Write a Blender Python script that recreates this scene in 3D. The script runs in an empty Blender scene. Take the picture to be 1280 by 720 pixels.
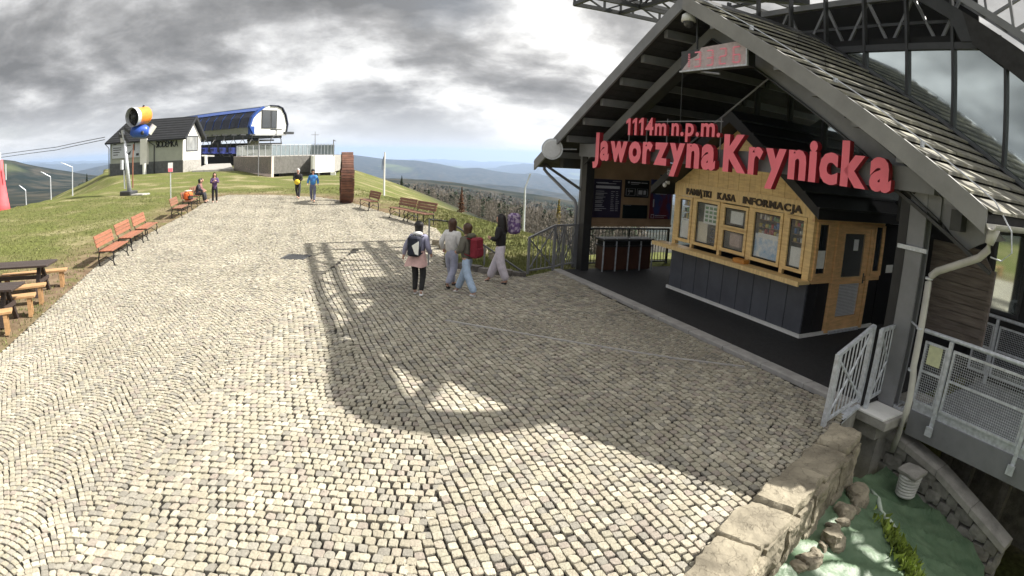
import bpy, math, random
import numpy as np
from mathutils import Vector, Matrix, noise
random.seed(7); np.random.seed(7)
S = bpy.context.scene
C = S.collection
# ------------------------------------------------------------------ camera
F, K3, PITCH, ROLL, CAMH = 751.495, 0.0209288, 0.223995, 0.0465352, 3.1
cd = bpy.data.cameras.new('camera'); cam = bpy.data.objects.new('camera', cd); C.objects.link(cam)
cd.type = 'PANO'; cd.sensor_width = 36.0; cd.sensor_height = 20.25; cd.sensor_fit = 'HORIZONTAL'
cy = cd
cy.panorama_type = 'FISHEYE_LENS_POLYNOMIAL'; cy.fisheye_fov = math.pi
fm = F * 36 / 1280
cy.fisheye_polynomial_k0 = 0.0; cy.fisheye_polynomial_k1 = -1.0 / fm; cy.fisheye_polynomial_k2 = 0.0
cy.fisheye_polynomial_k3 = -K3 / fm ** 3; cy.fisheye_polynomial_k4 = 0.0
cp, sp, cr, sr = math.cos(PITCH), math.sin(PITCH), math.cos(ROLL), math.sin(ROLL)
cam.matrix_world = Matrix(((cr, -sr, 0, 0), (sr * sp, cr * sp, -cp, 0), (sr * cp, cr * cp, sp, CAMH), (0, 0, 0, 1)))
cd.clip_start = 0.1; cd.clip_end = 60000
S.camera = cam
# ------------------------------------------------------------------ light
SUN_AZ, SUN_EL = 15.0, 46.0            # degrees, anticlockwise from +x
sd = bpy.data.lights.new('sun', 'SUN'); sun = bpy.data.objects.new('sun', sd); C.objects.link(sun)
sd.energy = 4.5; sd.angle = math.radians(0.5); sd.color = (1.0, 0.95, 0.86)
ld = Vector((math.cos(math.radians(SUN_AZ)) * math.cos(math.radians(SUN_EL)), math.sin(math.radians(SUN_AZ)) * math.cos(math.radians(SUN_EL)), math.sin(math.radians(SUN_EL))))
sun.rotation_euler = ld.to_track_quat('Z', 'Y').to_euler()
w = bpy.data.worlds.new('World'); S.world = w; w.use_nodes = True
nt = w.node_tree; N = nt.nodes; L = nt.links
for n in list(N): N.remove(n)
out = N.new('ShaderNodeOutputWorld'); bg = N.new('ShaderNodeBackground'); L.new(bg.outputs[0], out.inputs[0])
sky = N.new('ShaderNodeTexSky'); sky.sky_type = 'NISHITA'; sky.sun_disc = False
sky.sun_elevation = math.radians(SUN_EL); sky.sun_rotation = math.radians(90 - SUN_AZ); sky.air_density = 1.0; sky.dust_density = 1.0
bg.inputs[1].default_value = 0.14
def wn(t, **k):
    n = N.new(t)
    for a, b in k.items(): setattr(n, a, b)
    return n
def wm(op, a, b=None, c=None):
    n = wn('ShaderNodeMath', operation=op)
    for i, x in enumerate((a, b, c)):
        if x is None: continue
        if isinstance(x, (int, float)): n.inputs[i].default_value = x
        else: L.new(x, n.inputs[i])
    return n.outputs[0]
tc = wn('ShaderNodeTexCoord'); sep = wn('ShaderNodeSeparateXYZ'); L.new(tc.outputs['Generated'], sep.inputs[0])
zz = wm('ADD', wm('MAXIMUM', sep.outputs[2], 0.0), 0.30)
cx = wm('DIVIDE', sep.outputs[0], zz); cyy = wm('DIVIDE', sep.outputs[1], zz)
comb = wn('ShaderNodeCombineXYZ'); L.new(cx, comb.inputs[0]); L.new(cyy, comb.inputs[1]); comb.inputs[2].default_value = 3.3
def wnoise(vec, scale, detail, rough, dist=0.0):
    n = wn('ShaderNodeTexNoise'); n.inputs['Scale'].default_value = scale; n.inputs['Detail'].default_value = detail
    n.inputs['Roughness'].default_value = rough; n.inputs['Distortion'].default_value = dist; L.new(vec, n.inputs['Vector']); return n.outputs['Fac']
def wramp(f, pts):
    n = wn('ShaderNodeValToRGB'); L.new(f, n.inputs[0]); e = n.color_ramp.elements
    e[0].position, e[0].color = pts[0][0], (*pts[0][1], 1); e[1].position, e[1].color = pts[-1][0], (*pts[-1][1], 1)
    for p, c in pts[1:-1]:
        x = e.new(p); x.color = (*c, 1)
    return n.outputs[0]
n1 = wnoise(comb.outputs[0], 1.55, 9, 0.52, 0.3)
n2 = wnoise(comb.outputs[0], 4.2, 9, 0.62, 0.2)
nm = wm('ADD', wm('MULTIPLY', n1, 0.72), wm('MULTIPLY', n2, 0.28))
G_ = lambda v, b=1.0: (v, v * .995, v * (0.985 + 0.03 * b))
clouds = wramp(nm, [(0.39, G_(.85, .2)), (0.45, G_(1.25, .2)), (0.495, G_(1.8, .15)), (0.535, G_(2.6, .1)), (0.61, G_(4.2, .0))])
# towards the horizon the cloud deck thins to pale blue air
hz = wramp(sep.outputs[2], [(0.0, (4.0, 3.95, 3.9)), (0.05, (3.5, 3.5, 3.52)), (0.14, (2.5, 2.52, 2.58)), (0.3, (2.2, 2.2, 2.22))])
mixh = wn('ShaderNodeMixRGB'); hf = wm('SUBTRACT', 1.0, wm('SMOOTH_MAX', wm('MINIMUM', wm('MULTIPLY', sep.outputs[2], 9.5), 1.0), 0.0, 0.1))
L.new(wm('MULTIPLY', hf, 0.85), mixh.inputs[0]); L.new(clouds, mixh.inputs[1]); L.new(hz, mixh.inputs[2])
# the bright cloud veil on the sun's side
dotn = wn('ShaderNodeVectorMath', operation='DOT_PRODUCT'); L.new(tc.outputs['Generated'], dotn.inputs[0]); dotn.inputs[1].default_value = ld
gl = wramp(dotn.outputs['Value'], [(0.1, (.9, .9, .9)), (0.42, (1.35, 1.33, 1.3)), (0.62, (1.8, 1.77, 1.7)), (0.85, (2.1, 2.05, 1.95)), (1.0, (2.6, 2.5, 2.3))])
mg = wn('ShaderNodeMixRGB', blend_type='MULTIPLY'); mg.inputs[0].default_value = 1; L.new(mixh.outputs[0], mg.inputs[1]); L.new(gl, mg.inputs[2])
ms = wn('ShaderNodeMixRGB'); gap = wramp(wnoise(comb.outputs[0], 0.9, 6, 0.5), [(0.6, (0, 0, 0)), (0.75, (0.08, 0.08, 0.08))])
L.new(gap, ms.inputs[0]); L.new(mg.outputs[0], ms.inputs[1]); L.new(sky.outputs[0], ms.inputs[2])
L.new(ms.outputs[0], bg.inputs[0])
S.view_settings.view_transform = 'Standard'; S.view_settings.look = 'None'; S.view_settings.exposure = 1.15; S.view_settings.gamma = 1.0
S.view_settings.use_curve_mapping = False
S.cycles.max_bounces = 6; S.cycles.diffuse_bounces = 3; S.cycles.glossy_bounces = 3; S.cycles.transmission_bounces = 4
S.cycles.volume_bounces = 1; S.cycles.transparent_max_bounces = 8; S.cycles.volume_max_steps = 64
S.cycles.use_denoising = True; S.cycles.sample_clamp_indirect = 6

# ------------------------------------------------------------------ survey: photograph pixel -> direction -> place
def ray(px, py):
    u = (px - 640.0) / F; v = (360.0 - py) / F; r = math.hypot(u, v) + 1e-9
    th = r + K3 * r ** 3; s = math.sin(th) / r; a, b, c = u * s, v * s, math.cos(th)
    X = cr * a - sr * b; Y = sr * a + cr * b
    return (X, Y * sp + c * cp, Y * cp - c * sp)
def at(px, py, z=0.0):
    d = ray(px, py); t = (z - CAMH) / d[2]; return Vector((d[0] * t, d[1] * t, z))
def atd(px, py, dist):
    d = ray(px, py); t = dist / math.hypot(d[0], d[1]); return Vector((d[0] * t, d[1] * t, CAMH + d[2] * t))
def smooth(x): x = min(1.0, max(0.0, x)); return x * x * (3 - 2 * x)
GR, GZ = [0, 12, 22, 33, 44, 60, 73, 95, 130], [0, 0, .13, .30, .45, .58, .64, .66, .66]
def gzv(X, Y):
    R_ = np.hypot(X, Y); A_ = np.degrees(np.arctan2(X, Y)); sm_ = lambda q: (lambda c: c * c * (3 - 2 * c))(np.clip(q, 0, 1))
    return np.interp(R_, GR, GZ) + .45 * sm_((R_ - 46) / 20) * sm_((-22.5 - A_) / 4.5) * sm_((A_ + 42) / 4) * (Y > 0)
def gz(x, y): return float(gzv(np.float64(x), np.float64(y)))
def ag(px, py):
    "ground point under a pixel"
    p = at(px, py, 0)
    for _ in range(25): p = at(px, py, 0.5 * (p.z + gz(p.x, p.y)))
    p.z = gz(p.x, p.y); return p
# building frame
BA = -1.17055744
UA = Vector((math.cos(BA), math.sin(BA), 0)); UB = Vector((-math.sin(BA), math.cos(BA), 0)); KR = Vector((5.61998, 10.29017, 0))
def W(u, v, z=0): return KR + UA * u + UB * v + Vector((0, 0, z))
def UV(p): d = Vector((p[0], p[1], 0)) - KR; return d.dot(UA), d.dot(UB)

# ------------------------------------------------------------------ mesh building
def xyz(v): return (float(v[0]), float(v[1]), float(v[2]))
class MB:
    def __init__(s): s.v = []; s.f = []
    def add(s, vs, fs):
        o = len(s.v); s.v += [xyz(v) for v in vs]; s.f += [tuple(i + o for i in f) for f in fs]; return s
    def hexa(s, p):
        return s.add(p, [(0, 3, 2, 1), (4, 5, 6, 7), (0, 1, 5, 4), (1, 2, 6, 5), (2, 3, 7, 6), (3, 0, 4, 7)])
    def box(s, a, b):
        (x0, y0, z0), (x1, y1, z1) = a, b
        x0, x1 = min(x0, x1), max(x0, x1); y0, y1 = min(y0, y1), max(y0, y1); z0, z1 = min(z0, z1), max(z0, z1)
        return s.hexa([(x0, y0, z0), (x1, y0, z0), (x1, y1, z0), (x0, y1, z0), (x0, y0, z1), (x1, y0, z1), (x1, y1, z1), (x0, y1, z1)])
    def bbox(s, a, b, c=.01):
        "box with chamfered vertical and top edges"
        (x0, y0, z0), (x1, y1, z1) = a, b
        x0, x1 = min(x0, x1), max(x0, x1); y0, y1 = min(y0, y1), max(y0, y1); z0, z1 = min(z0, z1), max(z0, z1)
        def ring(e, z): return [(x0 + e, y0, z), (x1 - e, y0, z), (x1, y0 + e, z), (x1, y1 - e, z), (x1 - e, y1, z), (x0 + e, y1, z), (x0, y1 - e, z), (x0, y0 + e, z)]
        def ring2(e, z): return [(x0 + e * 1.7, y0 + e, z), (x1 - e * 1.7, y0 + e, z), (x1 - e, y0 + e * 1.7, z), (x1 - e, y1 - e * 1.7, z), (x1 - e * 1.7, y1 - e, z), (x0 + e * 1.7, y1 - e, z), (x0 + e, y1 - e * 1.7, z), (x0 + e, y0 + e * 1.7, z)]
        R = [ring2(c, z0), ring(c, z0 + c), ring(c, z1 - c), ring2(c, z1)]
        vs = sum(R, []); fs = [tuple(range(7, -1, -1)), tuple(range(24, 32))]
        for k in range(3):
            for i in range(8): j = (i + 1) % 8; fs.append((k * 8 + i, k * 8 + j, k * 8 + 8 + j, k * 8 + 8 + i))
        return s.add(vs, fs)
    def beam(s, p, q, w, h=None, up=(0, 0, 1)):
        p, q = Vector(p), Vector(q); h = w if h is None else h; d = (q - p).normalized(); up = Vector(up)
        if abs(d.dot(up)) > .98: up = Vector((1, 0, 0))
        x = d.cross(up).normalized() * (w / 2); z = x.cross(d).normalized() * (h / 2)
        return s.hexa([p - x - z, p + x - z, q + x - z, q - x - z, p - x + z, p + x + z, q + x + z, q - x + z])
    def tube(s, pts, r, n=8, cap=True):
        pts = [Vector(p) for p in pts]; rs = r if isinstance(r, (list, tuple)) else [r] * len(pts); vs = []
        for i, p in enumerate(pts):
            d = (pts[min(i + 1, len(pts) - 1)] - pts[max(i - 1, 0)]).normalized()
            up = Vector((0, 0, 1)) if abs(d.z) < .95 else Vector((1, 0, 0))
            x = d.cross(up).normalized(); y = x.cross(d).normalized()
            for k in range(n):
                a = 2 * math.pi * k / n; vs.append(p + x * (math.cos(a) * rs[i]) + y * (math.sin(a) * rs[i]))
        fs = []
        for i in range(len(pts) - 1):
            for k in range(n): j = (k + 1) % n; fs.append((i * n + k, i * n + j, (i + 1) * n + j, (i + 1) * n + k))
        if cap: fs.append(tuple(range(n - 1, -1, -1))); fs.append(tuple(range((len(pts) - 1) * n, len(pts) * n)))
        return s.add(vs, fs)
    def prism(s, poly, fn, t0, t1):
        "poly: list of 2-d points, fn(a,b,t)->3-d, extruded t0..t1"
        n = len(poly); vs = [fn(a, b, t0) for a, b in poly] + [fn(a, b, t1) for a, b in poly]
        fs = [tuple(range(n - 1, -1, -1)), tuple(range(n, 2 * n))] + [(i, (i + 1) % n, n + (i + 1) % n, n + i) for i in range(n)]
        return s.add(vs, fs)
    def ell(s, c, r, n=12, m=8, jit=0.0):
        vs = [(c[0], c[1], c[2] - r[2])]
        for j in range(1, m):
            t = math.pi * j / m - math.pi / 2
            for i in range(n):
                a = 2 * math.pi * i / n; k = 1 + random.uniform(-jit, jit)
                vs.append((c[0] + r[0] * math.cos(a) * math.cos(t) * k, c[1] + r[1] * math.sin(a) * math.cos(t) * k, c[2] + r[2] * math.sin(t) * k))
        vs.append((c[0], c[1], c[2] + r[2])); fs = []
        for i in range(n):
            fs.append((0, 1 + (i + 1) % n, 1 + i)); fs.append((len(vs) - 1, 1 + (m - 2) * n + i, 1 + (m - 2) * n + (i + 1) % n))
        for j in range(m - 2):
            for i in range(n): a = 1 + j * n; fs.append((a + i, a + (i + 1) % n, a + n + (i + 1) % n, a + n + i))
        return s.add(vs, fs)
    def xf(s, fn): s.v = [xyz(fn(Vector(v))) for v in s.v]; return s
    def mesh(s, name, mat=None, smooth_=False, off=None):
        me = bpy.data.meshes.new(name)
        vs = s.v if off is None else [(a - off[0], b - off[1], c - off[2]) for a, b, c in s.v]
        me.from_pydata(vs, [], s.f); me.update()
        if mat: me.materials.append(mat)
        if smooth_:
            me.polygons.foreach_set('use_smooth', [True] * len(me.polygons))
        return me
def link(o, parent=None):
    C.objects.link(o)
    if parent is not None: o.parent = parent
    return o
def tag(o, label=None, cat=None, group=None, kind=None):
    for k, v in (('label', label), ('category', cat), ('group', group), ('kind', kind)):
        if v: o[k] = v
    return o
class T:
    "a thing: an Empty at its base, parts given in frame coordinates (rot about z, origin o in that frame)"
    def __init__(s, name, label, cat, loc, rot=0.0, o=(0, 0, 0), group=None):
        s.e = bpy.data.objects.new(name, None); s.e.empty_display_size = .2; link(s.e); s.e.location = loc; s.e.rotation_euler = (0, 0, rot); s.o = o
        tag(s.e, label, cat, group)
    def part(s, name, mb, mat, parent=None, label=None, sm=False):
        me = mb if isinstance(mb, bpy.types.Mesh) else mb.mesh(name, mat, sm, s.o)
        ob = bpy.data.objects.new(name, me); link(ob, parent or s.e)
        if label: ob['label'] = label
        return ob
def TB(name, label, cat, u, v, z=0, group=None):
    return T(name, label, cat, W(u, v, z), BA, (u, v, z), group)
def copy_thing(t, loc, rot, label, group=None):
    def cp_(o, par):
        c = o.copy(); C.objects.link(c); c.parent = par
        for ch in o.children: cp_(ch, c)
        return c
    c = cp_(t.e, None); c.location = loc; c.rotation_euler = (0, 0, rot); c['label'] = label
    if group: c['group'] = group
    return c
def solo(name, mb, mat, label, cat, loc=(0, 0, 0), rot=0, o=(0, 0, 0), group=None, sm=False, kind=None):
    ob = bpy.data.objects.new(name, mb.mesh(name, mat, sm, o)); link(ob); ob.location = loc; ob.rotation_euler = (0, 0, rot)
    return tag(ob, label, cat, group, kind)
def soloB(name, mb, mat, label, cat, u, v, z=0, group=None, sm=False):
    return solo(name, mb, mat, label, cat, W(u, v, z), BA, (u, v, z), group, sm)

# ------------------------------------------------------------------ materials
MATS = {}
def mat(name, col, rough=.6, metal=0.0, var=.12, scale=8.0, bump=0.0, bscale=None, stretch=None, spec=None, col2=None, emit=None, rnd=0.0, thr=(.35, .65), detail=5):
    if name in MATS: return MATS[name]
    m = bpy.data.materials.new(name); m.use_nodes = True; t = m.node_tree; n = t.nodes; l = t.links; b = n['Principled BSDF']
    b.inputs['Roughness'].default_value = rough; b.inputs['Metallic'].default_value = metal
    if spec is not None: b.inputs['Specular IOR Level'].default_value = spec
    tcd = n.new('ShaderNodeTexCoord'); mp = n.new('ShaderNodeMapping'); l.new(tcd.outputs['Object'], mp.inputs[0])
    if stretch: mp.inputs['Scale'].default_value = stretch
    nz = n.new('ShaderNodeTexNoise'); nz.inputs['Scale'].default_value = scale; nz.inputs['Detail'].default_value = detail; nz.inputs['Roughness'].default_value = .6
    l.new(mp.outputs[0], nz.inputs['Vector'])
    rp = n.new('ShaderNodeValToRGB'); l.new(nz.outputs['Fac'], rp.inputs[0]); e = rp.color_ramp.elements
    c2 = col2 or tuple(min(1, c * (1 + var)) for c in col); c1 = col if col2 else tuple(c * (1 - var) for c in col)
    e[0].position, e[1].position = thr; e[0].color = (*c1, 1); e[1].color = (*c2, 1)
    cur = rp.outputs[0]
    if rnd:
        oi = n.new('ShaderNodeObjectInfo'); ge = n.new('ShaderNodeNewGeometry'); ad = n.new('ShaderNodeMath'); ad.operation = 'ADD'
        l.new(oi.outputs['Random'], ad.inputs[0]); l.new(ge.outputs['Random Per Island'], ad.inputs[1])
        fr = n.new('ShaderNodeMath'); fr.operation = 'FRACT'; l.new(ad.outputs[0], fr.inputs[0])
        r2 = n.new('ShaderNodeMapRange'); l.new(fr.outputs[0], r2.inputs[0]); r2.inputs[3].default_value = 1 - rnd; r2.inputs[4].default_value = 1 + rnd
        mx = n.new('ShaderNodeVectorMath'); mx.operation = 'SCALE'; l.new(cur, mx.inputs[0]); l.new(r2.outputs[0], mx.inputs['Scale']); cur = mx.outputs[0]
    l.new(cur, b.inputs['Base Color'])
    if bump:
        n2 = n.new('ShaderNodeTexNoise'); n2.inputs['Scale'].default_value = bscale or scale * 3; n2.inputs['Detail'].default_value = 6; l.new(mp.outputs[0], n2.inputs['Vector'])
        bp = n.new('ShaderNodeBump'); bp.inputs['Strength'].default_value = bump; bp.inputs['Distance'].default_value = .02; l.new(n2.outputs['Fac'], bp.inputs['Height']); l.new(bp.outputs[0], b.inputs['Normal'])
    if emit:
        b.inputs['Emission Color'].default_value = (*emit[:3], 1); b.inputs['Emission Strength'].default_value = emit[3]
    MATS[name] = m; return m
m_steel = mat('dark steel paint', (.055, .057, .06), .45, .3, .15, 3, .05)
m_greysteel = mat('grey steel paint', (.22, .225, .24), .5, .2, .12, 2, .08, 30)
m_galv = mat('galvanised steel', (.60, .63, .68), .45, .35, .18, 14, .05)
m_white = mat('white paint', (.78, .78, .76), .5, 0, .06, 4)
m_white2 = mat('white plastic', (.75, .76, .78), .35, 0, .05, 6)
m_black = mat('black cladding', (.018, .018, .02), .5, 0, .2, 6, .05)
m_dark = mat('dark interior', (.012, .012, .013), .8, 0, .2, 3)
m_roofu = mat('dark stained soffit boards', (.035, .034, .036), .75, 0, .25, 5, .15, 30)
m_shing = mat('weathered roof shingles', (.15, .145, .135), .85, 0, .35, 3.5, .5, 22, rnd=.22, col2=(.27, .26, .20))
m_barge = mat('grey barge board', (.26, .26, .26), .7, 0, .12, 2, .12, 40)
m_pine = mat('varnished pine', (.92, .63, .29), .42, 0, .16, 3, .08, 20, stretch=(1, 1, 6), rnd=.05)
m_pineh = mat('varnished pine boards across', (.92, .65, .31), .42, 0, .14, 3, .08, 20, stretch=(6, 1, 1), rnd=.07)
m_brown = mat('brown plywood board', (.42, .28, .17), .55, 0, .14, 2, .05)
m_panel = mat('anthracite panel', (.095, .103, .125), .42, .1, .14, 2, .03, rnd=.06)
m_red = mat('coral red letters', (.93, .19, .25), .4, 0, .05, 3)
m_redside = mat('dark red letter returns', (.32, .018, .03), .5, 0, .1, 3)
m_conc = mat('cast concrete', (.30, .29, .27), .85, 0, .22, 4, .35, 28)
m_kerb = mat('granite kerb', (.36, .35, .34), .8, 0, .15, 5, .3, 50, rnd=.06)
m_asph = mat('dark rubber matting', (.022, .022, .024), .85, 0, .3, 20, .5, 120)
m_cob = mat('granite cobble', (.245, .22, .165), .8, 0, .2, 1.1, .7, 70, rnd=.36, col2=(.375, .345, .265), detail=9)
m_joint = mat('dark joint dirt', (.016, .014, .011), .95, 0, .3, 20, .4, 90)
m_glassd = mat('dark reflecting glass', (.03, .035, .04), .03, 0, .05, 1, spec=1.0)

def cobmat():
    "six natural granite tints picked at random per stone, with speckle and worn patches"
    t = m_cob.node_tree; n = t.nodes; l = t.links; b = n['Principled BSDF']; oi = n.new('ShaderNodeObjectInfo'); ge = n.new('ShaderNodeNewGeometry'); ad = n.new('ShaderNodeMath'); ad.operation = 'ADD'; l.new(oi.outputs['Random'], ad.inputs[0]); l.new(ge.outputs['Random Per Island'], ad.inputs[1])
    fr = n.new('ShaderNodeMath'); fr.operation = 'FRACT'; l.new(ad.outputs[0], fr.inputs[0]); rp = n.new('ShaderNodeValToRGB'); rp.color_ramp.interpolation = 'CONSTANT'; l.new(fr.outputs[0], rp.inputs[0]); e = rp.color_ramp.elements
    cols = [(0, (.315, .288, .225)), (.2, (.355, .33, .262)), (.38, (.28, .263, .223)), (.52, (.325, .29, .235)), (.62, (.40, .372, .30)), (.74, (.30, .282, .22)), (.84, (.215, .202, .173)), (.93, (.26, .228, .195))]
    e[0].position, e[0].color = cols[0][0], (*cols[0][1], 1); e[1].position, e[1].color = cols[1][0], (*cols[1][1], 1)
    for p, c in cols[2:]: e.new(p).color = (*c, 1)
    tcd = n.new('ShaderNodeTexCoord'); gp = n.new('ShaderNodeNewGeometry')
    def nz(s, d): q = n.new('ShaderNodeTexNoise'); q.inputs['Scale'].default_value = s; q.inputs['Detail'].default_value = d; l.new(gp.outputs['Position'], q.inputs['Vector']); return q.outputs['Fac']
    def mr(f, a, b_): q = n.new('ShaderNodeMapRange'); l.new(f, q.inputs[0]); q.inputs[1].default_value = .3; q.inputs[2].default_value = .7; q.inputs[3].default_value = a; q.inputs[4].default_value = b_; return q.outputs[0]
    cur = rp.outputs[0]
    for f in (mr(nz(.55, 6), .90, 1.24), mr(nz(45, 4), .82, 1.16), mr(fr.outputs[0], .96, 1.04)):
        v = n.new('ShaderNodeVectorMath'); v.operation = 'SCALE'; l.new(cur, v.inputs[0]); l.new(f, v.inputs['Scale']); cur = v.outputs[0]
    l.new(cur, b.inputs['Base Color'])
cobmat()
# ------------------------------------------------------------------ terrain
def poly_sd(P, X, Y):
    "signed distance (positive inside) of points to polygon"
    n = len(P); ins = np.zeros(X.shape, bool); dm = np.full(X.shape, 1e9)
    for i in range(n):
        x0, y0 = P[i]; x1, y1 = P[(i + 1) % n]
        c = ((y0 > Y) != (y1 > Y)) & (X < (x1 - x0) * (Y - y0) / (y1 - y0 + 1e-12) + x0); ins ^= c
        dx, dy = x1 - x0, y1 - y0; t = np.clip(((X - x0) * dx + (Y - y0) * dy) / (dx * dx + dy * dy + 1e-12), 0, 1)
        dm = np.minimum(dm, np.hypot(X - x0 - t * dx, Y - y0 - t * dy))
    return np.where(ins, dm, -dm)
def p2(v): return (v[0], v[1])
PLATEAU = [(-60, -30), (-38, 2), p2(ag(-160, 300)), p2(ag(-40, 272)), p2(ag(0, 263)), p2(ag(60, 249)), p2(ag(110, 240)), p2(ag(150, 227)), p2(atd(128, 214, 74)), p2(atd(128, 200, 118)),
           p2(atd(300, 200, 125)), p2(atd(428, 200, 100)), p2(atd(434, 230, 60)), p2(atd(446, 240, 41)), p2(ag(480, 244)), p2(ag(520, 252)), p2(ag(565, 264)), p2(ag(620, 280)),
           p2(ag(670, 300)), p2(ag(720, 318)), p2(W(-9, 6)), p2(W(8, 14)), p2(W(30, 8)), (60, -30)]
PIT = [p2(W(2.98, -2.55)), p2(W(3.55, -3.1)), p2(W(3.85, -4.05)), p2(W(4.42, -5.6)), p2(W(4.95, -6.65)), p2(W(5.55, -8)), p2(W(7, -11)), p2(W(20, -11)), p2(W(20, 4)), p2(W(3.3, 4)), p2(W(2.5, -.7))]
def prof(pts, D):
    A, Z = [], []
    for x, y in pts:
        d = ray(x, y); A.append(math.atan2(d[0], d[1])); Z.append(CAMH + D * d[2] / math.hypot(d[0], d[1]))
    return np.array(A), np.array(Z)
RIDGES = [  # distance, skyline as surveyed from the photograph
    (130, [(-300, 330), (0, 290), (140, 262), (420, 262), (560, 282), (720, 330), (1400, 420)]),
    (380, [(-300, 265), (0, 262), (140, 248), (420, 246), (560, 262), (660, 285), (720, 300), (1400, 380)]),
    (950, [(-300, 262), (0, 240), (60, 238), (140, 234), (300, 232), (430, 228), (492, 226), (530, 227), (566, 231), (610, 238), (640, 243), (682, 249), (720, 256), (1400, 330)]),
    (1500, [(-400, 190), (-100, 196), (0, 202.5), (18, 203.5), (45, 210), (70, 215), (95, 219), (120, 221.5), (140, 223), (200, 226), (430, 232), (560, 240), (720, 262), (1400, 330)]),
    (3400, [(-300, 235), (0, 235), (140, 232), (430, 228), (640, 236), (720, 248), (1400, 330)]),
    (5200, [(-300, 230), (60, 230), (140, 224), (300, 222), (430, 222), (550, 228), (640, 237), (690, 244), (720, 247), (1400, 320)]),
    (7200, [(-300, 214), (60, 216), (95, 214), (118, 208.5), (135, 205), (200, 196), (300, 192), (400, 191.5), (440, 192.5), (484, 198.3), (522, 200), (549, 204), (577, 210), (598, 208.8), (619, 213), (640, 216), (661, 217), (700, 221), (720, 224), (1400, 300)]),
    (11000, [(-300, 222), (140, 220), (430, 214), (640, 222), (720, 228), (1400, 305)]),
    (14500, [(-300, 212), (0, 208), (60, 205), (110, 204.5), (140, 203), (430, 206), (560, 209), (600, 211), (615, 210), (631, 208), (650, 204.5), (669, 205), (682, 208), (720, 211), (800, 216), (1400, 290)]),
    (20000, [(-300, 216), (140, 208), (640, 212), (720, 214), (1400, 295)]),
    (27000, [(-300, 205), (60, 202), (140, 200.5), (430, 199), (545, 199), (600, 201.5), (640, 202), (700, 206), (760, 210), (1400, 282)]),
    (34000, [(-300, 212), (140, 208), (640, 210), (720, 213), (1400, 290)]),
]
def terrain():
    az = np.radians(np.concatenate([np.arange(-180, -60, 4), np.arange(-60, 61, .3), np.arange(61, 180, 4)]))
    r = np.concatenate([np.arange(.6, 14, .22), 14 * np.exp(np.linspace(0, math.log(34000 / 14), 210))])
    Rr, Az = np.meshgrid(r, az, indexing='ij'); X = Rr * np.sin(Az); Y = Rr * np.cos(Az)
    G = gzv(X, Y); sd_ = poly_sd(PLATEAU, X, Y)
    kn = [np.interp(az, *prof(p, D)) for D, p in RIDGES]; kn = np.array([kn[0]] + kn); D = np.log([40] + [q[0] for q in RIDGES])
    far = np.empty_like(Rr); lr = np.log(r)
    for j in range(len(az)): far[:, j] = np.interp(lr, D, kn[:, j])
    nf = np.array([[noise.fractal(Vector((x * .0016, y * .0016, 0)), .9, 2, 4) for x, y in zip(a, b)] for a, b in zip(X, Y)])
    far += nf * np.clip(Rr / 1000, 0, 6) * 9 * (np.abs(Rr - 7200) > 700)
    out_ = np.clip(-sd_, 0, None); drop = .26 * out_ + .02 * out_ ** 1.5
    z = np.where(sd_ > 0, G, np.maximum(G - drop, np.minimum(far, G - .2))); z = np.where(Rr > 130, far, z)
    blend = np.clip((Rr - 90) / 60, 0, 1); zz_ = np.maximum(G - drop, np.minimum(far, G - .2)); z = np.where((sd_ <= 0) & (Rr < 150), zz_ * (1 - blend) + far * blend, z)
    bump = np.array([[noise.noise(Vector((x * .5, y * .5, 0))) * .03 + noise.noise(Vector((x * .12, y * .12, 3))) * .05 for x, y in zip(a, b)] for a, b in zip(X, Y)])
    z += bump * np.clip(-poly_sd(PLAZA, X, Y) / 1.5, 0, 1) * (Rr < 200)
    ps = poly_sd(PIT, X, Y); z -= 2.6 * np.clip((ps + .05) / .25, 0, 1)
    bs = poly_sd([p2(W(-7, -1.6)), p2(W(2.6, -1.6)), p2(W(2.6, 6)), p2(W(-7, 6))], X, Y); z -= .25 * np.clip(bs / .3, 0, 1)
    z = np.where(Rr > 300, np.minimum(z, 95), z) - .035
    V = np.stack([X, Y, z], -1).reshape(-1, 3); nr, na = Rr.shape
    i, j = np.meshgrid(np.arange(nr - 1), np.arange(na), indexing='ij'); j2 = (j + 1) % na
    Fq = np.stack([i * na + j, (i + 1) * na + j, (i + 1) * na + j2, i * na + j2], -1).reshape(-1, 4)[:, ::-1]
    me = bpy.data.meshes.new('ground'); me.from_pydata(V.tolist(), [], Fq.tolist() + [tuple(range(na))]); me.update()
    cov = np.clip((-sd_ - 7) / 9, 0, 1); at_ = me.attributes.new('forest', 'FLOAT', 'POINT'); at_.data.foreach_set('value', cov.reshape(-1).astype(np.float32))
    tb_ = ag(70, 350); worn = np.maximum(np.clip(1 - np.abs(-poly_sd(PLAZA, X, Y) - .5) / 2.4, 0, 1) * (X < -3), 1.3 * np.exp(-((X - tb_.x) ** 2 + (Y - tb_.y) ** 2) / 9)); a2 = me.attributes.new('worn', 'FLOAT', 'POINT'); a2.data.foreach_set('value', worn.reshape(-1).astype(np.float32))
    me.polygons.foreach_set('use_smooth', [True] * len(me.polygons))
    m = bpy.data.materials.new('meadow and forest floor'); m.use_nodes = True; t = m.node_tree; n = t.nodes; l = t.links; b = n['Principled BSDF']; b.inputs['Roughness'].default_value = .95; b.inputs['Specular IOR Level'].default_value = .1
    tcd = n.new('ShaderNodeTexCoord')
    def nz(s, d=6): q = n.new('ShaderNodeTexNoise'); q.inputs['Scale'].default_value = s; q.inputs['Detail'].default_value = d; l.new(tcd.outputs['Object'], q.inputs[0]); return q.outputs['Fac']
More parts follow.
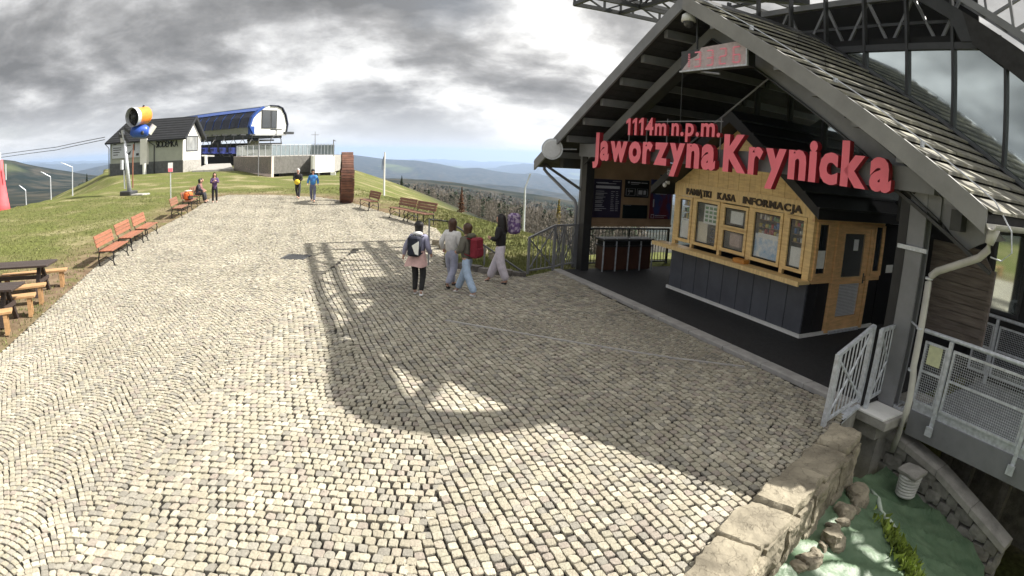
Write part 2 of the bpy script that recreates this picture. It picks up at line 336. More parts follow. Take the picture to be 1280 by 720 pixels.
    def rp(f, *pts):
        q = n.new('ShaderNodeValToRGB'); l.new(f, q.inputs[0]); e = q.color_ramp.elements; e[0].position, e[0].color = pts[0][0], (*pts[0][1], 1); e[1].position, e[1].color = pts[-1][0], (*pts[-1][1], 1)
        for p, c in pts[1:-1]: e.new(p).color = (*c, 1)
        return q.outputs[0]
    def mx(f, a, b_, mode='MIX'):
        q = n.new('ShaderNodeMixRGB'); q.blend_type = mode
        if isinstance(f, float): q.inputs[0].default_value = f
        else: l.new(f, q.inputs[0])
        l.new(a, q.inputs[1]); l.new(b_, q.inputs[2]); return q.outputs[0]
    grass = rp(nz(.35, 8), (.34, (.135, .15, .045)), (.46, (.115, .13, .04)), (.56, (.15, .15, .06)), (.66, (.26, .235, .13)))
    fine = rp(nz(9, 4), (.3, (.55, .55, .55)), (.7, (1.25, 1.25, 1.25))); grass = mx(1.0, grass, fine, 'MULTIPLY')
    soil = rp(nz(2.5, 5), (.35, (.13, .09, .06)), (.65, (.2, .15, .1)))
    at1 = n.new('ShaderNodeAttribute'); at1.attribute_name = 'worn'; wk = n.new('ShaderNodeMath'); wk.operation = 'MULTIPLY'; l.new(at1.outputs['Fac'], wk.inputs[0]); l.new(rp(nz(.8, 5), (.3, (0, 0, 0)), (.46, (1, 1, 1))), wk.inputs[1])
    grass = mx(wk.outputs[0], grass, soil)
    forest = rp(nz(.02, 12), (.38, (.008, .015, .012)), (.5, (.022, .026, .02)), (.64, (.055, .05, .038)))
    fields = rp(nz(.0009, 3), (.6, (0, 0, 0)), (.64, (1, 1, 1)));
    q = n.new('ShaderNodeRGB'); q.outputs[0].default_value = (.09, .11, .045, 1); forest = mx(fields, forest, q.outputs[0])
    at2 = n.new('ShaderNodeAttribute'); at2.attribute_name = 'forest'
    l.new(mx(at2.outputs['Fac'], grass, forest), b.inputs['Base Color'])
    bp = n.new('ShaderNodeBump'); bp.inputs['Strength'].default_value = .6; bp.inputs['Distance'].default_value = .05; l.new(nz(14, 5), bp.inputs['Height']); l.new(bp.outputs[0], b.inputs['Normal'])
    me.materials.append(m); o = bpy.data.objects.new('ground', me); link(o); o['kind'] = 'structure'
    o['label'] = 'mown hilltop meadow falling away to forest and blue mountain ridges'
    return o
PLAZA = [p2(at(-260, 700)), p2(at(-60, 485)), p2(ag(0, 440)), p2(ag(100, 350)), p2(ag(118, 333)), p2(ag(160, 305)), p2(ag(200, 284)), p2(ag(240, 263)), p2(ag(262, 248)), p2(ag(285, 243.5)),
         p2(ag(340, 243.5)), p2(ag(400, 246.5)), p2(ag(432, 251)), p2(ag(470, 262)), p2(ag(545, 285)), p2(ag(556, 296)), p2(ag(556, 331)), p2(ag(606, 341)), p2(at(658, 347)), p2(W(-6.85, -2.03)),
         p2(W(2.9, -2.03)), p2(W(3.05, -2.5)), p2(W(3.42, -3.1)), p2(W(3.7, -4.05)), p2(W(4.27, -5.6)), p2(W(4.8, -6.65)), p2(W(5.4, -8)), (3.0, 0.0), (-9, -1)]
ground = terrain()

# ------------------------------------------------------------------ plaza
def plaza():
    xs = np.arange(-26, 7, .5); ys = np.arange(-1.5, 42, .5); vs, fs, idx = [], [], {}
    import bmesh
    bm = bmesh.new(); f = bm.faces.new([bm.verts.new((x, y, 0)) for x, y in PLAZA])
    for k in range(1, 22): bmesh.ops.bisect_plane(bm, geom=bm.verts[:] + bm.edges[:] + bm.faces[:], plane_co=(0, k * 2, 0), plane_no=(0, 1, 0))
    for k in range(-13, 4): bmesh.ops.bisect_plane(bm, geom=bm.verts[:] + bm.edges[:] + bm.faces[:], plane_co=(k * 2, 0, 0), plane_no=(1, 0, 0))
    for v in bm.verts: v.co.z = gz(v.co.x, v.co.y) - .022
    me = bpy.data.meshes.new('plaza'); bm.to_mesh(me); bm.free(); me.materials.append(m_joint)
    o = bpy.data.objects.new('plaza', me); link(o); o['kind'] = 'structure'; o['label'] = 'cobbled hilltop plaza sloping gently up from the ticket office'
    return o
plz = plaza()
# laying bands of the cobbles
S1 = [Vector((-4.95, 21.5)), Vector((-4.6, 12.64)), Vector((-3.44, 2.74)), Vector((-3.1, -1))]
S2x = -.67
def side_seam1(X, Y):   # >0 = right of the seam
    sx = np.interp(Y, [-1, 2.74, 12.64, 17.6, 18.7, 45], [-3.1, -3.44, -4.6, -4.9, 6, 9]); return X - sx
DR = [W(-2.9, -5.9), W(-2.45, -3.4), W(.25, -2.1), W(-.05, -3.35)]   # small-sett drain band
DRP = [p2(W(-2.95, -6.1)), p2(W(-2.35, -2.35)), p2(W(.75, -2.35)), p2(W(-.02, -3.3))]
def lay(fn, iu, iv, su, sv, joint, mask, jit=.009):
    "grid iu x iv of stones of size su,sv through the mapping fn(S,T)->X,Y ; returns corner arrays (n,4,2)"
    I, J = np.meshgrid(iu, iv, indexing='ij'); n = I.size; I = I.reshape(-1).astype(float); J = J.reshape(-1).astype(float)
    I = I + .5 * (J % 2) + np.random.uniform(-.10, .10, n); J = J + .06 * np.sin(I * .9 + J) 
    cs = []
    gu = joint / su / 2; gv = joint / sv / 2
    wu = np.random.uniform(-.10, .06, n)
    for du, dv in ((-.5, -.5), (.5, -.5), (.5, .5), (-.5, .5)):
        a = (I + du * (1 - 2 * gu + wu)) * su + np.random.uniform(-jit, jit, n); b = (J + dv * (1 - 2 * gv)) * sv + np.random.uniform(-jit, jit, n) * .7
        X, Y = fn(a, b); cs.append(np.stack([X, Y], -1))
    Q = np.stack(cs, 1); c = Q.mean(1); k = mask(c[:, 0], c[:, 1]) & (poly_sd(PLAZA, c[:, 0], c[:, 1]) > .045)
    return Q[k]
E_ = Vector((-7.5, 19.7)).normalized(); Ep = Vector((E_.y, -E_.x))      # along / across the left plaza edge
def f_left(a, b):     # segmental arcs in 1.25 m bands
    BW = 1.25; s = (a / BW - np.floor(a / BW) - .5) * 2; h = .42 * (np.sqrt(np.clip(1.25 - s * s, .02, 2)) - .5)
    t = b + h * BW * .9; O = (-8.66, 6.88)
    return O[0] + Ep.x * a + E_.x * t, O[1] + Ep.y * a + E_.y * t
def lay_fans(BW, d, wst, joint, mask):
    "segmental arcs: square setts set radially along 90 degree arcs in bands parallel to the plaza edge"
    ph = math.radians(44); Rf = BW / 2 / math.sin(ph); m_ = int(round(Rf * 2 * ph / wst)); bands = np.arange(-5, 14); rows_ = np.arange(-130, 460)
    B, Rw_, K_ = np.meshgrid(bands, rows_, np.arange(m_), indexing='ij'); n = B.size; B, Rw_, K_ = B.reshape(-1), Rw_.reshape(-1), K_.reshape(-1)
    f = -ph + (K_ + .5 + .5 * (Rw_ % 2) - .25) * 2 * ph / m_ + np.random.uniform(-.012, .012, n); a = (B + .5) * BW + Rf * np.sin(f); t = Rw_ * d + Rf * np.cos(f) + (B % 2) * d * .5 + np.random.uniform(-.004, .004, n)
    hw_ = (Rf * ph / m_) - joint * .22 + np.random.uniform(-.006, .003, n); hd = d * np.cos(f) / 2 - joint / 2 * (.55 + .45 * np.cos(f)); O = np.array((-8.66, 6.88)); cs = []
    for p_, q_ in ((-1, -1), (1, -1), (1, 1), (-1, 1)):
        aa = a + p_ * hw_ * np.cos(f) + q_ * hd * np.sin(f) + np.random.uniform(-.004, .004, n); tt_ = t - p_ * hw_ * np.sin(f) + q_ * hd * np.cos(f) + np.random.uniform(-.004, .004, n); cs.append(np.stack([O[0] + Ep.x * aa + E_.x * tt_, O[1] + Ep.y * aa + E_.y * tt_], -1))
    Q = np.stack(cs, 1); c = Q.mean(1); k = mask(c[:, 0], c[:, 1]) & (poly_sd(PLAZA, c[:, 0], c[:, 1]) > .045); return Q[k]
def f_mid(a, b):
    X = -2.0 + a + .05 * np.sin(b * .7); Y = b + .05 * np.sin((a + .4) * 1.5 + .35 * b) + .12 * a
    return X, Y
def f_right(a, b):
    bend = .15 * np.sin(a * .30 + 1.2) + .015 * np.sin(a * 1.3)
    v = b + bend * np.clip(-b / 4, 0, 1) * 1.2; rot = .02 * a
    p = (KR.x + UA.x * (a) + UB.x * (v - .03 * a), KR.y + UA.y * a + UB.y * (v - .03 * a)); return p
def f_drain(a, b): return KR.x + UA.x * a + UB.x * b, KR.y + UA.y * a + UB.y * b
def in_dr(X, Y): return poly_sd(DRP, X, Y) > 0
def is_right(X, Y): return (side_seam1(X, Y) > 0) & (X > np.interp(Y, [5.6, 12.6], [S2x, -4.7]) + .05 * np.sin(Y * 3)) & ~in_dr(X, Y)
def is_mid(X, Y): return (side_seam1(X, Y) > -.03) & ~is_right(X - .035, Y) & ~in_dr(X, Y) & (Y < 12.9)
MH = at(370, 324)
def not_mh(X, Y): return (np.abs(X - MH.x) > .38) | (np.abs(Y - MH.y) > .38)
Q = [lay_fans(.98, .090, .078, .016, lambda X, Y: (side_seam1(X, Y) <= .0) & not_mh(X, Y)),
     lay(f_mid, np.arange(-40, 36), np.arange(-5, 125), .095, .117, .015, is_mid, .011),
     lay(f_right, np.arange(-320, 80), np.arange(-135, 10), .108, .100, .015, is_right, .011),
     lay(f_drain, np.arange(-80, 40), np.arange(-108, -20), .066, .062, .012, lambda X, Y: poly_sd(DRP, X, Y) > -.02, .006)]
Q = np.concatenate(Q); Cc = Q.mean(1); dist = np.hypot(Cc[:, 0], Cc[:, 1])
vis = (np.abs(np.arctan2(Cc[:, 0], Cc[:, 1])) < 1.05) & (dist > 2.2); Q, Cc, dist = Q[vis], Cc[vis], dist[vis]
def stone_geo(Q, bevel):
    n = len(Q); c = Q.mean(1, keepdims=True); d = np.hypot(c[..., 0], c[..., 1]); G = gzv(c[..., 0], c[..., 1])
    th = np.random.uniform(-.007, .006, (n, 1)); tilt = np.random.uniform(-.005, .005, (n, 4))
    def lvl(k, z): P = c + (Q - c) * k; return np.concatenate([P, np.broadcast_to((G + z)[..., None], (n, 4, 1))], -1)
    if bevel:
        # 8-corner rounded outline, chamfered top
        def oct_(P, e):
            o = []
            for i in range(4):
                p, pr, nx = P[:, i], P[:, i - 1], P[:, (i + 1) % 4]; o += [p + (pr - p) * e, p + (nx - p) * e]
            return np.stack(o, 1)
        e = np.random.uniform(.07, .17, (n, 1))
        top = oct_(lvl(.93, .003 + 0 * th), e); top[..., 2] += th + np.random.uniform(-.002, .003, (n, 8)); mid = oct_(lvl(1.0, -.003), e * .9); mid[..., 2] += th; bot = oct_(lvl(1.02, -.03), e * .9)
        ctr = np.concatenate([c, (G + .006)[..., None]], -1); ctr[..., 2] += th
        V = np.concatenate([bot, mid, top, ctr], 1); F = []
        for a in (0, 8):
            for i in range(8): j = (i + 1) % 8; F.append((a + i, a + j, a + 8 + j, a + 8 + i))
        F3 = [(16 + i, 16 + (i + 1) % 8, 24) for i in range(8)]
        return V, F, F3
    top = lvl(.95, .004); top[..., 2] += th + tilt; bot = lvl(1.03, -.03)
    V = np.concatenate([bot, top], 1); F = [(i, (i + 1) % 4, 4 + (i + 1) % 4, 4 + i) for i in range(4)] + [(4, 5, 6, 7)]
    return V, F, []
def big_mesh(name, parts, mt):
    Vs, loops, starts, tot = [], [], [], []; vo = 0; lo = 0
    for V, F, F3 in parts:
        n, k = V.shape[:2]; Vs.append(V.reshape(-1, 3)); base = vo + np.arange(n)[:, None] * k
        for fs, m_ in ((F, 4), (F3, 3)):
            if not fs: continue
            a = np.array(fs); q = (base[:, :, None] + a[None]).reshape(-1, m_); loops.append(q.reshape(-1)); c = len(q); starts.append(lo + np.arange(c) * m_); tot.append(np.full(c, m_)); lo += c * m_
        vo += n * k
    V = np.concatenate(Vs).astype(np.float32); Lp = np.concatenate(loops).astype(np.int32); St = np.concatenate(starts).astype(np.int32)
    me = bpy.data.meshes.new(name); me.vertices.add(len(V)); me.vertices.foreach_set('co', V.reshape(-1)); me.loops.add(len(Lp)); me.loops.foreach_set('vertex_index', Lp)
    me.polygons.add(len(St)); me.polygons.foreach_set('loop_start', St); me.polygons.foreach_set('loop_total', np.concatenate(tot).astype(np.int32))
    me.polygons.foreach_set('use_smooth', [False] * len(St)); me.update(calc_edges=True); me.validate(); me.materials.append(mt); return me
inview = (np.abs(np.arctan2(Cc[:, 0], Cc[:, 1])) < .72)
near_rank = np.argsort(np.where((Cc[:, 1] > 3.25) & inview, dist, 1e6))[:300]; isn = np.zeros(len(Q), bool); isn[near_rank] = True
Vn, Fn, F3n = stone_geo(Q[isn], True)
for k in range(len(Vn)):
    o_ = Vn[k].mean(0); me = bpy.data.meshes.new('cobble'); me.from_pydata((Vn[k] - o_).tolist(), [], Fn + F3n); me.materials.append(m_cob)
    ob = bpy.data.objects.new('cobble', me); link(ob, plz); ob.location = o_
rest = ~isn; nb = rest & (dist < 13); fb = rest & (dist >= 13)
me = big_mesh('cobbles', [stone_geo(Q[nb], True), stone_geo(Q[fb], False)], m_cob)
ob = bpy.data.objects.new('cobbles', me); link(ob, plz); ob['kind'] = 'stuff'
print('cobbles', len(Q), int(nb.sum()))
# drain grate
g = TB if False else None
gr = T('drain_grate', 'square iron drain grate sunk in the sunlit cobbles', 'drain grate', (MH.x, MH.y, gz(MH.x, MH.y)), 0)
gr.part('frame', MB().box((-.36, -.36, -.02), (.36, -.3, .008)).box((-.36, .3, -.02), (.36, .36, .008)).box((-.36, -.3, -.02), (-.3, .3, .008)).box((.3, -.3, -.02), (.36, .3, .008)), m_steel)
for i in range(9): gr.part('bar', MB().box((-.29 + i * .066, -.3, -.03), (-.26 + i * .066, .3, .004)), m_steel)
# kerb stones along the porch
kp = tag(bpy.data.objects.new('kerb', None), kind='structure'); link(kp)
kp.location = W(0, 0, 0); kp.rotation_euler = (0, 0, BA)
u = -6.95
while u < 2.85:
    l_ = min(.98, 2.87 - u); m_ = MB().bbox((u + .006, -2.02, -.2), (u + l_ - .006, -1.76, .055), .008).mesh('kerb_stone', m_kerb); ob = bpy.data.objects.new('kerb_stone', m_); link(ob, kp); u += l_
# two narrow granite edgings beside the drain band
for (a, b) in (((-2.98, -6.15), (.0, -3.27)), ((-2.37, -2.3), (-2.37, -2.31))):
    pass
ed = MB().beam(W(-2.99, -6.15, -.01), W(.02, -3.22, -.01), .05, .05); solo('edging_strip', ed, m_kerb, 'thin pale edging line along the lower side of the small sett band', 'edging')
ed = MB().beam(W(-2.99, -6.1, -.01), W(-1.6, -2.35, -.01), .05, .05)
solo('edging_strip', MB().beam(W(.02, -3.22, -.01), W(.8, -2.3, -.01), .05, .05), m_kerb, 'short pale edging at the pointed end of the small sett band by the kerb', 'edging')
# low bank wall + grass behind the walking girls
# ------------------------------------------------------------------ vegetation
def leafy(n, shape, size, rng):
    "n small triangles within shape() sample"
    vs, fs = [], []
    for i in range(n):
        c = shape(rng); s = size * rng.uniform(.6, 1.3); a = Vector((rng.gauss(0, 1), rng.gauss(0, 1), rng.gauss(0, 1))).normalized(); b = a.cross(Vector((rng.gauss(0, 1), rng.gauss(0, 1), rng.gauss(0, 1)))).normalized()
        vs += [c - a * s * .5 - b * s * .3, c + a * s * .5 - b * s * .3, c + b * s * .6]; k = 3 * i; fs.append((k, k + 1, k + 2))
    return vs, fs
m_bark = mat('bark', (.07, .05, .035), .9, 0, .3, 10, .3)
m_spruce = mat('spruce needles', (.018, .035, .014), .9, 0, .4, 1.2, rnd=.35)
m_brownt = mat('reddish twigs', (.13, .06, .03), .9, 0, .3, 2, rnd=.35)
m_gold = mat('fresh yellow leaves', (.3, .24, .05), .9, 0, .3, 2, rnd=.35)
m_bare = mat('bare beech twigs', (.115, .10, .08), .95, 0, .35, .05, rnd=.2, col2=(.16, .14, .115))
def conifer(name, label, loc, h, w, mt, n=1100, seed=1, dens=1.0):
    rng = random.Random(seed); t = T(name, label, 'tree', loc)
    t.part('trunk', MB().tube([(0, 0, -.3), (0, 0, h * .5), (0, 0, h * .96)], [w * .06, w * .04, .01], 7), m_bark)
    def sh(r):
        z = r.random() ** 1.25; k = (1 - z) * w * .5 * (.75 + .25 * math.sin(z * 40)) * r.uniform(.35, 1.05); a = r.random() * 6.283; k *= 1 + .3 * math.sin(a * 3 + z * 9)
        return Vector((k * math.cos(a), k * math.sin(a), h * (.08 + .92 * z) - k * .18))
    vs, fs = leafy(n, sh, w * .11, rng); m = MB(); m.add(vs, fs); t.part('crown', m, mt); return t
def on_ground(p):  # z of terrain under a far point
    return p
def zfar(x, y):
    r = math.hypot(x, y); a = math.atan2(x, y)
    return r, a
_dg = bpy.context.evaluated_depsgraph_get()
_bm = __import__('mathutils.bvhtree', fromlist=['BVHTree']).BVHTree.FromPolygons([v.co[:] for v in ground.data.vertices], [tuple(p.vertices) for p in ground.data.polygons])
def hz_(x, y):
    h = _bm.ray_cast(Vector((x, y, 900)), Vector((0, 0, -1))); return h[0].z if h[0] else 0.0
def tree_at(px, ytop, dist):
    top = atd(px, ytop, dist); z = hz_(top.x, top.y); return Vector((top.x, top.y, z)), max(1.5, top.z - z)
l_, h_ = tree_at(577.5, 234, 62); conifer('spruce_tree', 'reddish brown spruce standing beyond the meadow behind the walking girls', l_, h_, h_ * .36, m_brownt, 1500, 3)
l_, h_ = tree_at(699, 250, 75); conifer('larch_tree', 'golden young tree beyond the meadow beside the eave downpipe', l_, h_, h_ * .30, m_gold, 1500, 4)
l_, h_ = tree_at(108.5, 217, 95); conifer('spruce_tree', 'dark spruce on the slope edge between the house and the lamp posts', l_, h_, h_ * .42, m_spruce, 1500, 5)
l_, h_ = tree_at(502, 231, 90); conifer('spruce_tree', 'small dark bushy tree just right of the flagpole', l_, h_, h_ * .5, m_spruce, 900, 6)
# woods: too many stems to count
rng = random.Random(5); vs, fs, vd, fd = [], [], [], []
def add_tree(V, Fc, x, y, z, h, w, n, con):
    for i in range(n):
        t = rng.random(); zz = z + h * (.12 + .88 * t); k = w * .5 * ((1 - t) if con else math.sqrt(max(.05, 1 - (2 * t - .9) ** 2))) * rng.uniform(.3, 1.1); a = rng.random() * 6.283
        c = Vector((x + k * math.cos(a), y + k * math.sin(a), zz)); s = w * (.22 if con else .11) * (1 + max(0, math.hypot(x, y) - 110) / 260) * rng.uniform(.6, 1.4)
        d1 = Vector((rng.gauss(0, 1), rng.gauss(0, 1), rng.gauss(0, 2.2 if not con else .5))).normalized() * s; d2 = Vector((rng.gauss(0, 1), rng.gauss(0, 1), rng.gauss(0, .6))).normalized() * s * (.22 if not con else .6); o = len(V)
        V += [xyz(c - d1), xyz(c + d1), xyz(c + d2)]; Fc.append((o, o + 1, o + 2))
    o = len(V); V += [(x - w * .03, y, z - 1), (x + w * .03, y, z - 1), (x, y, z + h * .9)]; Fc.append((o, o + 1, o + 2))
cnt = 0
for k in range(9000):
    a = math.radians(rng.uniform(-42, 12)); r = 58 * math.exp(rng.random() ** .8 * 2.7); x, y = r * math.sin(a), r * math.cos(a)
    sdv = float(poly_sd(PLATEAU, np.array([x]), np.array([y]))[0])
    if sdv > -7: continue
    left = a < math.radians(-27); z = hz_(x, y); con = rng.random() < (.7 if left else .13)
    h = rng.uniform(7, 13); n = int(max(16, 110 * min(1, 100 / r)))
    ex = 640 + 751 * math.tan(a) * .97; ym = np.interp(ex, [-200, 0, 60, 140, 430, 530, 566, 610, 640, 682, 720], [240, 240, 236, 236, 230, 229, 234, 240, 246, 252, 258]) + max(0, (260 - r) * .06); dd = ray(ex, ym); hmax = CAMH + r * dd[2] / math.hypot(dd[0], dd[1]) - z           # tree line seen below the skyline hills
    h = min(h, hmax * rng.uniform(.75, 1.05))
    if h < 2: continue
    add_tree(vd if con else vs, fd if con else fs, x, y, z, h, h * (.32 if con else .5), n, con); cnt += 1
for V, Fc, nm_, mt, lb in ((vs, fs, 'bare_forest', m_bare, 'bare brown beech wood covering the slope below the meadow'), (vd, fd, 'conifer_forest', m_spruce, 'dark spruces scattered through the wood below the meadow')):
    m = MB(); m.v = V; m.f = Fc; solo(nm_, m, mt, lb, 'forest', kind='stuff')
print('trees', cnt, len(fs) + len(fd))
# grass blades on the near meadow
m_grass = mat('grass blades', (.13, .15, .045), .9, 0, .4, .6, rnd=.4, col2=(.19, .19, .075))
vs, fs = [], []
rg = random.Random(9)
TBL = ag(70, 350)
cand = []
for k in range(52000):
    if k % 3: a = math.radians(rg.uniform(-52, -8)); r = 9 + 34 * rg.random() ** 1.2 
    else: a = math.radians(rg.uniform(-12, 6)); r = rg.uniform(14.5, 38)
    cand.append((r * math.sin(a), r * math.cos(a)))
ca = np.array(cand); ps = poly_sd(PLAZA, ca[:, 0], ca[:, 1]); pl = poly_sd(PLATEAU, ca[:, 0], ca[:, 1]); uu = (ca - np.array([KR.x, KR.y])) @ np.array([UA.x, UA.y]); vv_ = (ca - np.array([KR.x, KR.y])) @ np.array([UB.x, UB.y])
for (x, y), s, p, u_, v_ in zip(cand, ps, pl, uu, vv_):
    if s > -.06 or p < -4 or (u_ > -6.95 and v_ > -2.2): continue
    worn = (s > -2.6 and x < -5 and noise.noise(Vector((x * .7, y * .7, 0))) > -.25) or math.hypot(x - TBL.x, y - TBL.y) < 2.6
    if worn and rg.random() < .75: continue
    z = hz_(x, y); h = rg.uniform(.03, .075) * (1.5 if x > -4 else 1)
    for b in range(4):
        dx, dy = rg.uniform(-.07, .07), rg.uniform(-.07, .07); a = rg.random() * 6.28; w_ = .012; o = len(vs)
        vs += [(x + dx - w_ * math.cos(a), y + dy - w_ * math.sin(a), z - .005), (x + dx + w_ * math.cos(a), y + dy + w_ * math.sin(a), z - .005), (x + dx + rg.uniform(-.03, .03), y + dy + rg.uniform(-.03, .03), z + h)]; fs.append((o, o + 1, o + 2))
m = MB(); m.v = vs; m.f = fs; solo('grass', m, m_grass, 'short meadow grass beside the cobbled plaza', 'grass', kind='stuff')
# ================================================================== ticket office porch (building frame u, v, w)
AP_U, AP_W, SL = -1.87, 6.44, .5395
def roofw(u): return AP_W - SL * abs(u - AP_U)
EL, ER = -8.4, 4.42
VF, VB = -2.0, 1.86
porch = TB('gabled_porch', 'dark steel framed gabled porch with shingle roof over the ticket kiosk', 'porch', AP_U, 0)
for nm, a, b in (('roof_slab', EL, AP_U), ('roof_slab', AP_U, ER)):
    d = 1 if b == ER else -1
    x0, x1 = (a, b)
    porch.part(nm, MB().hexa([(x0, VF + .03, roofw(x0) - .16), (x1, VF + .03, roofw(x1) - .16), (x1, VB, roofw(x1) - .16), (x0, VB, roofw(x0) - .16),
                              (x0, VF + .03, roofw(x0) - .04), (x1, VF + .03, roofw(x1) - .04), (x1, VB, roofw(x1) - .04), (x0, VB, roofw(x0) - .04)]), m_roofu)
# soffit boards under the slabs
for d, e in ((-1, EL), (1, ER)):
    n = 30
    for k in range(n):
        u0 = AP_U + (e - AP_U) * k / n; u1 = AP_U + (e - AP_U) * (k + .93) / n
        porch.part('soffit_board', MB().hexa([(min(u0, u1), VF + .02, roofw(min(u0, u1)) - .185), (max(u0, u1), VF + .02, roofw(max(u0, u1)) - .185), (max(u0, u1), VB, roofw(max(u0, u1)) - .185), (min(u0, u1), VB, roofw(min(u0, u1)) - .185),
            (min(u0, u1), VF + .02, roofw(min(u0, u1)) - .163), (max(u0, u1), VF + .02, roofw(max(u0, u1)) - .163), (max(u0, u1), VB, roofw(max(u0, u1)) - .163), (min(u0, u1), VB, roofw(min(u0, u1)) - .163)]), m_roofu)
# barge boards
for e in (EL, ER):
    a, b = (e, AP_U) if e < AP_U else (AP_U, e); h = .28 if e > 0 else .26
    porch.part('barge_board', MB().hexa([(a, VF - .05, roofw(a) - h), (b, VF - .05, roofw(b) - h), (b, VF, roofw(b) - h), (a, VF, roofw(a) - h), (a, VF - .05, roofw(a) + .02), (b, VF - .05, roofw(b) + .02), (b, VF, roofw(b) + .02), (a, VF, roofw(a) + .02)]), m_barge if e > 0 else m_greysteel)
# shingle courses on the camera-side slope
rng = random.Random(3); rows = 18; per = 5; sl_len = ER + .06 - AP_U; base_me = []
for r in range(rows):
    u1 = ER + .08 - (r) * (sl_len / rows); u0 = u1 - sl_len / rows - .03
    for k in range(per):
        off = (.5 if r % 2 else 0); v0 = VF - .02 + (k - off) * (VB - VF + .02) / (per - .5); v1 = v0 + (VB - VF + .02) / (per - .5) - .012
        v0 = max(v0, VF - .02); v1 = min(v1, VB)
        if v1 - v0 < .05: continue
        t0 = rng.uniform(.062, .078); j = rng.uniform(-.012, .012); w0, w1 = roofw(u0) - .03, roofw(u1) - .01
        if u0 < AP_U: u0 = AP_U; w0 = roofw(u0) - .03
        porch.part('shingle', MB().hexa([(u0, v0, w0 - .01), (u1 + j, v0, w1 + .03), (u1 + j, v1, w1 + .03), (u0, v1, w0 - .01), (u0, v0, w0 + .012), (u1 + j, v0, w1 + t0), (u1 + j, v1, w1 + t0 + rng.uniform(-.008, .008)), (u0, v1, w0 + .012)]), m_shing)
for r in range(12):
    u0 = EL - .05 + r * (AP_U - EL) / 12; u1 = u0 + (AP_U - EL) / 12 + .03
    porch.part('shingle_course', MB().hexa([(u0, VF - .02, roofw(u0) - .03), (u1, VF - .02, roofw(u1) - .05), (u1, VB, roofw(u1) - .05), (u0, VB, roofw(u0) - .03), (u0, VF - .02, roofw(u0) + .03), (u1, VF - .02, roofw(u1) - .02), (u1, VB, roofw(u1) - .02), (u0, VB, roofw(u0) + .03)]), m_shing)
porch.part('ridge_cap', MB().prism([(-.16, -.07), (0, .05), (.16, -.07), (.16, -.1), (0, .0), (-.16, -.1)], lambda a, b, t: (AP_U + a, t, AP_W + .01 + b), VF - .03, VB), m_steel)
porch.part('flashing', MB().hexa([(AP_U, VB - .16, roofw(AP_U) + .03), (ER + .1, VB - .16, roofw(ER + .1) + .05), (ER + .1, VB - .02, roofw(ER + .1) + .05), (AP_U, VB - .02, roofw(AP_U) + .03), (AP_U, VB - .15, roofw(AP_U) + .06), (ER + .1, VB - .15, roofw(ER + .1) + .08), (ER + .1, VB - .02, roofw(ER + .1) + .12), (AP_U, VB - .02, roofw(AP_U) + .10)]), m_steel)
# purlins
for k in range(1, 8):
    for d in (-1, 1):
        u = AP_U + d * (.82 * k - .1); wv = roofw(u) - .19
        if u > ER - .2 or u < EL + .15: continue
        porch.part('purlin', MB().box((u - .06, VF + .1, wv - .17), (u + .06, VB - .05, wv)), m_greysteel)
# steel frame at v = -1.15
VR = -1.15
RL = lambda u: 5.72 - .56 * abs(u - AP_U)      # rafter underside
for d in (-1, 1):
    e = -6.85 if d < 0 else 3.35
    a, b = (e, AP_U) if d < 0 else (AP_U, e)
    porch.part('rafter', MB().hexa([(a, VR - .09, RL(a)), (b, VR - .09, RL(b)), (b, VR + .09, RL(b)), (a, VR + .09, RL(a)), (a, VR - .09, RL(a) + .3), (b, VR - .09, RL(b) + .3), (b, VR + .09, RL(b) + .3), (a, VR + .09, RL(a) + .3)]), m_greysteel)
    porch.part('rafter_flange', MB().hexa([(a, VR - .14, RL(a) - .03), (b, VR - .14, RL(b) - .03), (b, VR + .14, RL(b) - .03), (a, VR + .14, RL(a) - .03), (a, VR - .14, RL(a)), (b, VR - .14, RL(b)), (b, VR + .14, RL(b)), (a, VR + .14, RL(a))]), m_steel)
# scalloped bracket plates that carry the purlins on the right slope
for k in range(4):
    u0 = AP_U + .75 + k * 1.32; pts = []
    for q in range(15):
        x = u0 + q * 1.26 / 14; h = .30 + .38 * (1 - smooth(q / 10.0)) if q < 12 else .30
        pts.append((x, RL(x) + h))
    poly = [(u0, RL(u0) + .25)] + [(u0 + 1.26, RL(u0 + 1.26) + .25)] + pts[::-1]
    if u0 + 1.26 < 4.6: porch.part('bracket_plate', MB().prism(poly, lambda a, b, t: (a, t, b), VR - .03, VR + .01), mat('light grey bracket paint', (.42, .42, .43), .6, .1, .08, 2))
    porch.part('purlin_shoe', MB().box((u0 - .03, VR - .15, RL(u0) + .3), (u0 + .07, VR + .1, RL(u0) + .68)), m_steel)
# posts
porch.part('post', MB().box((-6.98, -1.26, 0), (-6.72, -1.02, 3.35)), m_black)
porch.part('post', MB().box((-7.16, -1.22, 0), (-7.06, -1.08, 3.2)), m_greysteel)
porch.part('post', MB().box((2.80, -1.25, -.02), (3.12, -1.21, 3.5)).box((2.80, -1.08, -.02), (3.12, -1.04, 3.5)).box((2.935, -1.21, -.02), (2.975, -1.08, 3.5)), m_greysteel)
porch.part('post_plate', MB().box((2.66, -1.262, -.02), (2.82, -1.0, 3.15)), m_black)
porch.part('post_bracket', MB().box((2.70, -1.30, 2.30), (3.22, -1.255, 2.36)), m_galv)
porch.part('post_stiffener', MB().beam((2.86, -1.27, 3.1), (3.1, -1.27, 3.48), .02, .05), m_steel)
porch.part('tie_beam', MB().box((-6.9, -1.42, 3.12), (3.3, -1.27, 3.46)), m_greysteel)
porch.part('knee_plate', MB().prism([(3.14, 3.5), (4.1, 2.93), (4.42, 2.7), (4.1, 2.62), (3.8, 2.45), (3.14, 2.95)], lambda a, b, t: (a, t, b), -1.2, -1.16), m_greysteel)
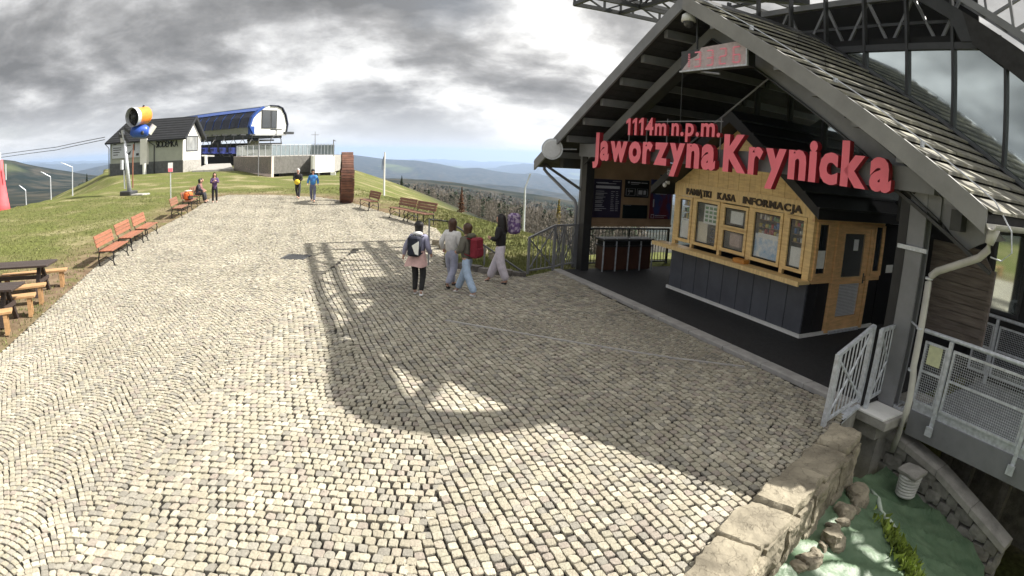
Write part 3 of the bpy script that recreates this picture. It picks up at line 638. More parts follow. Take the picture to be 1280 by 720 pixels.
porch.part('strut', MB().beam((2.55, -1.3, 3.12), (4.3, -1.3, 2.25), .05, .05), m_steel)
porch.part('strut', MB().beam((-7.06, -1.2, 2.2), (-8.3, -1.8, 2.85), .06, .06), m_steel)
porch.part('hanger_rod', MB().tube([(-2.9, -1.2, 5.2), (-2.9, -1.2, 3.46)], .012, 6), m_steel)
porch.part('brace_rod', MB().tube([(-.3, -1.0, 5.0), (-2.9, -1.0, 3.5)], .018, 6), m_greysteel)
porch.part('king_post', MB().beam((AP_U, VR, 5.7), (AP_U, VR, 6.2), .14, .1), m_greysteel)
# lower deep eave beams
porch.part('eave_beam', MB().box((-7.75, -1.55, 2.78), (-7.55, 1.8, 3.06)), m_steel)
porch.part('eave_beam', MB().box((3.6, -1.4, 2.7), (3.78, 1.8, 2.98)), m_steel)
# porch floor, walls
fl = soloB('porch_floor', MB().box((-6.97, -1.757, -.2), (2.84, 4.3, .028)), m_asph, None, None, 0, 0); fl['kind'] = 'structure'; fl['label'] = 'black ribbed rubber matting laid under the porch'
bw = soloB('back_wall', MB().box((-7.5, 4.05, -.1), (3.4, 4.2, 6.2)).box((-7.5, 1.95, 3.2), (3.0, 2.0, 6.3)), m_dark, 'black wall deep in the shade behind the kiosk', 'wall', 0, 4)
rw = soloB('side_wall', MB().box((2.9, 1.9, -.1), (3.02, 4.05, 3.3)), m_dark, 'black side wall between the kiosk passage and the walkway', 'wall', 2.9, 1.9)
# notice board wall on the left
nb = TB('notice_board', 'brown plywood board with three dark posters above the litter bins', 'notice board', -7.1, 0, 0)
nb.part('board', MB().box((-7.16, -.95, 1.22), (-7.1, 1.98, 3.12)), m_brown)
nb.part('board_frame', MB().box((-7.1, -.95, 1.2), (-7.07, 1.98, 1.27)).box((-7.1, -.95, 1.27), (-7.075, -.88, 3.1)), m_brown)
m_post1 = mat('dark violet poster print', (.035, .03, .065), .35, 0, .2, 3); m_post2 = mat('black poster print', (.012, .012, .016), .3, 0, .2, 3)
m_post3 = mat('blue and red poster print', (.05, .07, .22), .35, 0, .2, 2, col2=(.16, .03, .05), stretch=(1, 1, .6), thr=(.42, .52)); m_pw = mat('white print', (.55, .56, .62), .5, 0, .1, 20)
m_grn = mat('dark screen glass', (.012, .02, .024), .1, 0, .2, 2)
def poster(y0, y1, z0, z1, mt, marks, lab):
    p = nb.part('poster', MB().box((-7.1, y0, z0), (-7.06, y1, z1)), mt, label=lab)
    m = MB()
    for a, b, c, d in marks: m.box((-7.06, y0 + (y1 - y0) * a, z0 + (z1 - z0) * c), (-7.052, y0 + (y1 - y0) * b, z0 + (z1 - z0) * d))
    q_ = nb.part('poster_print', m, m_pw, parent=p); q_['kind'] = 'stuff'; return p
rr = random.Random(8)
mk = [(.06, .92, .76, .83), (.1, .78, .885, .9), (.06, .5, .9, .915), (.65, .95, .95, .96)]
for i in range(11):
    z = .68 - i * .05; mk += [(.06, rr.uniform(.3, .55), z, z + .012), (.62, .68 + rr.random() * .08, z, z + .012), (.8, .86 + rr.random() * .07, z, z + .012)]
    mk += [(.06, rr.uniform(.2, .35), z - .02, z - .012)] if i % 2 else []
poster(-.80, .1, 1.45, 2.53, m_post1, mk, 'dark violet price poster with white bar')
mk = [(.1, .16, .8, .9), (.22, .62, .82, .88), (.66, .93, .82, .87), (.22, .55, .74, .76)]
for a, b in ((.04, .42), (.5, .95)): mk += [(a, b, .50, .51), (a, b, .1, .11), (a, a + .008, .1, .5), (b - .008, b, .1, .5)]
mk += [(.12, .17, .4, .42), (.12, .17, .3, .32), (.12, .13, .3, .42), (.165, .175, .16, .42), (.12, .17, .16, .18), (.21, .25, .38, .4), (.21, .22, .3, .4), (.24, .25, .3, .4), (.21, .25, .3, .31), (.27, .31, .38, .4), (.27, .28, .3, .4), (.3, .31, .3, .4), (.27, .31, .3, .31), (.56, .72, .18, .42), (.77, .87, .18, .42)]
poster(.22, 1.05, 2.05, 2.55, m_post2, mk, 'black poster with opening hours in boxes')
poster(.2, 1.04, 1.44, 1.83, m_grn, [(.05, .3, .96, .975)], 'blank dark display screen')
mk = [(.2, .62, .86, .90), (.08, .8, .7, .73), (.2, .75, .63, .645), (.12, .17, .3, .5), (.06, .2, .1, .115), (.06, .07, .02, .11), (.19, .2, .02, .11), (.06, .2, .02, .03), (.25, .8, .08, .095), (.25, .7, .04, .05)]
poster(1.14, 1.9, 1.44, 2.6, m_post3, mk, 'blue and wine red poster, lower part hidden by the kiosk')

# ------------------------------------------------------------------ lettering
def glyph(ch, size, depth, bold, narrow=1.0, side=None, front=None):
    if ch == '1':
        m = MB().prism([(.17, -bold), (.33, -bold), (.33, .70 + bold), (.20, .70 + bold), (.02, .60), (.02, .47), (.17, .55)], lambda a, b, t: (a, b, t), -depth / 2, depth / 2)
        return np.array(m.v), m.f
    cu = bpy.data.curves.new('glyph', 'FONT'); cu.body = ch; cu.size = size; cu.extrude = depth / 2; cu.offset = bold; cu.resolution_u = 3
    ob = bpy.data.objects.new('glyph', cu); C.objects.link(ob); dg = bpy.context.evaluated_depsgraph_get(); dg.update()
    me = bpy.data.meshes.new_from_object(ob.evaluated_get(dg)); bpy.data.objects.remove(ob); bpy.data.curves.remove(cu)
    vs = np.array([v.co[:] for v in me.vertices]); fs = [tuple(p.vertices) for p in me.polygons]; bpy.data.meshes.remove(me)
    vs[:, 0] *= narrow; return vs, fs
def letters(thing_, text, u0, u1, w0, cap, v, depth, bold, mf, ms=None, gapk=.16, name='letter', axis='u', parent=None, space=.32, caps_h=None):
    gl = []; x = 0
    for ch in text:
        if ch == ' ': x += space * cap; continue
        vs, fs = glyph(ch, 1.0, 1.0, bold)
        lo, hi = vs[:, 0].min(), vs[:, 0].max(); gl.append((ch, vs, fs, x - lo)); x += hi - lo + gapk * .7 + (.04 if ch == '1' else 0)
    x -= gapk * .7
    ref = glyph('H', 1.0, 1.0, bold)[0]; rl, rh = ref[:, 1].min(), ref[:, 1].max(); ks = cap / (rh - rl); kx = (u1 - u0) / x
    for ch, vs, fs, ox in gl:
        P = []
        for a, b, c in vs:
            X = u0 + (a + ox) * kx; Z = w0 + (b - rl) * ks; Y = v - c * depth if True else 0
            P.append((X, Y, Z) if axis == 'u' else (v + c * depth, X, Z))
        m = MB().add(P, fs); me = m.mesh(name, mf, False, thing_.o)
        if ms:
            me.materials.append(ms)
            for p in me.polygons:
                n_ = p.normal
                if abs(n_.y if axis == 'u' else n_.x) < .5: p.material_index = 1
        ob = bpy.data.objects.new(name, me); link(ob, parent or thing_.e)
sg = TB('name_sign', 'coral red letters Jaworzyna Krynicka with 1114m n.p.m. above across the porch', 'sign', -1.6, -1.5, 3)
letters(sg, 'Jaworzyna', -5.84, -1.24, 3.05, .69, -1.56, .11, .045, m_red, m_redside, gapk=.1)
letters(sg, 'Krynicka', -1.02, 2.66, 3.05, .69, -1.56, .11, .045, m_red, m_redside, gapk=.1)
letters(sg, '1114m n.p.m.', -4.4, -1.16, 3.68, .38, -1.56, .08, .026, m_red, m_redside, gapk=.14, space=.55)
for u in (-4.4, -2.95, -1.25, -3.7): sg.part('support_rod', MB().tube([(u, -1.5, 3.3), (u, -1.5, 4.05)], .012, 5), m_greysteel)
sg.part('support_rail', MB().box((-4.4, -1.51, 3.98), (-1.2, -1.49, 4.0)), m_greysteel)
# LED display
ledc = mat('faded matrix panel', (.50, .42, .44), .4, 0, .14, 14); ledr = mat('lit red segments', (.60, .22, .26), .5, emit=(1, .2, .3, .08))
ld_ = TB('led_display', 'worn grey display panel with red segments hanging under the gable', 'display', -1.1, -1.9, 5)
ld_.part('case', MB().box((-2.06, -1.9, 4.92), (-.18, -1.72, 5.34)), m_steel)
ld_.part('screen', MB().prism([(-2.0, 4.95), (-.2, 4.95), (-.2, 5.30), (-.48, 5.37), (-1.42, 5.35), (-1.55, 5.2), (-1.75, 5.15)], lambda a, b, t: (a, t, b), -1.93, -1.9), ledc)
ld_.part('screen_trim', MB().box((-2.06, -1.94, 4.915), (-.17, -1.9, 4.945)).box((-.2, -1.94, 4.945), (-.17, -1.9, 5.3)), m_galv)
SEG = {0: 'abcdef', 1: 'bc', 2: 'abged', 6: 'afgedc', 3: 'abgcd'}
def digit(m, u, w, dgt, sw=.16, sh=.28):
    S_ = {'a': (0, 1, 1, 1), 'd': (0, 0, 1, 0), 'g': (0, .5, 1, .5), 'f': (0, .5, 0, 1), 'b': (1, .5, 1, 1), 'e': (0, 0, 0, .5), 'c': (1, 0, 1, .5)}
    for s in SEG[dgt]:
        x0, y0, x1, y1 = S_[s]
        if y0 == y1: m.box((u, -1.938, w + y0 * sh - .012), (u + sw, -1.931, w + y0 * sh + .012))
        else:
            for k in range(4): yy = w + (y0 + (y1 - y0) * (k + .5) / 4) * sh; m.box((u + x0 * sw - .03, -1.938, yy - .008), (u + x0 * sw + .03, -1.931, yy + .008))
for u, d in ((-1.93, 1), (-1.6, 3), (-1.24, 3), (-.88, 2), (-.52, 6)):
    m = MB(); digit(m, u, 4.99, d); ld_.part('digit', m, ledr)
for u in (-1.7, -.6): ld_.part('hanger', MB().beam((u, -1.8, 5.34), (u, -1.8, roofw(u) - .19), .03), m_steel)
ld_.part('sensor_arm', MB().tube([(-1.5, -1.85, 4.9), (-.75, -2.05, 4.78)], .02, 6), m_greysteel)
dc = TB('dome_camera', 'white dome security camera under the porch gable tip', 'camera', -1.75, -1.9, 6)
dc.part('arm', MB().tube([(-1.45, -1.9, 6.12), (-1.55, -1.9, 6.16), (-1.83, -1.9, 6.16), (-1.86, -1.9, 6.08)], .045, 8), m_white2, sm=True)
dc.part('wall_plate', MB().box((-1.48, -1.98, 6.0), (-1.42, -1.84, 6.2)), m_white2)
dc.part('housing', MB().tube([(-1.86, -1.9, 6.12), (-1.86, -1.9, 6.06), (-1.86, -1.9, 5.93)], [.05, .13, .15], 16), m_white2, sm=True)
dc.part('lens_dome', MB().ell((-1.86, -1.9, 5.92), (.11, .11, .12), 14, 8), mat('smoked dome', (.06, .06, .07), .08), sm=True)
ds = TB('round_floodlight', 'round white drum lamp hanging at the left eave', 'lamp', -7.1, -2.1, 3.26)
cdir = Vector((-7.1, -2.1, 0)); tocam = (Vector((0, 0, 3.1)) - W(-7.1, -2.1, 3.26)).normalized(); tcu = Vector((tocam.dot(UA), tocam.dot(UB), tocam.z)); c0 = Vector((-7.12, -2.12, 3.27))
ds.part('drum', MB().tube([c0 - tcu * .14, c0 + tcu * .02], .27, 28), m_white2, sm=False); ds.part('rim', MB().tube([c0 - tcu * .02, c0 + tcu * .035], [.285, .285], 28), m_galv)
ds.part('lens', MB().tube([c0 + tcu * .036, c0 + tcu * .05], [.25, .22], 28), mat('frosted lens', (.62, .64, .68), .35, 0, .06, 20))
ds.part('bracket', MB().tube([c0 - tcu * .12, (-6.9, -1.5, 3.3)], .018, 6), m_galv)
# gutters and downpipes
m_pipe = mat('cream downpipe paint', (.52, .51, .47), .45, 0, .12, 3, .04)
def halfpipe(u, w, v0, v1, r=.075):
    a = [math.pi * k / 8 for k in range(9)]; poly = [(u - r * math.cos(t), w - r * math.sin(t)) for t in a] + [(u + (r - .012) * math.cos(t), w - (r - .012) * math.sin(t)) for t in a]
    return MB().prism(poly, lambda x, y, t: (x, t, y), v0, v1)
gt = TB('rain_gutter', 'pale gutter and bent cream downpipe at the right porch corner', 'gutter', 4.5, -2, 2.8)
gt.part('gutter', halfpipe(4.52, 2.90, -2.08, 1.85), m_pipe)
gt.part('outlet', MB().tube([(4.5, -1.92, 2.85), (4.46, -1.92, 2.66)], [.09, .06], 10), m_pipe, sm=True)
gt.part('downpipe', MB().tube([(4.47, -1.92, 2.72), (4.44, -1.9, 2.58), (4.3, -1.82, 2.46), (3.55, -1.5, 2.13), (3.44, -1.46, 2.04), (3.41, -1.45, 1.95), (3.43, -1.45, .75), (3.47, -1.46, .6), (3.52, -1.5, .3), (3.52, -1.5, .1), (3.44, -1.4, -.25), (3.36, -1.3, -.62)], .052, 12), m_pipe, sm=True)
for z in (1.3, .7, 2.0): gt.part('pipe_clip', MB().tube([(3.41, -1.45, z - .015), (3.41, -1.45, z + .015)], .06, 12), m_galv)
gt.part('clip_stay', MB().beam((3.38, -1.45, 1.3), (3.1, -1.2, 1.3), .02), m_galv)
g2 = TB('rain_gutter', 'dark gutter and downpipe under the left eave', 'gutter', -8.4, -2, 2.8)
g2.part('gutter', halfpipe(-8.46, 2.90, -2.0, 1.8), m_steel); g2.part('downpipe', MB().tube([(-8.44, -1.7, 2.82), (-8.42, -1.7, 2.68), (-8.3, -1.66, 2.58), (-7.2, -1.32, 1.9), (-7.12, -1.3, 1.75), (-7.12, -1.3, .05)], .045, 10), m_greysteel, sm=True)
cb = TB('ground_wire', 'thin pale lightning wire running down the shingle roof edge', 'wire', 0, -2, 5)
cb.part('wire', MB().tube([(AP_U + .2, -1.75, roofw(AP_U + .2) + .09), (-.3, -1.78, roofw(-.3) + .1), (1.6, -1.7, roofw(1.6) + .09), (3.2, -1.66, roofw(3.2) + .1), (4.35, -1.6, roofw(4.35) + .09), (4.66, -1.66, 2.85), (4.72, -1.7, 2.6), (4.6, -1.75, 2.48), (4.45, -1.78, 2.5)], .011, 5), m_galv)
for u in (-.3, 1.6, 3.2): cb.part('wire_clip', MB().box((u - .015, -1.72 - .03, roofw(u) + .02), (u + .015, -1.70 + .03, roofw(u) + .11)), m_galv)

# ------------------------------------------------------------------ kiosk
def glassmat():
    m = bpy.data.materials.new('clear window glass'); m.use_nodes = True; t = m.node_tree; b = t.nodes['Principled BSDF']
    b.inputs['Base Color'].default_value = (.6, .66, .68, 1); b.inputs['Roughness'].default_value = .03; b.inputs['Alpha'].default_value = .10; b.inputs['Specular IOR Level'].default_value = .9; return m
m_glass = glassmat()
kk = TB('ticket_kiosk', 'pine and anthracite ticket kiosk with counter and gabled roof under the porch', 'kiosk', 0, 0)
KL, KD = -4.42, 2.64
kk.part('plinth_strip', MB().box((KL - .03, -.05, .029), (.035, 0.0, .10)).box((0.0, 0, .029), (.04, KD, .10)), m_white)
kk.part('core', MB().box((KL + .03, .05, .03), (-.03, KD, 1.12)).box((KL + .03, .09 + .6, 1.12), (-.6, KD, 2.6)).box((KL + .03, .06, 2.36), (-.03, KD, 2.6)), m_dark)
n = 9
for k in range(n):
    a = KL + .0 + k * (-KL) / n; kk.part('cladding_panel', MB().bbox((a + .008, 0, .10), (a - KL / n - .008, .045, 1.1), .006), m_panel)
    kk.part('panel_hook', MB().box((a + .22, -.015, .99), (a + .245, .0, 1.1)), m_steel) if k % 2 else None
for a, b in ((.05, .34), (.355, .74), (2.18, 2.64)): kk.part('cladding_panel', MB().bbox((-.045, a, .10), (.0, b, 1.1), .006), m_black)
kk.part('counter', MB().bbox((KL - .36, -.33, 1.1), (.06, .02, 1.165), .01), m_pineh)
kk.part('counter_edge', MB().box((KL - .36, -.37, 1.075), (.065, -.33, 1.17)), m_pineh)
kk.part('counter_box', MB().bbox((-1.98, -.22, 1.165), (-1.62, -.05, 1.25), .01), mat('orange wood box', (.6, .27, .06), .5, 0, .1, 5), label='small orange box standing on the counter')
kk.part('corner_post', MB().box((-.16, -.012, 1.165), (.012, .10, 2.36)), m_pine); kk.part('corner_post', MB().box((KL - .01, -.012, 1.165), (KL + .12, .10, 2.36)), m_pine)
wins = [(-4.22, -3.82, 1), (-3.58, -2.84, 1), (-2.59, -1.91, 2), (-1.64, -.89, 1), (-.63, -.25, 1)]
edges = [KL + .12] + sum([[a - .085, b + .085] for a, b, _ in wins], []) + [-.16]
for k in range(0, len(edges), 2):
    if edges[k + 1] > edges[k]: kk.part('mullion_board', MB().box((edges[k], .0, 1.165), (edges[k + 1], .08, 2.36)), m_pine)
cols = [(.55, .2, .15), (.7, .68, .6), (.2, .35, .2), (.65, .5, .15), (.15, .25, .5), (.6, .6, .62), (.5, .1, .1), (.1, .1, .12)]
gm = [mat('goods colour %d' % i, c, .6) for i, c in enumerate(cols)]
m_paper = mat('white paper sheet', (.88, .89, .86), .7, 0, .06, 8); m_cream = mat('cream blind', (.80, .74, .58), .8, 0, .08, 6); m_skyp = mat('pale blue photo print', (.35, .55, .8), .5, 0, .3, 7, col2=(.9, .92, .92))
rw_ = random.Random(11)
for wi, (a, b, ns) in enumerate(wins):
    spans = [(1.33, 2.28)] if ns == 1 else [(1.36, 1.76), (1.87, 2.26)]
    for (z0, z1) in spans:
        f = .07
        fr = kk.part('window_frame', MB().box((a - f, -.018, z0 - f), (b + f, .06, z0)).box((a - f, -.018, z1), (b + f, .06, z1 + f)).box((a - f, -.018, z0), (a, .06, z1)).box((b, -.018, z0), (b + f, .06, z1)), m_pine)
        kk.part('pane', MB().box((a, .025, z0), (b, .032, z1)), m_glass, parent=fr)
        kk.part('frame_bead', MB().box((a, .02, z0), (b, .04, z0 + .02)).box((a, .02, z1 - .02), (b, .04, z1)).box((a, .02, z0 + .02), (a + .015, .04, z1 - .02)).box((b - .015, .02, z0 + .02), (b, .04, z1 - .02)), m_black, parent=fr)
        if wi == 1:
            kk.part('poster', MB().box((a + .22, .05, 1.8), (b - .01, .055, 2.24)), m_paper, parent=fr)
            m = MB()
            for i in range(3):
                for j in range(4): m.box((a + .27 + i * .145, .045, 1.85 + j * .095), (a + .37 + i * .145, .049, 1.91 + j * .095))
            kk.part('poster_print', m, gm[2], parent=fr); kk.part('blind', MB().box((a + .02, .07, 1.35), (a + .36, .08, 1.82)), m_cream, parent=fr)
            m = MB()
            for i in range(3):
                for j in range(4): m.ell((a + .47 + i * .11, .12, 1.42 + j * .09), (.05, .03, .035), 8, 5)
            kk.part('sunglasses_rack', m, gm[7], parent=fr)
        elif wi == 2 and z0 > 1.8: kk.part('notice', MB().box((a + .16, .04, 1.93), (b - .12, .046, 2.2)), m_paper, parent=fr)
        elif wi == 2:
            kk.part('cushion', MB().bbox((a + .13, .06, 1.4), (b - .16, .16, 1.74), .04), mat('pinkish cushion', (.55, .42, .36), .9), parent=fr)
        elif wi == 3:
            kk.part('poster', MB().box((a + .02, .05, 1.36), (b - .02, .056, 1.84)), m_skyp, parent=fr); kk.part('banner', MB().box((a + .1, .046, 1.76), (b - .02, .05, 1.86)), m_paper, parent=fr)
        else: kk.part('sheet', MB().box((a + .05, .05, 1.36), (b - .03, .056, 1.36 + (.38 if wi == 4 else .42))), m_paper, parent=fr)
        z = z0 + .5 if wi in (0, 3, 4) else None
        if z:
            for row in range(3):
                x = a + .03
                while x < b - .08:
                    w_ = rw_.uniform(.04, .09); h_ = rw_.uniform(.06, .13); kk.part('souvenir', MB().bbox((x, .12, z + row * .155), (x + w_, .18, z + row * .155 + h_), .008), rw_.choice(gm), parent=fr); x += w_ + .015
                kk.part('shelf', MB().box((a, .1, z - .012 + row * .155), (b, .3, z - .002 + row * .155)), m_brown, parent=fr)
kk.part('frieze', MB().box((KL - .02, -.03, 2.36), (.02, .05, 2.66)), m_pineh)
kk.part('interior_back', MB().box((KL + .05, .5, 1.17), (-.05, .52, 2.36)), mat('kiosk interior', (.34, .29, .22), .8, 0, .5, 3))
m_dw = mat('dark wood letters', (.09, .065, .045), .7, 0, .25, 9)
letters(kk, 'PAMIĄTKI', -3.96, -3.06, 2.41, .15, -.045, .03, .035, m_dw, gapk=.05)
letters(kk, 'KASA', -2.84, -2.24, 2.41, .15, -.045, .03, .035, m_dw, gapk=.05)
letters(kk, 'INFORMACJA', -2.0, -.3, 2.41, .15, -.045, .03, .035, m_dw, gapk=.05)
# gable with upright boards
KA, KAW, KS = -2.2, 4.06, .645
kw = lambda u: KAW - KS * abs(u - KA)
nb_ = 26
for k in range(nb_):
    a = -4.42 + k * 4.44 / nb_; b = a + 4.44 / nb_ - .007; lo_ = 2.663
    if min(kw(a), kw(b)) <= lo_: 
        if max(kw(a), kw(b)) <= lo_ + .03: continue
    poly = [(a, lo_), (b, lo_), (b, max(lo_ + .01, kw(b)))] + ([(KA, KAW)] if a < KA < b else []) + [(a, max(lo_ + .01, kw(a)))]
    kk.part('gable_board', MB().prism(poly, lambda x, y, t: (x, t, y), -.02 + .004 * (k % 2), .03), m_pine)
for d, e in ((-1, -4.92), (1, .42)):
    wE = kw(e) + .14
    P = [(e, -.42), (KA, -.42), (KA, KD + .3), (e, KD + .3)]
    rf = kk.part('roof', MB().hexa([(e, -.42, kw(e) + .02), (KA, -.42, KAW + .04), (KA, KD + .3, KAW + .04), (e, KD + .3, kw(e) + .02), (e, -.42, kw(e) + .2), (KA, -.42, KAW + .3), (KA, KD + .3, KAW + .3), (e, KD + .3, kw(e) + .2)] if d < 0 else
        [(KA, -.42, KAW + .04), (e, -.42, kw(e) + .02), (e, KD + .3, kw(e) + .02), (KA, KD + .3, KAW + .04), (KA, -.42, KAW + .3), (e, -.42, kw(e) + .2), (e, KD + .3, kw(e) + .2), (KA, KD + .3, KAW + .3)]), m_black)
    for k in range(7):
        f0 = k / 7; x = KA + (e - KA) * (f0 + 1 / 7); z = kw(x) + .2 + .1 * (1 - f0)
        kk.part('roof_batten', MB().box((x - .02, -.44, z), (x + .02, KD + .25, z + .03)), m_steel, parent=rf)
m_mg2 = bpy.data.materials.new('door glass'); m_mg2.use_nodes = True; _b = m_mg2.node_tree.nodes['Principled BSDF']; _b.inputs['Base Color'].default_value = (.4, .42, .42, 1); _b.inputs['Metallic'].default_value = .8; _b.inputs['Roughness'].default_value = .12
# side wall with door (u = 0)
def SB(y0, y1, z0, z1, x0=0.0, x1=.05): return MB().box((x0, y0, z0), (x1, y1, z1))
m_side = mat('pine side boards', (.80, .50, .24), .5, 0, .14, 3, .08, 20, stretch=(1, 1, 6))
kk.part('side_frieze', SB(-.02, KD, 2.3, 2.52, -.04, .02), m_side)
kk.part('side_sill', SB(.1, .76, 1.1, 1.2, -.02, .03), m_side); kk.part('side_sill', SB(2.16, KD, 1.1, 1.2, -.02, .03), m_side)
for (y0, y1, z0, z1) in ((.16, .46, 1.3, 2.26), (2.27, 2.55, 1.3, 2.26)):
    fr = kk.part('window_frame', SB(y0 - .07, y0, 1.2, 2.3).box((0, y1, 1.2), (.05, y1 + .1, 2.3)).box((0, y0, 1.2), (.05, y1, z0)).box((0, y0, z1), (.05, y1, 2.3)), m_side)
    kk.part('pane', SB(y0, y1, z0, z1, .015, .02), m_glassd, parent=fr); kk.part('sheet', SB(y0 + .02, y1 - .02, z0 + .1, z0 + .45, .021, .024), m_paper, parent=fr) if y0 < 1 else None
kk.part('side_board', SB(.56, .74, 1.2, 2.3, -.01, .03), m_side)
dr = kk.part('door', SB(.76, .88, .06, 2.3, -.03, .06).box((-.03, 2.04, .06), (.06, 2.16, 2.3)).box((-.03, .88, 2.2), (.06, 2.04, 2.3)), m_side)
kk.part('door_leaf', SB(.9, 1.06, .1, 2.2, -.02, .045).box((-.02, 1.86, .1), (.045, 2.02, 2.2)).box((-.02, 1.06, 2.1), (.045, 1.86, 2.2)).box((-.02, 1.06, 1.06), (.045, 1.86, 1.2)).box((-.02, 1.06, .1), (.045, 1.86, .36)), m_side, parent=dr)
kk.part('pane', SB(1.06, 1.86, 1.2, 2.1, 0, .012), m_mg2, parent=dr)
m = MB()
for i in range(22): m.box((.0, 1.08, .38 + i * .031), (.022, 1.84, .398 + i * .031))
kk.part('blind', m, m_white2, parent=dr); kk.part('threshold', SB(.9, 2.02, .03, .09, -.02, .08), m_galv, parent=dr)
kk.part('handle', MB().tube([(.05, 1.93, 1.12), (.09, 1.93, 1.12), (.09, 1.93, 1.22)], .012, 6).box((.045, 1.91, 1.05), (.055, 1.95, 1.27)), m_steel, parent=dr)
kk.part('opening_sign', SB(1.45, 1.62, 1.75, 1.98, .013, .018), m_white2, parent=dr)
kk.part('side_panel', SB(2.68, 3.72, .03, 2.3, -.02, .0), m_black, label='black panel beside the kiosk door'); kk.part('panel_notice', SB(2.95, 3.25, 1.24, 1.42, .0, .012), m_paper)
kk.part('number_plate', MB().box((-4.25, -.46, 2.80), (-4.0, -.435, 2.99)), m_steel)
letters(kk, '57A', -4.225, -4.03, 2.84, .11, -.465, .012, .02, m_pw, gapk=.06)
kk.part('grey_box', MB().box((-.02, 2.75, 2.35), (.1, 3.3, 2.75)), m_greysteel)
sc_ = TB('small_camera', 'small white camera at the upper left corner of the kiosk', 'camera', -4.4, -.4, 2.6)
sc_.part('mount', MB().box((-4.40, -.38, 2.6), (-4.32, -.3, 2.68)), m_white2); sc_.part('body', MB().ell((-4.36, -.42, 2.58), (.055, .055, .06), 10, 7), m_white2, sm=True)
# bins
m_bin = mat('brown bin panels', (.075, .032, .02), .5, 0, .2, 3)
bn = TB('recycling_bin', 'row of four brown panelled litter bins under the notice board', 'bin', -6.6, 0)
for k in range(4):
    y0 = -.72 + k * .41
    bd = bn.part('bin_body', MB().bbox((-6.92, y0 + .015, .06), (-6.5, y0 + .39, .72), .02), m_bin)
    bn.part('bin_post', MB().box((-6.5, y0 - .015, .03), (-6.47, y0 + .015, .95)), m_galv, parent=bd)
    bn.part('opening', MB().box((-6.9, y0 + .04, .74), (-6.52, y0 + .37, .86)), m_dark, parent=bd)
bn.part('bin_post', MB().box((-6.5, -.72 + 1.64 - .01, .03), (-6.47, -.72 + 1.66, .95)), m_galv)
bn.part('bin_lid', MB().bbox((-6.95, -.75, .87), (-6.45, .95, .93), .015), m_steel); bn.part('bin_band', MB().box((-6.94, -.735, .71), (-6.475, .935, .745)), m_black)
# railings
def rail(name, label, P, mt, nb=8, cross=True, side=None):
    "P: list of (u,v,z0,z1) post positions along the run"
    t = TB(name, label, 'railing', P[0][0], P[0][1], P[0][2])
    for (a, b) in zip(P[:-1], P[1:]):
        a0, a1, b0, b1 = Vector((a[0], a[1], a[2])), Vector((a[0], a[1], a[3])), Vector((b[0], b[1], b[2])), Vector((b[0], b[1], b[3]))
        d = (b0 - a0).normalized() * .03; z = Vector((0, 0, .12))
        t.part('top_rail', MB().beam(a1, b1, .05, .05), mt); t.part('bottom_rail', MB().beam(a0 + z + d, b0 + z - d, .035, .04), mt)
        for k in range(1, nb + 1):
            f = k / (nb + 1); lo_ = a0.lerp(b0, f) + z; hi_ = a1.lerp(b1, f); t.part('bar', MB().beam(lo_ + Vector((0, 0, .02)), hi_ - Vector((0, 0, .02)), .016, .016), mt)
        if cross:
            off = Vector((UB.x * 0, 0, 0)); t.part('cross_brace', MB().beam(a0 + z, b1 - Vector((0, 0, .03)), .022, .03), mt); t.part('cross_brace', MB().beam(a1 - Vector((0, 0, .03)), b0 + z, .026, .03), mt)
    for p in P: t.part('post', MB().box((p[0] - .03, p[1] - .03, p[2] - .02), (p[0] + .03, p[1] + .03, p[3] + .01)), mt)
    return t
rail('landing_railing', 'dark steel railing with crossed braces left of the porch post', [(-6.62, -2.88, -.02, .96), (-6.9, -2.02, .0, 1.24), (-6.98, -1.7, .05, 1.24), (-7.1, -1.25, .05, 1.24)], m_greysteel, 5)
rail('porch_railing', 'black barred railing behind the litter bins', [(-7.14, -.95, .03, 1.13), (-7.14, .5, .03, 1.13), (-7.14, 1.95, .03, 1.13)], m_steel, 12, False)
rail('stair_gate', 'light galvanised railing with crossed braces at the lower right porch corner', [(3.02, -2.9, -.05, .98), (2.80, -1.78, .0, 1.2)], m_galv, 8)
rail('gate_leaf', 'light galvanised gate leaf fixed beside the right porch column', [(2.93, -1.74, .02, 1.17), (2.76, -.78, .02, 1.14)], m_galv, 7)
# steps slab, wing wall, plates
lb = TB('concrete_landing', 'concrete landing slab with white plate and steel grating below the gate', 'landing', 2.9, -1.2, -.1)
lb.part('slab', MB().bbox((2.30, -1.85, -.17), (3.42, -.05, -.03), .01), m_conc)
lb.part('underbeam', MB().box((2.45, -1.7, -.42), (3.2, -.2, -.17)).box((2.75, -1.5, -2.5), (3.15, -1.1, -.42)), m_conc)
lb.part('cover_plate', MB().box((2.80, -1.86, -.03), (3.36, -1.28, -.005)), m_white)
gt_ = lb.part('grating', MB().box((2.78, -1.2, -.03), (3.3, -1.16, .0)).box((2.78, -.9, -.03), (3.3, -.86, .0)), m_galv)
for k in range(9): lb.part('grating_bar', MB().beam((2.80 + k * .058, -1.16, -.01), (2.80 + (k + (1 if k % 2 else -1) * .5) * .058, -.9, -.01), .012, .02), m_galv, parent=gt_)
lb.part('end_block', MB().bbox((3.2, -1.0, -.03), (3.42, -.3, .05), .01), m_conc)
ww = TB('wing_wall', 'smooth grey concrete wing wall dropping from the kerb to the tarpaulin', 'wall', 2.95, -2.4, -.5)
ww.part('wall', MB().hexa([(3.02, -3.02, -1.5), (3.10, -3.0, -1.5), (2.86, -1.85, -1.5), (2.78, -1.86, -1.5), (3.02, -3.02, -.16), (3.10, -3.0, -.16), (2.86, -1.85, .0), (2.78, -1.86, .0)]), m_conc)
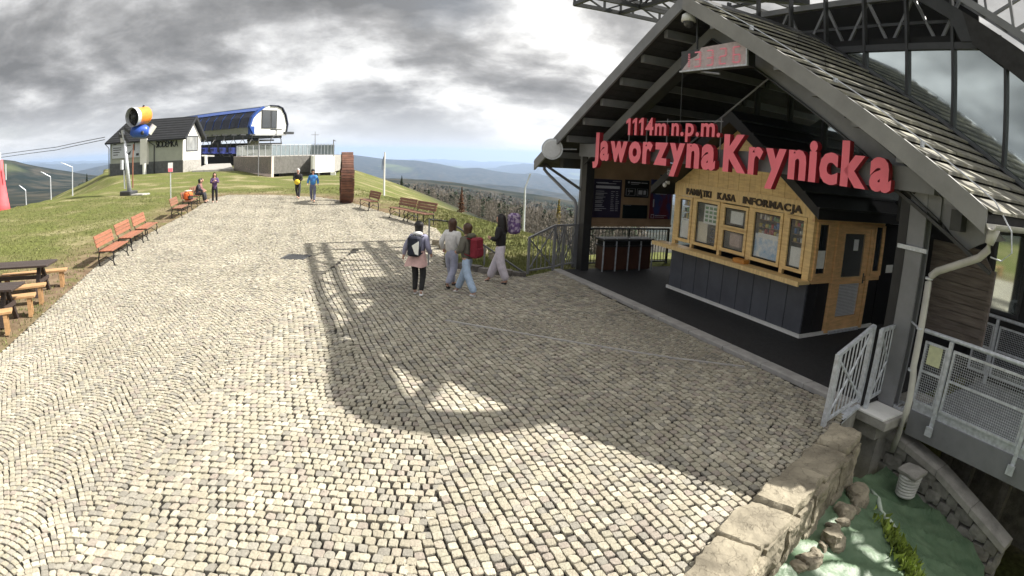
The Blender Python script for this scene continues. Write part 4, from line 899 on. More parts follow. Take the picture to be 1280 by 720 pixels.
ww.part('coping', MB().hexa([(2.99, -3.04, -.155), (3.13, -3.01, -.155), (2.89, -1.84, .005), (2.75, -1.87, .005), (2.99, -3.04, -.1), (3.13, -3.01, -.1), (2.89, -1.84, .05), (2.75, -1.87, .05)]), m_galv)
# walkway bridge
wk = TB('walkway_bridge', 'galvanised walkway bridge with wire mesh railings at the right edge', 'walkway', 4, 0, 0)
m_deck = mat('painted steel deck', (.20, .21, .23), .6, .2, .1, 4, .1)
wk.part('deck', MB().box((3.42, -1.12, -.06), (9.6, 1.66, .02)), m_deck)
wk.part('side_girder', MB().box((3.42, -1.17, -.34), (9.6, -1.12, .04)), m_greysteel); wk.part('kick_plate', MB().box((3.42, -1.135, .04), (9.6, -1.12, .17)), m_galv)
wk.part('side_girder', MB().box((3.3, 1.66, -.34), (9.6, 1.71, .04)), m_greysteel)
for k in range(6): wk.part('cross_joist', MB().box((3.6 + k, -1.1, -.3), (3.68 + k, 1.64, -.07)), m_steel)
def meshrail(v, posts, u_end, ztop, nm):
    for u in posts:
        p = wk.part('rail_post', MB().box((u - .03, v - .05, -.14 if v < 0 else 0), (u + .03, v, ztop)), m_galv); wk.part('post_foot', MB().box((u - .06, v - .08, -.2), (u + .06, v - .05, -.06)), m_galv, parent=p)
    wk.part('hand_rail', MB().tube([(posts[0] - .5, v, ztop + .03), (u_end, v, ztop + .03)], .032, 10), m_galv)
    xs = [posts[0] - .5] + posts + [u_end]
    for a, b in zip(xs[:-1], xs[1:]):
        if b - a < .2: continue
        a += .05; b -= .05
        f = wk.part('mesh_frame', MB().box((a, v - .015, .18), (b, v + .015, .215)).box((a, v - .015, ztop - .14), (b, v + .015, ztop - .105)).box((a, v - .015, .215), (a + .035, v + .015, ztop - .14)).box((b - .035, v - .015, .215), (b, v + .015, ztop - .14)).box((a + .035, v - .012, .64), (b - .035, v + .012, .67)), m_galv)
        m = MB(); z = .24
        while z < ztop - .15: m.box((a + .03, v - .003, z), (b - .03, v + .001, z + .0045)); z += .036
        x = a + .05
        while x < b - .05: m.box((x, v - .001, .21), (x + .0045, v + .003, ztop - .14)); x += .036
        g = wk.part('wire_mesh', m, m_galv, parent=f); g['kind'] = 'stuff'
meshrail(-1.17, [3.86, 5.33, 6.8], 9.5, 1.2, 'f'); meshrail(1.62, [3.55, 4.7, 5.9], 9.5, 1.2, 'b')
wk.part('notice', MB().box((3.5, -1.20, .78), (3.74, -1.192, 1.06)), mat('yellowish notice sheet', (.62, .64, .42), .6), label='pale yellow notice sheet on the mesh')
# plank screen
m_plank = mat('weathered brown planks', (.085, .068, .06), .8, 0, .3, 4, .8, 14, stretch=(.5, 1, 5), col2=(.17, .14, .125))
ps_ = TB('plank_screen', 'weathered brown plank screen between downpipe and station window', 'screen', 3.6, -.6, 1)
for k in range(10):
    z0 = 1.1 + k * .138; z1 = z0 + .131; top = 2.2
    if z1 <= 2.22: poly = [(2.98, z0), (4.07, z0), (4.07, z1), (2.98, z1)]
    else:
        e0 = 4.07 - max(0, z0 - 2.2) * .75; e1 = 4.07 - max(0, z1 - 2.2) * .75; poly = [(2.98, z0), (e0, z0), (e1, z1), (2.98, z1)]
    ps_.part('plank', MB().prism(poly, lambda a, b, t: (a, t, b), -.62 - .004 * (k % 2), -.58), m_plank)
ps_.part('edge_batten', MB().box((4.07, -.65, 1.08), (4.13, -.57, 2.22)), m_plank)
# station front behind
st = TB('station_hall', 'glazed station hall behind the porch with dark steel mullions', 'building', 2, 1.9)
VG = 1.9
def mirrorglass():
    m = bpy.data.materials.new('station glass'); m.use_nodes = True; b = m.node_tree.nodes['Principled BSDF']
    b.inputs['Base Color'].default_value = (.56, .62, .62, 1); b.inputs['Metallic'].default_value = .9; b.inputs['Roughness'].default_value = .05; return m
m_mg = mirrorglass()
us = [-5.95, -4.81, -3.67, -2.53, -1.42, -.30, .82, 1.94, 3.12, 4.26, 5.4, 6.54, 7.68, 8.82]
topl = lambda u: 6.0 if u < 2.5 else max(6.0 - .6 * (u - 2.5), 3.0)
for a, b in zip(us[:-1], us[1:]):
    pts = [(a + .03, 2.9), (b - .03, 2.9), (b - .03, topl(b))] + ([(2.5, 6.0)] if a < 2.5 < b else []) + [(a + .03, topl(a))]
    if topl(b) > 2.95: st.part('glass_pane', MB().prism(pts, lambda x, y, t: (x, t, y), VG, VG + .015), m_mg)
for u in us: st.part('mullion', MB().box((u - .03, VG - .09, 2.5), (u + .03, VG + .03, topl(u) + (1.7 if u < 2 else .05))), m_steel)
st.part('transom', MB().box((-6, VG - .07, 6.0), (2.5, VG + .1, 6.14)), m_steel)
st.part('gable_chord', MB().prism([(2.45, 6.05), (2.25, 6.72), (9.2, 2.55), (9.2, 2.0)], lambda x, y, t: (x, t, y), VG - .2, VG + .2), m_roofu)
st.part('gable_chord', MB().prism([(2.45, 6.14), (2.25, 6.72), (.2, 7.95), (.2, 7.6), (1.9, 6.6), (2.15, 6.14)], lambda x, y, t: (x, t, y), VG - .1, VG + .3), m_steel)
st.part('dark_backing', MB().box((-6, VG + 1.0, 6.1), (2.1, VG + 1.05, 7.5)), m_dark)  # black sheet added to stand for the dark depth behind the lattice
for k in range(13):
    u = -6 + k * .62; st.part('lattice_bar', MB().beam((u, VG + .25, 6.15), (u + .62, VG + .3, 7.3 if k % 2 else 6.15 + 1.1), .06), m_greysteel) if k % 2 == 0 else st.part('lattice_bar', MB().beam((u, VG + .3, 7.25), (u + .62, VG + .25, 6.15), .06), m_greysteel)
st.part('lattice_chord', MB().beam((-6, VG + .28, 7.28), (2.0, VG + .28, 7.28), .14), m_greysteel); st.part('lattice_chord', MB().beam((-6, VG + .28, 6.66), (2.0, VG + .28, 6.66), .07), m_steel)
st.part('lower_wall', MB().box((3.02, VG, -2.8), (9.6, VG + .2, 1.25)).box((3.02, VG, 1.25), (3.12, VG + .2, 2.9)).box((3.86, VG, 1.25), (4.3, VG + .2, 2.9)).box((6.0, VG, 1.25), (9.6, VG + .2, 2.9)), m_black)
for a, b in ((3.12, 3.86), (4.3, 5.15), (5.15, 6.0)):
    f = st.part('window_frame', MB().box((a, VG - .03, 1.25), (b, VG + .02, 1.31)).box((a, VG - .03, 1.31), (a + .05, VG + .02, 2.9)).box((b - .05, VG - .03, 1.31), (b, VG + .02, 2.9)), m_steel); st.part('pane', MB().box((a + .05, VG, 1.31), (b - .05, VG + .01, 2.9)), m_mg, parent=f)
# roof lattice seen against the sky at the top right
lt = TB('roof_lattice', 'grey steel lattice of the station roof against the sky at the upper right', 'truss', 4, 2.8, 6)
A0, A1 = Vector((1.0, 1.4, 7.7)), Vector((9.0, 1.4, 2.95)); B0 = A0 + Vector((.4, 0, .75)); B1 = A1 + Vector((.4, 0, .75))
for p, q, w_ in ((A0, A1, .14), (B0, B1, .12), (A0 + Vector((0, 1.1, 0)), A1 + Vector((0, 1.1, 0)), .12), (B0 + Vector((0, 1.1, 0)), B1 + Vector((0, 1.1, 0)), .1)): lt.part('chord', MB().beam(p, q, w_), m_greysteel)
for k in range(16):
    f0, f1 = k / 16, (k + 1) / 16
    for dy in (0, 1.1): lt.part('web_bar', MB().beam(A0.lerp(A1, f0 if k % 2 else f1) + Vector((0, dy, 0)), B0.lerp(B1, f1 if k % 2 else f0) + Vector((0, dy, 0)), .06), m_greysteel)
    lt.part('cross_bar', MB().beam(A0.lerp(A1, f0), A0.lerp(A1, f1) + Vector((0, 1.1, 0)), .05), m_greysteel)
# big canopy overhead: edge trusses and deck
cn = TB('station_canopy', 'dark steel truss canopy of the station reaching over the porch roof at the top', 'canopy', -4, 3, 8.3)
CU0, CV0, ZL, ZU = -10.9, .33, 8.45, 8.95
def truss(p, q, n, up=Vector((0, 0, .55)), w1=.13, w2=.07):
    p, q = Vector(p), Vector(q); cn.part('lower_chord', MB().beam(p, q, w1), m_steel); cn.part('upper_chord', MB().beam(p + up, q + up, w1), m_steel)
    for k in range(n):
        a, b = p.lerp(q, k / n), p.lerp(q, (k + 1) / n); cn.part('upright', MB().beam(a, a + up, w2), m_steel); cn.part('diagonal', MB().beam(a if k % 2 else a + up, b + up if k % 2 else b, w2 * .8), m_steel)
    cn.part('upright', MB().beam(q, q + up, w2), m_steel)
truss((CU0, CV0, ZL), (1.6, CV0, ZL), 10); truss((CU0, CV0, ZL), (CU0, 7.5, ZL), 6); truss((CU0, 2.2, ZL), (1.9, 2.2, ZL), 10)
truss((CU0 + 1.25, CV0, ZL), (CU0 + 1.25, 7.5, ZL), 6)
for k in (1, 2, 3): cn.part('cross_beam', MB().beam((CU0 + k * 1.25 + .6, CV0, ZL + .5), (CU0 + k * 1.25 + .6, 6.5, ZL + .5), .1), m_steel); cn.part('cross_beam', MB().beam((CU0 + 1.2, 1.0 + k * 1.4, ZL + .45), (CU0 + 6, 1.0 + k * 1.4, ZL + .45), .1), m_steel); cn.part('brace', MB().beam((CU0 + k * 1.3, 1 + k, ZL + .4), (CU0 + k * 1.3 + 1.8, 2.8 + k, ZL + .4), .3), m_steel)
for k in (3, 6, 9): cn.part('tie', MB().beam((CU0 + k * 1.25, CV0, ZL + (k % 2) * .55), (CU0 + k * 1.25, 2.2, ZL + (k % 2) * .55), .09), m_steel); cn.part('tie', MB().beam((CU0 + (k - 1) * 1.25, CV0, ZL), (CU0 + k * 1.25, 2.2, ZL), .07), m_steel)
# unseen deck and rounded rim, outlines shaped to cast the plaza shadow
cn.part('shadow_deck', MB().prism([(CU0 + 5.2, 1.85), (-1.4, 1.85), (.1, 1.5), (1.0, 1.75), (1.15, 3.2), (.9, 5.2), (CU0 + 5.2, 5.2)], lambda a, b, t: (a, b - .4, t), 9.02, 9.1), m_steel)
arc = [(-1.0, .95), (.3, .55), (1.4, .5), (2.2, .85), (2.72, 1.6), (2.8, 2.5), (2.55, 3.4), (2.35, 4.2), (2.3, 5.2)]; arc2 = [(-1.0, 1.35), (.3, 1.1), (1.3, 1.1), (1.85, 1.4), (2.15, 1.9), (2.2, 2.5), (2.0, 3.3), (1.85, 4.1), (1.8, 5.2)]
for k in range(len(arc) - 1): cn.part('shadow_rim', MB().prism([arc[k], arc[k + 1], arc2[k + 1], arc2[k]], lambda a, b, t: (a, b - .4, t), 8.95, 9.1), m_steel)
for p, q in (((1.1, 3.3), (2.4, 3.3)), ((.9, 2.0), (2.0, 1.3)), ((.2, 1.5), (.4, .8)), ((1.0, 4.6), (2.2, 4.4))): cn.part('tie', MB().beam((p[0], p[1] - .4, 9.0), (q[0], q[1] - .4, 9.0), .16), m_steel)
cn.part('shadow_plate', MB().prism([(-1.0, .75), (.4, .6), (.5, 1.3), (-.8, 1.45)], lambda a, b, t: (a, b - .4, t), 9.12, 9.15), m_steel)  # out of view, added to cast a dark blob within the plaza shadow
# sunken yard: retaining wall, stone wall, rubble, tarpaulin
def rockmesh(a, b, seed, amp=.05, sub=4, rd=.12):
    "irregular block between corners a,b"
    rg = random.Random(seed); a, b = Vector(a), Vector(b); n = sub; V = {}; vs, fs = [], []
    def vid(i, j, k):
        key = (i, j, k)
        if key not in V:
            p = Vector((a[0] + (b[0] - a[0]) * i / n, a[1] + (b[1] - a[1]) * j / n, a[2] + (b[2] - a[2]) * k / n)); c = (a + b) / 2; d = p - c
            h = Vector((abs(b[0] - a[0]), abs(b[1] - a[1]), abs(b[2] - a[2]))) / 2; q = Vector((d.x / h.x, d.y / h.y, d.z / h.z)); L_ = q.length; e = 1 - rd * max(0, L_ - 1.0) ** 1.2
            nn = noise.noise(p * 3.1 + Vector((seed, 0, 0))) * amp + noise.noise(p * 8 + Vector((0, seed, 0))) * amp * .45 + noise.noise(p * 19) * amp * .3 + abs(noise.noise(p * 5 + Vector((3, 1, seed)))) * amp * .8
            p = c + d * e + d.normalized() * nn; V[key] = len(vs); vs.append(p)
        return V[key]
    for i in range(n):
        for j in range(n):
            fs += [(vid(i, j, 0), vid(i, j + 1, 0), vid(i + 1, j + 1, 0), vid(i + 1, j, 0)), (vid(i, j, n), vid(i + 1, j, n), vid(i + 1, j + 1, n), vid(i, j + 1, n)), (vid(i, 0, j), vid(i + 1, 0, j), vid(i + 1, 0, j + 1), vid(i, 0, j + 1)),
                   (vid(i, n, j), vid(i, n, j + 1), vid(i + 1, n, j + 1), vid(i + 1, n, j)), (vid(0, i, j), vid(0, i, j + 1), vid(0, i + 1, j + 1), vid(0, i + 1, j)), (vid(n, i, j), vid(n, i + 1, j), vid(n, i + 1, j + 1), vid(n, i, j + 1))]
    return MB().add(vs, fs)
m_rock = mat('yellow grey sandstone', (.14, .122, .09), .88, 0, .3, 2.2, 1.0, 13, col2=(.32, .285, .215), rnd=.12); m_rockd = mat('dark grey stone', (.14, .13, .12), .9, 0, .35, 4, .9, 10, rnd=.2)
for m_ in (m_rock, m_rockd):
    t_ = m_.node_tree; b_ = t_.nodes['Principled BSDF']; vo = t_.nodes.new('ShaderNodeTexVoronoi'); vo.feature = 'DISTANCE_TO_EDGE'; vo.inputs['Scale'].default_value = 4.2; tcn = t_.nodes.new('ShaderNodeTexCoord'); nz_ = t_.nodes.new('ShaderNodeTexNoise'); nz_.inputs['Scale'].default_value = 5; nz_.inputs['Detail'].default_value = 5
    t_.links.new(tcn.outputs['Object'], nz_.inputs['Vector']); vm = t_.nodes.new('ShaderNodeVectorMath'); vm.operation = 'MULTIPLY_ADD'; vm.inputs[1].default_value = (.5, .5, .5); t_.links.new(nz_.outputs['Color'], vm.inputs[0]); t_.links.new(tcn.outputs['Object'], vm.inputs[2]); t_.links.new(vm.outputs[0], vo.inputs['Vector'])
    rp_ = t_.nodes.new('ShaderNodeValToRGB'); rp_.color_ramp.elements[0].color = (.35, .32, .28, 1); rp_.color_ramp.elements[1].position = .035; t_.links.new(vo.outputs['Distance'], rp_.inputs[0]); src = b_.inputs['Base Color'].links[0].from_socket; mx_ = t_.nodes.new('ShaderNodeMixRGB'); mx_.blend_type = 'MULTIPLY'; mx_.inputs[0].default_value = .5; t_.links.new(src, mx_.inputs[1]); t_.links.new(rp_.outputs[0], mx_.inputs[2]); t_.links.new(mx_.outputs[0], b_.inputs['Base Color'])
    b2 = t_.nodes.new('ShaderNodeBump'); b2.inputs['Strength'].default_value = .35; b2.inputs['Distance'].default_value = .03; t_.links.new(rp_.outputs[0], b2.inputs['Height']); t_.links.new(b_.inputs['Normal'].links[0].from_socket, b2.inputs['Normal']); t_.links.new(b2.outputs[0], b_.inputs['Normal'])
WL = [Vector((3.44, -3.0)), Vector((3.8, -4.05)), Vector((4.37, -5.6)), Vector((4.9, -6.65)), Vector((5.6, -8.2))]
sw = TB('stone_wall', 'low rough sandstone wall edging the cobbles above the tarpaulin', 'wall', 3.9, -4.6)
def along(s):
    for p, q in zip(WL[:-1], WL[1:]):
        l_ = (q - p).length
        if s <= l_: return p.lerp(q, s / l_), (q - p).normalized()
        s -= l_
    return q, (q - p).normalized()
for lay_, (z0, z1, lens) in enumerate(((-.0, .11, (.62, .8, .9, .72, .85, .8)), (-.42, .02, (.35, .42, .5, .38, .45, .3, .5, .42, .4, .45, .5, .4)), (-.95, -.4, (.4, .5, .36, .45, .5, .4, .5, .36, .5, .5, .45)))):
    s = -.12 if lay_ == 0 else -.1
    for i, ln in enumerate(lens):
        p, d = along(max(0, s + ln / 2)); p = p + d * min(0, s + ln / 2); wd = .22 + (.02 * (i % 2)) - .0 * lay_; m = rockmesh((-ln / 2, -wd, z0), (ln / 2, wd + (.05 if lay_ else 0), z1 + random.Random(i + lay_ * 9).uniform(-.03, .04)), 31 * lay_ + i, (.05 if lay_ else .045), 10, .16)
        nx = Vector((-d.y, d.x)); m.xf(lambda v: Vector((p.x + d.x * v.x + nx.x * v.y, p.y + d.y * v.x + nx.y * v.y, v.z))); sw.part('stone', m, m_rock); s += ln + .012
def tarpz(u, v):
    ul = float(np.interp(-v, [0.9, 2.98, 4.2, 5.6, 7.3], [3.2, 3.45, 3.95, 4.5, 5.1])); return float(np.interp(-v, [.9, 1.9, 3.2], [-.98, -.9, -.50])) - .22 * max(0, u - ul)
rb = random.Random(21)
for k in range(22):
    s = .15 + k * .2; p, d = along(s); nx = Vector((-d.y, d.x)); o_ = .42 + rb.uniform(0, .12); c = p + nx * o_ * (1 if nx.x > 0 else -1); r = rb.uniform(.07, .13) if k % 3 else rb.uniform(.13, .18)
    z = tarpz(c.x, c.y); r *= .8; m = rockmesh((c.x - r, c.y - r * rb.uniform(.7, 1.1), z - .08), (c.x + r, c.y + r * .9, z + r * 1.3), 70 + k, .07, 7, .42)
    lab = {0: 'pale stone lump wedged under the stone wall by the wing wall', 9: 'large pinkish boulder leaning on the middle of the stone wall above the tarpaulin'}.get(k)
    soloB('rubble_stone', m, m_rock, lab or 'loose sandstone rubble lying between the stone wall and the tarpaulin', 'stone', c.x, c.y, -.8, group='rubble along the foot of the stone wall')
# tarpaulin
m_tarp = mat('green tarpaulin', (.070, .125, .070), .5, 0, .2, 2.5, .4, 16, col2=(.115, .175, .105))
vs, fs = [], []; nu, nv = 90, 110
for i in range(nu + 1):
    for j in range(nv + 1):
        tv = j / nv; v = -.9 - tv * 6.3; ul = np.interp(-v, [0.9, 2.98, 4.2, 5.6, 7.3], [3.2, 3.45, 3.95, 4.5, 5.1]) + .06; ur = np.interp(-v, [.9, 1.5, 7.5], [4.6, 5.6, 8.6]); u = ul + (ur - ul) * i / nu
        z = tarpz(u, v)
        q = Vector((u * .25 + v * .45, u * 1.0 - v * .55, 0)); r1 = 1 - abs(noise.noise(q * 1.35)) * 2; r2 = 1 - abs(noise.noise(q * 3.1 + Vector((7, 3, 0)))) * 2
        z += .07 * max(0, r1) ** 5 + .03 * max(0, r2) ** 5 + .05 * noise.noise(Vector((u * 1.1, v * 1.1, 2))) + .014 * noise.noise(Vector((u * 7 + v * 5, v * 3, 2))) + .02 * max(0, 1 - abs(noise.noise(Vector((u * 2.1 - v * 1.2, v * .8 + u * .5, 9)))) * 9)
        vs.append((u, v, z))
for i in range(nu):
    for j in range(nv): a = i * (nv + 1) + j; fs.append((a, a + 1, a + nv + 2, a + nv + 1))
soloB('tarpaulin', MB().add(vs, fs), m_tarp, 'creased green tarpaulin spread over the sunken bed beside the stone wall', 'tarpaulin', 4, -3, -1, sm=True)
m = MB(); pts = [(3.72 + .22 * k, -2.3 - .16 * k + .05 * math.sin(k * 2.1), tarpz(3.72 + .22 * k, -2.3 - .16 * k) + .04) for k in range(9)]
m.tube(pts, [.02, .035, .03, .045, .03, .04, .03, .04, .02], 7); soloB('tarp_hem', m, mat('pale green folded hem', (.45, .52, .45), .6, 0, .15, 6), 'pale folded hem ridge running across the tarpaulin to the weeds', 'tarpaulin fold', 4, -2.5, -.8, sm=True)
# weeds
m_weed = mat('yellow green weeds', (.20, .27, .04), .8, 0, .35, 2, rnd=.4)
for (cu, cv, n_, sp_, lb_, ttl) in ((4.75, -3.15, 260, .26, 'yellow green weed tuft growing at the upper end of the tarpaulin hem', 1), (5.25, -3.45, 420, .38, 'long bright green weed clump lying down the middle of the tarpaulin', 2)):
    rg = random.Random(ttl); vs, fs = [], []
    for k in range(n_):
        t_ = rg.gauss(0, 1); x = cu + t_ * sp_ * .75 + rg.gauss(0, .06); y = cv - t_ * sp_ * .35 + rg.gauss(0, .07); h = rg.uniform(.05, .16); a = rg.random() * 6.28; o = len(vs); z = tarpz(x, y) + .01
        vs += [(x - .02 * math.cos(a), y - .02 * math.sin(a), z), (x + .02 * math.cos(a), y + .02 * math.sin(a), z + .02), (x + rg.uniform(-.06, .06), y + rg.uniform(-.06, .06), z + h), (x + rg.uniform(-.05, .05), y + rg.uniform(-.05, .05), z + h * .6)]; fs.append((o, o + 1, o + 2, o + 3))
    soloB('weeds', MB().add(vs, fs), m_weed, lb_, 'plant', cu, cv, -1)
# pot with slab
pt = TB('ribbed_pot', 'white ribbed plastic tub with a broken slab on top by the retaining wall', 'tub', 3.9, -1.55, -1)
pr = [];
for k in range(15): pr.append((.15 + (.012 if k % 2 else 0) + k * .002, -1.0 + k * .024))
pt.part('tub', MB().tube([(3.95, -1.6, z) for r, z in pr], [r for r, z in pr], 20), mat('grubby white plastic', (.48, .48, .47), .6, 0, .2, 6))
m = rockmesh((3.77, -1.77, -.66), (4.12, -1.42, -.6), 5, .03, 4); pt.part('slab', m, m_conc)
m_rockl = mat('pale grey block stone', (.17, .165, .15), .9, 0, .3, 5, .8, 14, col2=(.28, .27, .25), rnd=.2)
# retaining wall with coping
rt = TB('retaining_wall', 'stone retaining wall with sloping concrete coping below the walkway', 'wall', 4.3, -1.1, -1)
ctop = lambda u: np.interp(u, [2.9, 3.4, 4.2, 5.7, 6.4], [-.36, -.42, -.6, -1.15, -1.4])
for a, b in ((2.9, 3.55), (3.56, 4.2), (4.21, 4.95), (4.96, 5.72)):
    rt.part('coping', MB().hexa([(a, -1.26, ctop(a) - .1), (b, -1.26, ctop(b) - .1), (b, -.92, ctop(b) - .1), (a, -.92, ctop(a) - .1), (a, -1.26, ctop(a)), (b, -1.26, ctop(b)), (b, -.92, ctop(b) + .01), (a, -.92, ctop(a) + .01)]), m_conc)
for rw2 in range(5):
    u = 2.75 + .12 * (rw2 % 2)
    while u < 5.65:
        l_ = random.Random(int(u * 100) + rw2).uniform(.2, .36); zt = float(ctop(u + l_ / 2)) - .1 - rw2 * .2
        m = rockmesh((u, -1.22, zt - .2), (min(u + l_ - .01, 5.7), -1.0, zt - .012), int(u * 77) + rw2, .03, 4); rt.part('stone', m, m_rockl); u += l_
rt.part('core', MB().hexa([(2.7, -1.12, -3), (5.68, -1.12, -3), (5.68, -.94, -3), (2.7, -.94, -3), (2.7, -1.12, ctop(2.9) - .11), (5.68, -1.12, ctop(5.7) - .11), (5.68, -.94, ctop(5.7) - .11), (2.7, -.94, ctop(2.9) - .11)]), m_conc)
for k, u in enumerate((3.6, 4.1, 4.9)): soloB('bridge_pier', MB().box((u, .3, -3), (u + .16, .5, -.35)), m_rockd, ('left', 'middle', 'right')[k] + ' of the three dark piers in the shade under the walkway', 'pier', u, .3, -2)
soloB('cellar_wall', MB().box((2.9, 1.72, -3), (9.8, 1.86, -.36)), m_rockd, 'dark rough wall deep under the walkway bridge', 'wall', 4, 1.8, -2)
# ================================================================== furniture of the plaza
m_slat = mat('sunlit orange brown slats', (.26, .10, .055), .5, 0, .2, 4, .1, stretch=(1, 6, 6), rnd=.12); m_iron = mat('black cast iron', (.02, .02, .022), .5, .4, .2, 8)  # slats of the bright three carry a sunlit tone in their colour
m_slatd = mat('brown bench slats', (.19, .085, .05), .55, 0, .2, 4, .1, stretch=(1, 6, 6), rnd=.12)
def bench(label, a, b, group, slat, L_=None):
    "a, b: ground points under the two rear legs, seat faces to the right of a->b"
    a, b = Vector(a), Vector(b); d = (b - a); ln = L_ or d.length; ang = math.atan2(d.y, d.x); t = T('park_bench', label, 'bench', a, ang, (0, 0, 0), group)
    for x in (.12, ln - .12):
        m = MB(); m.tube([(x, .02, .0), (x, .05, .18), (x, .0, .42), (x, .08, .62), (x, .14, .84)], .022, 6); m.tube([(x, -.48, .0), (x, -.42, .14), (x, -.46, .3), (x, -.42, .42)], .022, 6)
        m.tube([(x, -.44, .41), (x, .0, .40)], .02, 6); m.tube([(x, -.40, .14), (x, -.22, .26), (x, .03, .16)], .016, 6); m.box((x - .025, -.52, 0), (x + .025, -.42, .02)).box((x - .025, -.02, 0), (x + .025, .06, .02)); t.part('leg_frame', m, m_iron)
    for k in range(4): t.part('seat_slat', MB().bbox((0, -.46 + k * .115, .42), (ln, -.365 + k * .115, .452), .008), slat)
    for k in range(3):
        z = .53 + k * .115; y = .04 + .1 * (z - .45) / .4; t.part('back_slat', MB().hexa([(0, y - .03, z), (ln, y - .03, z), (ln, y - .005, z), (0, y - .005, z), (0, y, z + .095), (ln, y, z + .095), (ln, y + .025, z + .095), (0, y + .025, z + .095)]), slat)
    return t
Ed = Vector((E_.x, E_.y, 0)); Er = Vector((E_.y, -E_.x, 0))
def left_bench(px, py, label, slat, ln=1.75, grp='benches along the left edge of the plaza'):
    p = ag(px, py) - Er * .46; q = p + Ed * ln; p.z = gz(p.x, p.y); q.z = gz(q.x, q.y); return bench(label, p, q, grp, slat)
left_bench(142, 333, 'bright orange brown slatted bench nearest the picnic tables', m_slat)
left_bench(164.5, 314.5, 'orange brown slatted bench, middle one of the bright three', m_slat)
left_bench(184, 301.5, 'orange brown slatted bench, far one of the bright three', m_slat, 1.8)
left_bench(227, 272.5, 'dark slatted bench beside the red and white sign post', m_slatd)
left_bench(239.5, 262.5, 'dark slatted bench with the orange rucksack lying on it', m_slatd, 2.0)
b6 = left_bench(249.5, 254.5, 'dark slatted bench on which the two people sit', m_slatd, 2.2)
def right_bench(a, b, label, t0=0, t1=1):
    p, q = ag(*a), ag(*b); P, Q = p.lerp(q, t0), p.lerp(q, t1); P.z = gz(P.x, P.y); Q.z = gz(Q.x, Q.y); return bench(label, Q, P, 'benches along the far right plaza edge', m_slatd) if False else bench(label, P, Q, 'benches along the far right plaza edge', m_slatd)
right_bench((460, 259.5), (473, 264), 'single slatted bench between wooden wheel and the paired benches')
right_bench((497, 271), (543, 282), 'left bench of the adjoining pair by the meadow', 0, .49)
right_bench((497, 271), (543, 282), 'right bench of the adjoining pair, nearer the walking girls', .51, 1)
# picnic tables
m_tdark = mat('dark brown table boards', (.045, .032, .028), .6, 0, .2, 4, .2, stretch=(1, 8, 8), rnd=.12); m_tl = mat('light raw wood', (.42, .25, .12), .6, 0, .2, 4, .15, stretch=(1, 6, 6), rnd=.1)
def table(label, corner, far, ln=2.1):
    "corner: near right corner of the top, far: far right corner"
    c, f = at(*corner, .76), at(*far, .76); yv = (f - c); wd = yv.length; yv.normalize(); xv = Vector((-yv.y, yv.x, 0)); ang = math.atan2(-xv.y, -xv.x); o = c + xv * ln; o.z = 0
    t = T('picnic_table', label, 'table', o, ang, (0, 0, 0), 'dark picnic tables on the meadow edge'); wd = min(wd, .85); z = gz(o.x, o.y)
    for k in range(5): t.part('top_board', MB().bbox((0, wd * k / 5 + .004, .71), (ln, wd * (k + 1) / 5 - .004, .76), .006), m_tdark)
    for x in (.3, ln - .35):
        t.part('leg', MB().beam((x, -.02, 0), (x, wd * .42, .71), .08, .1, (1, 0, 0)), m_tdark); t.part('leg', MB().beam((x + .001, wd + .02, 0), (x + .001, wd * .58, .71), .08, .1, (1, 0, 0)), m_tdark); t.part('cross_bar', MB().beam((x + .06, .08, .36), (x + .06, wd - .08, .36), .05, .09), m_tdark)
    t.part('stretcher', MB().beam((.3, wd / 2, .42), (ln - .3, wd / 2, .42), .05, .09), m_tdark)
    return t
def stool(label, right_near, right_far, ln=1.9, h=.45):
    c, f = at(*right_near, h), at(*right_far, h); yv = f - c; wd = min(.34, max(.28, yv.length)); yv.normalize(); xv = Vector((-yv.y, yv.x, 0)); ang = math.atan2(-xv.y, -xv.x); o = c + xv * ln; o.z = 0
    t = T('picnic_bench', label, 'bench', o, ang, (0, 0, 0), 'raw wood benches of the picnic tables')
    for k in range(2): t.part('seat_board', MB().bbox((0, wd * k / 2 + .003, h - .05), (ln, wd * (k + 1) / 2 - .003, h), .006), m_tl)
    for x in (.12, ln - .2):
        for y in (.02, wd - .09): t.part('leg', MB().box((x, y, 0), (x + .09, y + .07, h - .05)), m_tl)
        t.part('cross_bar', MB().box((x + .02, .09, .12), (x + .07, wd - .09, .2)), m_tl); t.part('cross_bar', MB().box((x + .02, .09, h - .14), (x + .07, wd - .09, h - .055)), m_tl)
    return t
table('dark picnic table, the farther one, by the worn grass', (58, 331.5), (72, 323.5)); table('dark picnic table, the nearer one at the picture edge', (14, 362), (31.5, 351.5))
stool('raw wood bench on the far side of the farther picnic table', (82, 337), (86, 331.5), 1.9); stool('raw wood bench between the two picnic tables', (56, 356), (59, 350), 1.5)
stool('raw wood bench beside the nearer picnic table, plaza side', (43, 369), (46.5, 362), 1.3); stool('raw wood bench lowest at the left picture edge', (14, 389), (16, 381.5), 1.5)
